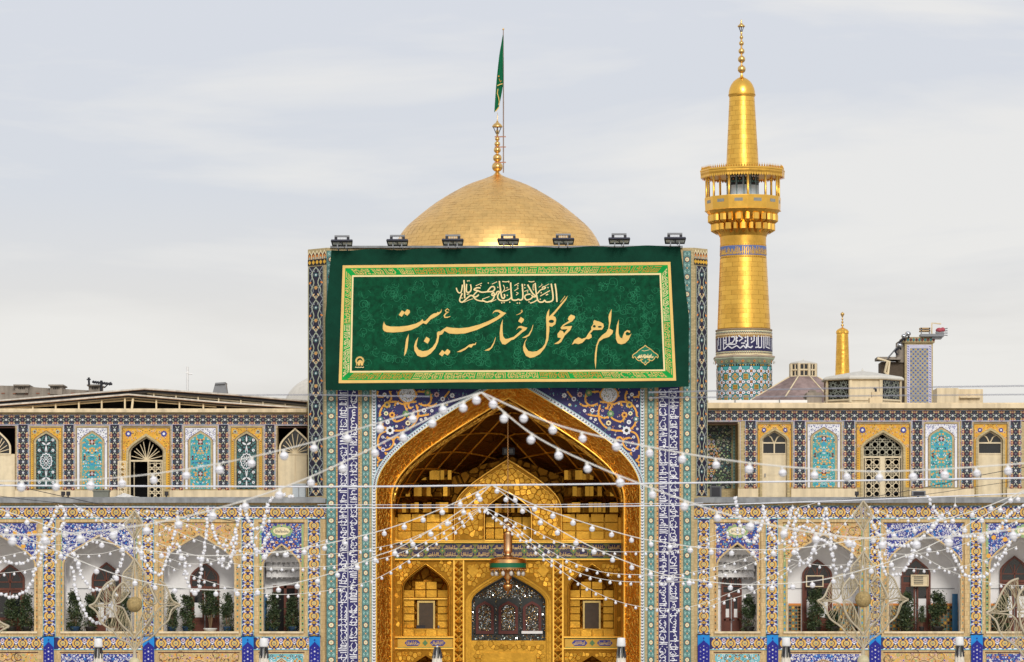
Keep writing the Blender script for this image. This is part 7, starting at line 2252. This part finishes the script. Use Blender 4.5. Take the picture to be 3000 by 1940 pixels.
# ------------------------------------------------------------------ blue pennants on the piers
PB1 = mat('pennant_light_blue', (34, 140, 218), rough=.75, var=.12); PB2 = mat('pennant_dark_blue', (36, 38, 142), rough=.75, var=.15)
pl = ['left edge pier', 'second pier from the left', 'third pier from the left', 'pier just left of the iwan', 'pier just right of the iwan', 'second pier right of the iwan', 'third pier right of the iwan', 'pier near the right edge']
for i, (x0, x1) in enumerate(((127, 158), (418, 452), (709, 743), (906, 938), (2044, 2079), (2247, 2280), (2547, 2581), (2845, 2879))):
    cx = (x0 + x1) / 2; y0 = 1864 if i < 4 else 1859
    t = thing('hanging_pennant', 'blue cloth pennant with white flowers hung on the ' + pl[i], 'pennant', WP(cx, 2060, -.1), 'blue pennants on the piers')
    q = MB(); q.grid([[WP(x0 + (x1 - x0) * u / 8, y0 + (2060 - y0) * v / 10, -.1, .015 * math.sin(u * 1.3 + v * .6)) for u in range(9)] for v in range(11)], PB1); part(q, 'cloth', t)
    pc_ = CV(); pc_.add(PB2, [(x0 + .5, 2058), (x0 + .5, y0 + 33), (x0 + 5, y0 + 28), (cx - 5, y0 + 22), (cx, y0 + 16), (cx + 5, y0 + 22), (x1 - 5, y0 + 28), (x1 - .5, y0 + 33), (x1 - .5, 2058)], 0)
    pc_.dia(PB2, cx, y0 + 11, 2.6, 0, 3)
    r = random.Random(i)
    for k in range(9):
        for s in (-1, 0, 1):
            y = y0 + 34 + k * 11
            if s == 0:
                pc_.flower('lav', 'white', cx, y, 3.2 if k % 2 else 1.8, 6, 2)
            elif y < 2030:
                pc_.flower('lav', 'royal', cx + s * 9.5, y + 5, 2.6 if k % 2 else 1.4, 5, 2)
    part(pc_.mesh(-.1, -.04), 'printed_flowers', t, 'stuff')
    q = MB(); q.tube([WP(x0 - 3, y0, -.1), WP(x1 + 3, y0, -.1)], .02, BLACKM, 5); part(q, 'rod', t)

# ------------------------------------------------------------------ folded courtyard parasols
PSY = -18.0
pn = ['second porch from the left', 'narrow porch left of the iwan', 'left half of the iwan', 'right edge of the iwan', 'first wide porch right of the iwan', 'second pier from the right edge']
CANV = mat('parasol_canvas', (232, 224, 210), rough=.85, var=.12, vs_=3)
for i, (px, cap_y, cap) in enumerate(((288, 1873, 1), (773, 1872, 1), (1281, 1892, 0), (1820, 1871, 1), (2303, 1870, 1), (2811, 1868, 1))):
    kpx = S * kk(PSY); b = WP(px, 0, PSY); b = (b[0], PSY, 0.0)
    top = WP(px, cap_y, PSY)[2]
    t = thing('folded_parasol', ('white capped folded parasol in front of the ' if cap else 'uncapped folded parasol in front of the ') + pn[i], 'parasol', b, 'folded parasols in the courtyard')
    q = MB(); q.lathe(b, [(.09, 0), (.05, .1), (.045, top - .1), (.03, top)], 10, WHITEM); part(q, 'pole', t)
    if cap:
        q = MB(); q.lathe((b[0], b[1], top), [(.01, .03), (10.5 * kpx, .02), (11.5 * kpx, 0), (13 * kpx, -20 * kpx), (11.5 * kpx, -24 * kpx), (2 * kpx, -24 * kpx)], 20, WHITEM); part(q, 'cap', t)
    y1 = 24 if cap else 4
    for k in range(8):
        a = k * 2 * pi / 8 + .2
        q = MB(); R0, R1 = (9, 13) if cap else (7, 14)
        q.tube([(b[0] + R0 * kpx * math.sin(a), b[1] - R0 * kpx * math.cos(a), top - y1 * kpx), (b[0] + R1 * kpx * math.sin(a), b[1] - R1 * kpx * math.cos(a), top - (y1 + 32) * kpx)], .028, BLACKM if k % 3 else mat('rib_grey', (96, 96, 90), rough=.4), 5); part(q, 'rib', t)
    q = MB(); rows = []
    r = random.Random(i + 3)
    for v in range(9):
        row = []
        for u in range(36):
            a = 2 * pi * u / 36
            R_ = (11 + 5 * min(1, v / 2.5) - 5 * max(0, (v - 3) / 6)) * (1 + .17 * math.sin(a * 9 + i) + .05 * math.sin(a * 4 + v))
            zt = (y1 + 18 if u % 4 < 2 else y1 + 30) if v == 0 else y1 + 26 + v * 26
            row.append((b[0] + R_ * kpx * math.sin(a), b[1] - R_ * kpx * math.cos(a), top - zt * kpx))
        rows.append(row)
    q.grid(rows, CANV, True, True); part(q, 'folded_canvas', t)

# ------------------------------------------------------------------ wire lotus ornaments on tall posts
WIRE = mat('ornament_wire', (192, 180, 156), rough=.6, var=.15)
MESHW = mat('ornament_strand', (196, 182, 150), rough=.7, var=.2)
GLOBE = mat('ornament_globe', (178, 154, 104), rough=.55, var=.35, vs_=12, cells=.5, cscale=14)
def lotus(px, yy, YO, sc_, lab, seed):
    """open lotus of bent tube and strung wire around a globe; px, yy = globe centre"""
    k = sc_
    b = WP(px, 0, YO); b = (b[0], YO, 0.0)
    t = thing('lotus_ornament', lab, 'ornament', b, 'wire lotus ornaments')
    P = lambda x, y, q=0.0: WP(px + x * k, yy + y * k, YO, q)
    r = random.Random(seed)
    q = MB(); q.tube([(b[0], YO, 0), P(0, 172), P(0, 136)], [.07, .05, .045], WIRE, 7); part(q, 'post', t)
    q = MB(); c_ = P(0, 0); q.ball(c_, 23 * k * S * kk(YO), GLOBE, 20, 14); part(q, 'globe', t)
    q = MB(); c_ = P(0, 172); q.ball(c_, 17 * k * S * kk(YO), mat('pearl_globe', (206, 196, 160), rough=.5, var=.2), 16, 10); part(q, 'lower_globe', t)
    petals = [  # outer edge, inner edge, depth
        ([(0, -135), (-14, -112), (-32, -92), (-34, -70), (-26, -52)], [(0, -135), (-6, -100), (-8, -75), (-10, -52)], 0),
        ([(0, -135), (16, -112), (30, -92), (34, -70), (26, -52)], [(0, -135), (8, -100), (8, -75), (10, -52)], 0),
        ([(-130, 4), (-112, -6), (-95, -40), (-78, -62), (-58, -70)], [(-130, 4), (-98, 2), (-72, -4), (-60, -28), (-55, -48)], -.35),
        ([(-130, 4), (-108, 22), (-96, 52), (-70, 72), (-58, 82), (-44, 100), (-20, 112), (0, 138)], [(-130, 4), (-80, 8), (-62, 20), (-40, 60), (-22, 90), (0, 132)], -.35),
        ([(130, 0), (108, -12), (98, -36), (86, -60), (70, -70)], [(130, 0), (100, -4), (72, -2), (58, -30), (50, -52)], .45),
        ([(130, 0), (106, 16), (96, 46), (74, 66), (60, 84), (42, 100), (20, 114), (0, 138)], [(130, 0), (82, 6), (62, 22), (40, 60), (22, 90), (0, 132)], .45),
        ([(-58, 0), (-60, -30), (-40, -58), (-28, -62), (-12, -40)], [(-58, 0), (-40, -6), (-26, -20), (-12, -40)], -.6),
        ([(58, 0), (66, -8), (52, -40), (40, -62), (18, -40)], [(58, 0), (36, -4), (24, -20), (18, -40)], -.5),
        ([(-58, 4), (-52, 34), (-36, 60), (-12, 84), (0, 100)], [(-58, 4), (-34, 10), (-20, 36), (-6, 70)], -.6),
        ([(58, 4), (52, 34), (36, 60), (12, 84), (0, 100)], [(58, 4), (34, 10), (20, 36), (6, 70)], -.5),
        ([(0, -275), (-16, -250), (-26, -232), (-14, -212), (0, -190)], [(0, -275), (-4, -240), (0, -190)], 0),
        ([(0, -275), (16, -252), (24, -232), (12, -212), (0, -190)], [(0, -275), (5, -240), (0, -190)], 0)]
    for pi_, (o_, i_, dq) in enumerate(petals):
        O = smooth_path(o_, 5); I = smooth_path(i_, 5)
        q = MB()
        q.tube([P(x, y, dq * abs(x) / 130) for x, y in O], .030, WIRE, 5); q.tube([P(x, y, dq * abs(x) / 130 + .05) for x, y in I], .024, WIRE, 5)
        po = part(q, 'petal', t)
        q = MB(); n_ = 30
        for s in range(1, n_):
            u = s / n_
            a = O[int(u * (len(O) - 1))]; c = I[min(len(I) - 1, int((u + r.uniform(-.06, .06)) * (len(I) - 1)))]
            m_ = ((a[0] + c[0]) / 2 + r.uniform(-3, 3), (a[1] + c[1]) / 2 + r.uniform(-1, 5))
            q.tube([P(*a, dq * abs(a[0]) / 130), P(*m_, dq * abs(m_[0]) / 130 - .03), P(*c, dq * abs(c[0]) / 130 + .05)], .0072, MESHW, 3)
            if s % 2 == 0:
                d = O[min(len(O) - 1, int((u + .2) * (len(O) - 1)))]
                q.tube([P(*c, .03), P(*d, 0)], .008, MESHW, 3)
        part(q, 'strung_wires', po, 'stuff')
    q = MB()
    for s in (-1, 1):
        q.tube([P(0, 132), P(s * 3, 150), P(s * 2, 170)], .03, WIRE, 5); q.tube([P(0, -135), P(s * 7, -60), P(s * 9, 10), P(s * 8, 90), P(0, 135)], .022, WIRE, 5); q.tube([P(0, -190), P(s * 3, -160), P(0, -135)], .018, WIRE, 4)
    part(q, 'stalk', t)
lotus(394, 1771, -30, 1.0, 'beige wire lotus ornament with a gold globe, before the second porch from the left', 1)
lotus(2529, 1756, -30, 1.05, 'beige wire lotus ornament with a gold globe, between the two right air conditioners', 2)
lotus(3060, 1790, -42, 1.35, 'large cropped wire lotus ornament at the right picture edge', 3)
lotus(-142, 1835, -42, 1.25, 'cropped wire lotus petals at the left picture edge', 4)

# ------------------------------------------------------------------ roof clutter on the ledge
def clutter(nm, lab, cat, boxes, px, py, Y):
    q = MB()
    for x0, y0, x1, y1, d0, d1, m_ in boxes:
        q.pbox(x0, y0, x1, y1, Y, d0, d1, m_)
    solo(q, nm, lab, cat, WP(px, py, Y))
clutter('equipment_box', 'grey metal equipment box on the ledge left of the fan doorway', 'box', [(273, 1439, 318, 1458, 0, .5, mat('grey_box', (120, 122, 112), rough=.6)), (271, 1436, 320, 1440, -.03, .53, mat('grey_box')), (281, 1433, 285, 1436, .1, .14, BLACKM), (300, 1433, 304, 1436, .1, .14, BLACKM), (281, 1432, 304, 1433.5, .1, .14, BLACKM)], 296, 1458, 1.2)
for x, lab in ((185, 'small black loudspeaker on the ledge, left of a pair'), (200, 'small black loudspeaker on the ledge, right of a pair'), (488, 'small black loudspeaker right of the fan doorway'), (2511, 'black lamp head left of the latticed double door')):
    clutter('ledge_speaker', lab, 'speaker', [(x - 6, 1440, x + 5, 1452, 0, .15, BLACKM), (x - 3, 1452, x + 1, 1458, .04, .1, BLACKM), (x - 4, 1442, x + 3, 1450, -.02, 0, mat('speaker_grille', (60, 58, 60), rough=.8))], x, 1458, 1.2)
q = MB(); r = random.Random(2)
P0 = [[WP(320 + 95 * u / 10, 1458 - max(0, 14 * math.sin(pi * u / 10)) * (.5 + .5 * math.sin(v * 1.1 + u)) * (1 - abs(v - 3) / 4), 1.6 + v * .12, r.uniform(-.05, .05)) for u in range(11)] for v in range(7)]
q.grid(P0, mat('white_sheet', (228, 226, 222), rough=.8), False); solo(q, 'crumpled_sheet', 'crumpled white plastic sheet on the ledge before the fan doorway', 'sheet', WP(365, 1458, 1.9))
clutter('vent_cabinet', 'pale grey cabinet on the ledge against the left portal corner', 'cabinet', [(857, 1420, 895, 1460, 0, .6, mat('pale_cabinet', (182, 190, 196), rough=.5)), (855, 1417, 897, 1421, -.03, .63, mat('pale_cabinet')), (874, 1424, 876, 1456, -.015, 0, STEEL)], 876, 1460, 1.3)
clutter('loudspeaker_panel', 'dark grey leaning panel in the corner right of the portal', 'panel', [(2080, 1424, 2114, 1458, 0, .2, mat('panel_grey', (92, 94, 98), rough=.6)), (2085, 1428, 2109, 1454, -.02, 0, BLACKM)], 2097, 1458, 1.2)
clutter('ledge_floodlight', 'flat grey floodlight on the ledge right of the latticed door', 'floodlight', [(2672, 1438, 2712, 1454, 0, .3, STEEL), (2676, 1441, 2708, 1451, -.02, 0, BLACKM), (2688, 1454, 2694, 1458, .1, .2, BLACKM)], 2692, 1458, 1.1)

# ------------------------------------------------------------------ strings of bulbs
BW = mat('bulb_white', (240, 240, 246), rough=.22, var=.04, spec=.5)
BS = mat('bulb_seam', (150, 150, 160), rough=.5)
BC = mat('bulb_cap', (225, 222, 214), rough=.5)
CORD = mat('cord_white', (232, 230, 224), rough=.6)
CABLE = mat('cable_pale', (226, 228, 236), rough=.5)
bm_ = MB()
bm_.lathe((0, 0, 0), [(max(.0003, .055 * math.sin(pi * i / 9)), -.055 * math.cos(pi * i / 9)) for i in range(10)], 14, BW)
bm_.lathe((0, 0, 0), [(.0553, -.005), (.0560, -.002), (.0553, .002)], 14, BS)
bm_.lathe((0, 0, 0), [(.022, .048), (.022, .085), (.010, .09)], 8, BC)
BULB = bm_.mesh('bulb')
def string(label, pts, Y, spacing, nm='bulb_string', group='strings of white bulbs', scale=1.0, rad=.010, Y2=None, hang=True, seed=0, start=.5, mb_=CORD):
    P = smooth_path(pts, 10)
    n = len(P)
    Yf = lambda i: Y if Y2 is None else Y + (Y2 - Y) * i / (n - 1)
    W3 = [WP(x, y, Yf(i)) for i, (x, y) in enumerate(P)]
    L = [0.0]
    for i in range(n - 1):
        L.append(L[-1] + math.hypot(P[i + 1][0] - P[i][0], P[i + 1][1] - P[i][1]))
    t = thing(nm, label, 'string lights', W3[n // 2], group)
    q = MB(); q.tube(W3, rad, mb_, 5); part(q, 'cord', t)
    r = random.Random(seed + int(pts[0][0]))
    s = spacing * start
    while s < L[-1]:
        i = max(k for k in range(n) if L[k] <= s); i = min(i, n - 2)
        f_ = (s - L[i]) / max(1e-6, L[i + 1] - L[i])
        p = tuple(W3[i][q_] * (1 - f_) + W3[i + 1][q_] * f_ for q_ in range(3))
        px = P[i][0] * (1 - f_) + P[i + 1][0] * f_
        if -60 < px < 3060:
            if hang:
                inst(BULB, 'bulb', t, (p[0], p[1], p[2] - .085 * scale), (r.uniform(-.25, .25), r.uniform(-.25, .25), r.uniform(0, 6)), (scale * r.uniform(.93, 1.08),) * 3)
            else:
                inst(BULB, 'bulb', t, (p[0] + r.uniform(-.03, .03), p[1] - .03, p[2] + r.uniform(-.05, .02)), (r.uniform(-1, 1), r.uniform(-1, 1), r.uniform(0, 6)), (scale * r.uniform(.9, 1.05),) * 3)
        s += spacing * r.uniform(.94, 1.06)
    return t
string('nearest big bulb string sweeping from the left edge up to the arch peak', [(-80, 1412), (0, 1410), (315, 1402), (605, 1365), (888, 1303), (1173, 1220), (1410, 1150)], -97, 96, rad=.008)
string('nearest big bulb string falling from the arch peak past the right gallery', [(1410, 1150), (1631, 1245), (1915, 1312), (2207, 1358), (2500, 1380), (2735, 1376), (3080, 1352)], -97, 96, start=.4)
string('second big bulb string falling from the arch peak across the right spandrel', [(1410, 1150), (1563, 1275), (1745, 1365), (1935, 1440), (2125, 1506), (2330, 1552), (2530, 1577), (2760, 1574), (3080, 1538)], -97, 98, start=.9)
string('second big bulb string falling from the arch peak across the left spandrel', [(1410, 1150), (1230, 1240), (1050, 1333), (865, 1415), (672, 1480), (478, 1528), (275, 1557), (78, 1567), (-80, 1565)], -97, 99, start=.6)
string('upper middle bulb string dipping left from the cable peak to the left edge', [(-60, 1468), (0, 1492), (66, 1515), (200, 1560), (346, 1597), (520, 1623), (650, 1628), (818, 1617), (950, 1595), (1112, 1556), (1227, 1517), (1340, 1470), (1440, 1420)], -65, 59)
string('lower middle bulb string dipping left from the cable peak below the porch heads', [(-60, 1505), (0, 1535), (120, 1593), (291, 1666), (405, 1700), (527, 1722), (646, 1729), (768, 1724), (886, 1703), (1000, 1670), (1100, 1630), (1168, 1605), (1272, 1547), (1372, 1480), (1440, 1420)], -65, 59)
string('upper middle bulb string dipping right from the cable peak then rising to the edge', [(1440, 1420), (1604, 1495), (1833, 1567), (1950, 1590), (2069, 1606), (2219, 1611), (2341, 1606), (2519, 1580), (2641, 1554), (2812, 1509), (2926, 1470), (3080, 1400)], -65, 59, start=.3)
string('lower middle bulb string dipping right from the cable peak to below the porch heads', [(1440, 1420), (1507, 1470), (1608, 1535), (1716, 1594), (1831, 1644), (1940, 1682), (2040, 1700), (2159, 1712), (2280, 1711), (2401, 1700), (2523, 1671), (2639, 1634), (2749, 1587), (2852, 1528), (2960, 1466), (3080, 1390)], -65, 59, start=.9)
FAR = [([(1415, 1484), (1300, 1535), (1175, 1588), (1060, 1612), (950, 1625), (840, 1622), (700, 1590), (560, 1540), (420, 1490)], 'small bulb string from the lower cable knot to the left, highest of three'),
       ([(1415, 1484), (1330, 1540), (1220, 1600), (1120, 1636), (1000, 1655), (860, 1664), (690, 1652), (520, 1612), (360, 1548), (215, 1478)], 'small bulb string from the lower cable knot to the left, middle of three'),
       ([(1415, 1484), (1335, 1555), (1250, 1605), (1180, 1652), (1085, 1702), (950, 1732), (800, 1741), (650, 1715), (500, 1660), (330, 1580)], 'small bulb string from the lower cable knot to the left, lowest of three'),
       ([(1415, 1484), (1500, 1525), (1560, 1552), (1640, 1590), (1740, 1612), (1840, 1617), (2000, 1610), (2150, 1560), (2260, 1500)], 'small bulb string from the lower cable knot to the right, highest of four'),
       ([(1412, 1486), (1470, 1512), (1560, 1582), (1660, 1640), (1760, 1675), (1870, 1684), (2000, 1682), (2200, 1630), (2400, 1540)], 'small bulb string from the lower cable knot to the right, second of four'),
       ([(1410, 1486), (1520, 1565), (1645, 1655), (1760, 1696), (1900, 1706), (2040, 1700), (2180, 1660), (2330, 1590)], 'small bulb string from the lower cable knot to the right, third of four'),
       ([(1420, 1490), (1520, 1575), (1620, 1655), (1720, 1722), (1820, 1765), (1930, 1783), (2035, 1775), (2200, 1712), (2330, 1652)], 'small bulb string from the lower cable knot to the right, lowest of four'),
       ([(0, 1632), (120, 1610), (230, 1625), (330, 1615), (470, 1560), (600, 1490)], 'small bulb string running level through the second porch head'),
       ([(220, 1480), (300, 1530), (420, 1600), (540, 1650), (640, 1640), (730, 1590), (790, 1520)], 'small bulb string looping under the third porch head'),
       ([(0, 1680), (90, 1668), (190, 1630), (290, 1570), (400, 1500)], 'small bulb string rising from the left edge over the first pier'),
       ([(395, 1492), (480, 1540), (600, 1590), (740, 1620), (860, 1612), (960, 1580)], 'small bulb string from the left lotus tip toward the portal'),
       ([(0, 1560), (90, 1590), (200, 1595), (320, 1570), (395, 1495)], 'small bulb string from the left edge to the left lotus tip'),
       ([(2060, 1580), (2180, 1540), (2300, 1500), (2400, 1470)], 'small bulb string climbing over the narrow right porch'),
       ([(2300, 1635), (2400, 1656), (2500, 1655), (2620, 1662), (2740, 1668), (2860, 1650), (2980, 1600)], 'small bulb string level across the two wide right porches'),
       ([(2330, 1500), (2450, 1570), (2600, 1620), (2740, 1616), (2860, 1580), (2990, 1520)], 'small bulb string sagging over the right lotus ornament'),
       ([(2050, 1790), (2110, 1765), (2200, 1735), (2300, 1680), (2420, 1590), (2525, 1475)], 'small bulb string rising from the narrow right porch to the right lotus tip'),
       ([(2525, 1475), (2610, 1560), (2720, 1640), (2830, 1690), (2960, 1715), (3040, 1712)], 'small bulb string from the right lotus tip down to the right edge'),
       ([(2560, 1490), (2650, 1520), (2780, 1500), (2800, 1455)], 'short small bulb string under the right ledge')]
for i, (P, lab) in enumerate(FAR):
    string(lab, P, -12 - (i % 3) * 5, 31, seed=i * 7, scale=.88, rad=.009, start=.4)
GAR = [([(168, 1482), (155, 1520), (125, 1570), (110, 1620), (75, 1645), (30, 1650), (-20, 1640)], 'dense bead garland swagged over the first porch arch'),
       ([(-20, 1728), (25, 1748), (50, 1745), (75, 1732), (93, 1705), (98, 1680), (110, 1660), (125, 1620), (135, 1580)], 'dense bead garland looped low in the far left porch'),
       ([(200, 1605), (225, 1640), (238, 1680), (255, 1712), (280, 1728), (305, 1725), (325, 1705), (340, 1680), (355, 1650), (365, 1618)], 'dense bead garland looped across the second porch door'),
       ([(212, 1660), (225, 1740), (240, 1775), (255, 1805), (275, 1822), (295, 1822), (310, 1805), (318, 1780), (332, 1765), (340, 1738)], 'dense bead garland hanging lowest in the second porch'),
       ([(400, 1600), (420, 1640), (440, 1668), (458, 1682), (472, 1680), (482, 1660), (490, 1635), (502, 1600), (515, 1550), (522, 1500)], 'bead garland looped beside the third porch left pier'),
       ([(610, 1480), (608, 1530), (604, 1570), (597, 1610), (590, 1660), (584, 1710), (574, 1732), (560, 1726), (549, 1700), (543, 1660), (533, 1625), (520, 1590)], 'long thin bead loop hanging before the third porch door'),
       ([(705, 1478), (700, 1520), (690, 1560), (680, 1590), (660, 1598), (640, 1586), (625, 1550), (615, 1510)], 'bead garland swag on the peach spandrel'),
       ([(718, 1478), (728, 1525), (742, 1545), (760, 1546), (774, 1522), (784, 1482), (796, 1460), (820, 1452), (860, 1455)], 'bead garland swag at the ledge corner left of the portal'),
       ([(636, 1610), (648, 1652), (660, 1662), (672, 1655), (682, 1620), (694, 1560)], 'small bead loop at the right side of the third porch'),
       ([(170, 1478), (190, 1500), (186, 1530), (172, 1556), (150, 1580), (128, 1600)], 'bead garland down the first pier'),
       ([(735, 1560), (742, 1600), (755, 1620), (770, 1600), (790, 1560)], 'short bead loop beside the narrow left porch'),
       ([(2150, 1455), (2160, 1500), (2178, 1560), (2200, 1590), (2216, 1570), (2230, 1540), (2240, 1495)], 'bead garland swag over the narrow right porch'),
       ([(2235, 1475), (2245, 1520), (2262, 1568), (2286, 1592), (2300, 1560), (2312, 1520), (2322, 1478)], 'bead garland swag on the second right pier'),
       ([(2332, 1500), (2326, 1560), (2338, 1620), (2350, 1644), (2368, 1650), (2380, 1622), (2396, 1580), (2410, 1540), (2416, 1485)], 'bead garland looped before the first wide right porch'),
       ([(2420, 1490), (2430, 1560), (2440, 1630), (2452, 1682), (2464, 1692), (2480, 1665), (2494, 1630), (2500, 1590)], 'thin bead loop left of the right lotus ornament'),
       ([(2570, 1600), (2592, 1672), (2616, 1688), (2641, 1676), (2660, 1650), (2673, 1620), (2682, 1580)], 'bead garland looped before the slatted air conditioner'),
       ([(2715, 1450), (2735, 1490), (2760, 1520), (2785, 1552), (2806, 1564), (2840, 1573), (2875, 1570), (2910, 1558), (2938, 1535), (2962, 1502), (3000, 1478)], 'wide bead garland under the right end of the ledge'),
       ([(2775, 1600), (2800, 1640), (2820, 1675), (2845, 1688), (2880, 1690), (2905, 1672), (2930, 1640), (2945, 1610), (2962, 1588), (2995, 1556)], 'wide bead garland looped over the last right pier'),
       ([(2312, 1590), (2330, 1560), (2352, 1540), (2380, 1556), (2404, 1580), (2436, 1596)], 'bead garland along the peach spandrel right of the iwan'),
       ([(2540, 1480), (2552, 1520), (2570, 1560), (2600, 1590), (2640, 1600), (2690, 1580), (2740, 1540), (2760, 1500)], 'bead garland swag over the right lotus tip')]
for i, (P, lab) in enumerate(GAR):
    string(lab, P, -20 - (i % 4) * 3, 11.5, nm='bead_garland', group='dense bead garlands', seed=i, scale=1.05, rad=.008, hang=False)

# ------------------------------------------------------------------ cables
def cable(lab, pts, Y, rad, m_=CABLE, nm='steel_cable'):
    P = smooth_path(pts, 8); W3 = [WP(x, y, Y) for x, y in P]
    q = MB(); q.tube(W3, rad, m_, 6); solo(q, nm, lab, 'cable', W3[len(W3) // 2], 'cables over the courtyard')
cable('thick pale cable stretched right across at the cable peak', [(-120, 1422), (950, 1426), (1500, 1421), (2030, 1415), (3120, 1399)], -65, .018)
cable('pale cable stretched across just below the ledge', [(-120, 1486), (400, 1486), (950, 1488), (1500, 1486), (2030, 1480), (2520, 1465), (3120, 1440)], -40, .016)
cable('thin pale cable just above the lower cable knot', [(930, 1479), (1500, 1479), (2060, 1474)], -40, .008)
GREYC = mat('cable_grey', (150, 152, 164), rough=.6)
cable('thin grey wire crossing the sky low on the right, upper of two', [(1900, 1150), (2400, 1139), (3120, 1129)], -90, .008, GREYC)
cable('thin grey wire crossing the rooftops low on the right, lower of two', [(1900, 1166), (2400, 1161), (3120, 1155)], -90, .007, GREYC)
cable('thin grey wire crossing low left of the portal', [(700, 1158), (900, 1157), (1100, 1160), (1260, 1162)], -90, .007, GREYC)
cable('black cable drooping from the left edge under the ledge', [(-60, 1412), (60, 1428), (200, 1458), (330, 1483), (520, 1500), (700, 1530)], -30, .010, BLACKM)
cable('second black cable drooping along the left ledge', [(-60, 1446), (100, 1466), (280, 1482), (460, 1489)], -30, .008, BLACKM)
cable('black cable climbing to the right over the right ledge', [(2200, 1478), (2500, 1462), (2700, 1430), (2860, 1395), (3080, 1355)], -30, .009, BLACKM)
cable('second black cable climbing over the right ledge', [(2450, 1468), (2700, 1450), (2900, 1420), (3080, 1395)], -30, .007, BLACKM)
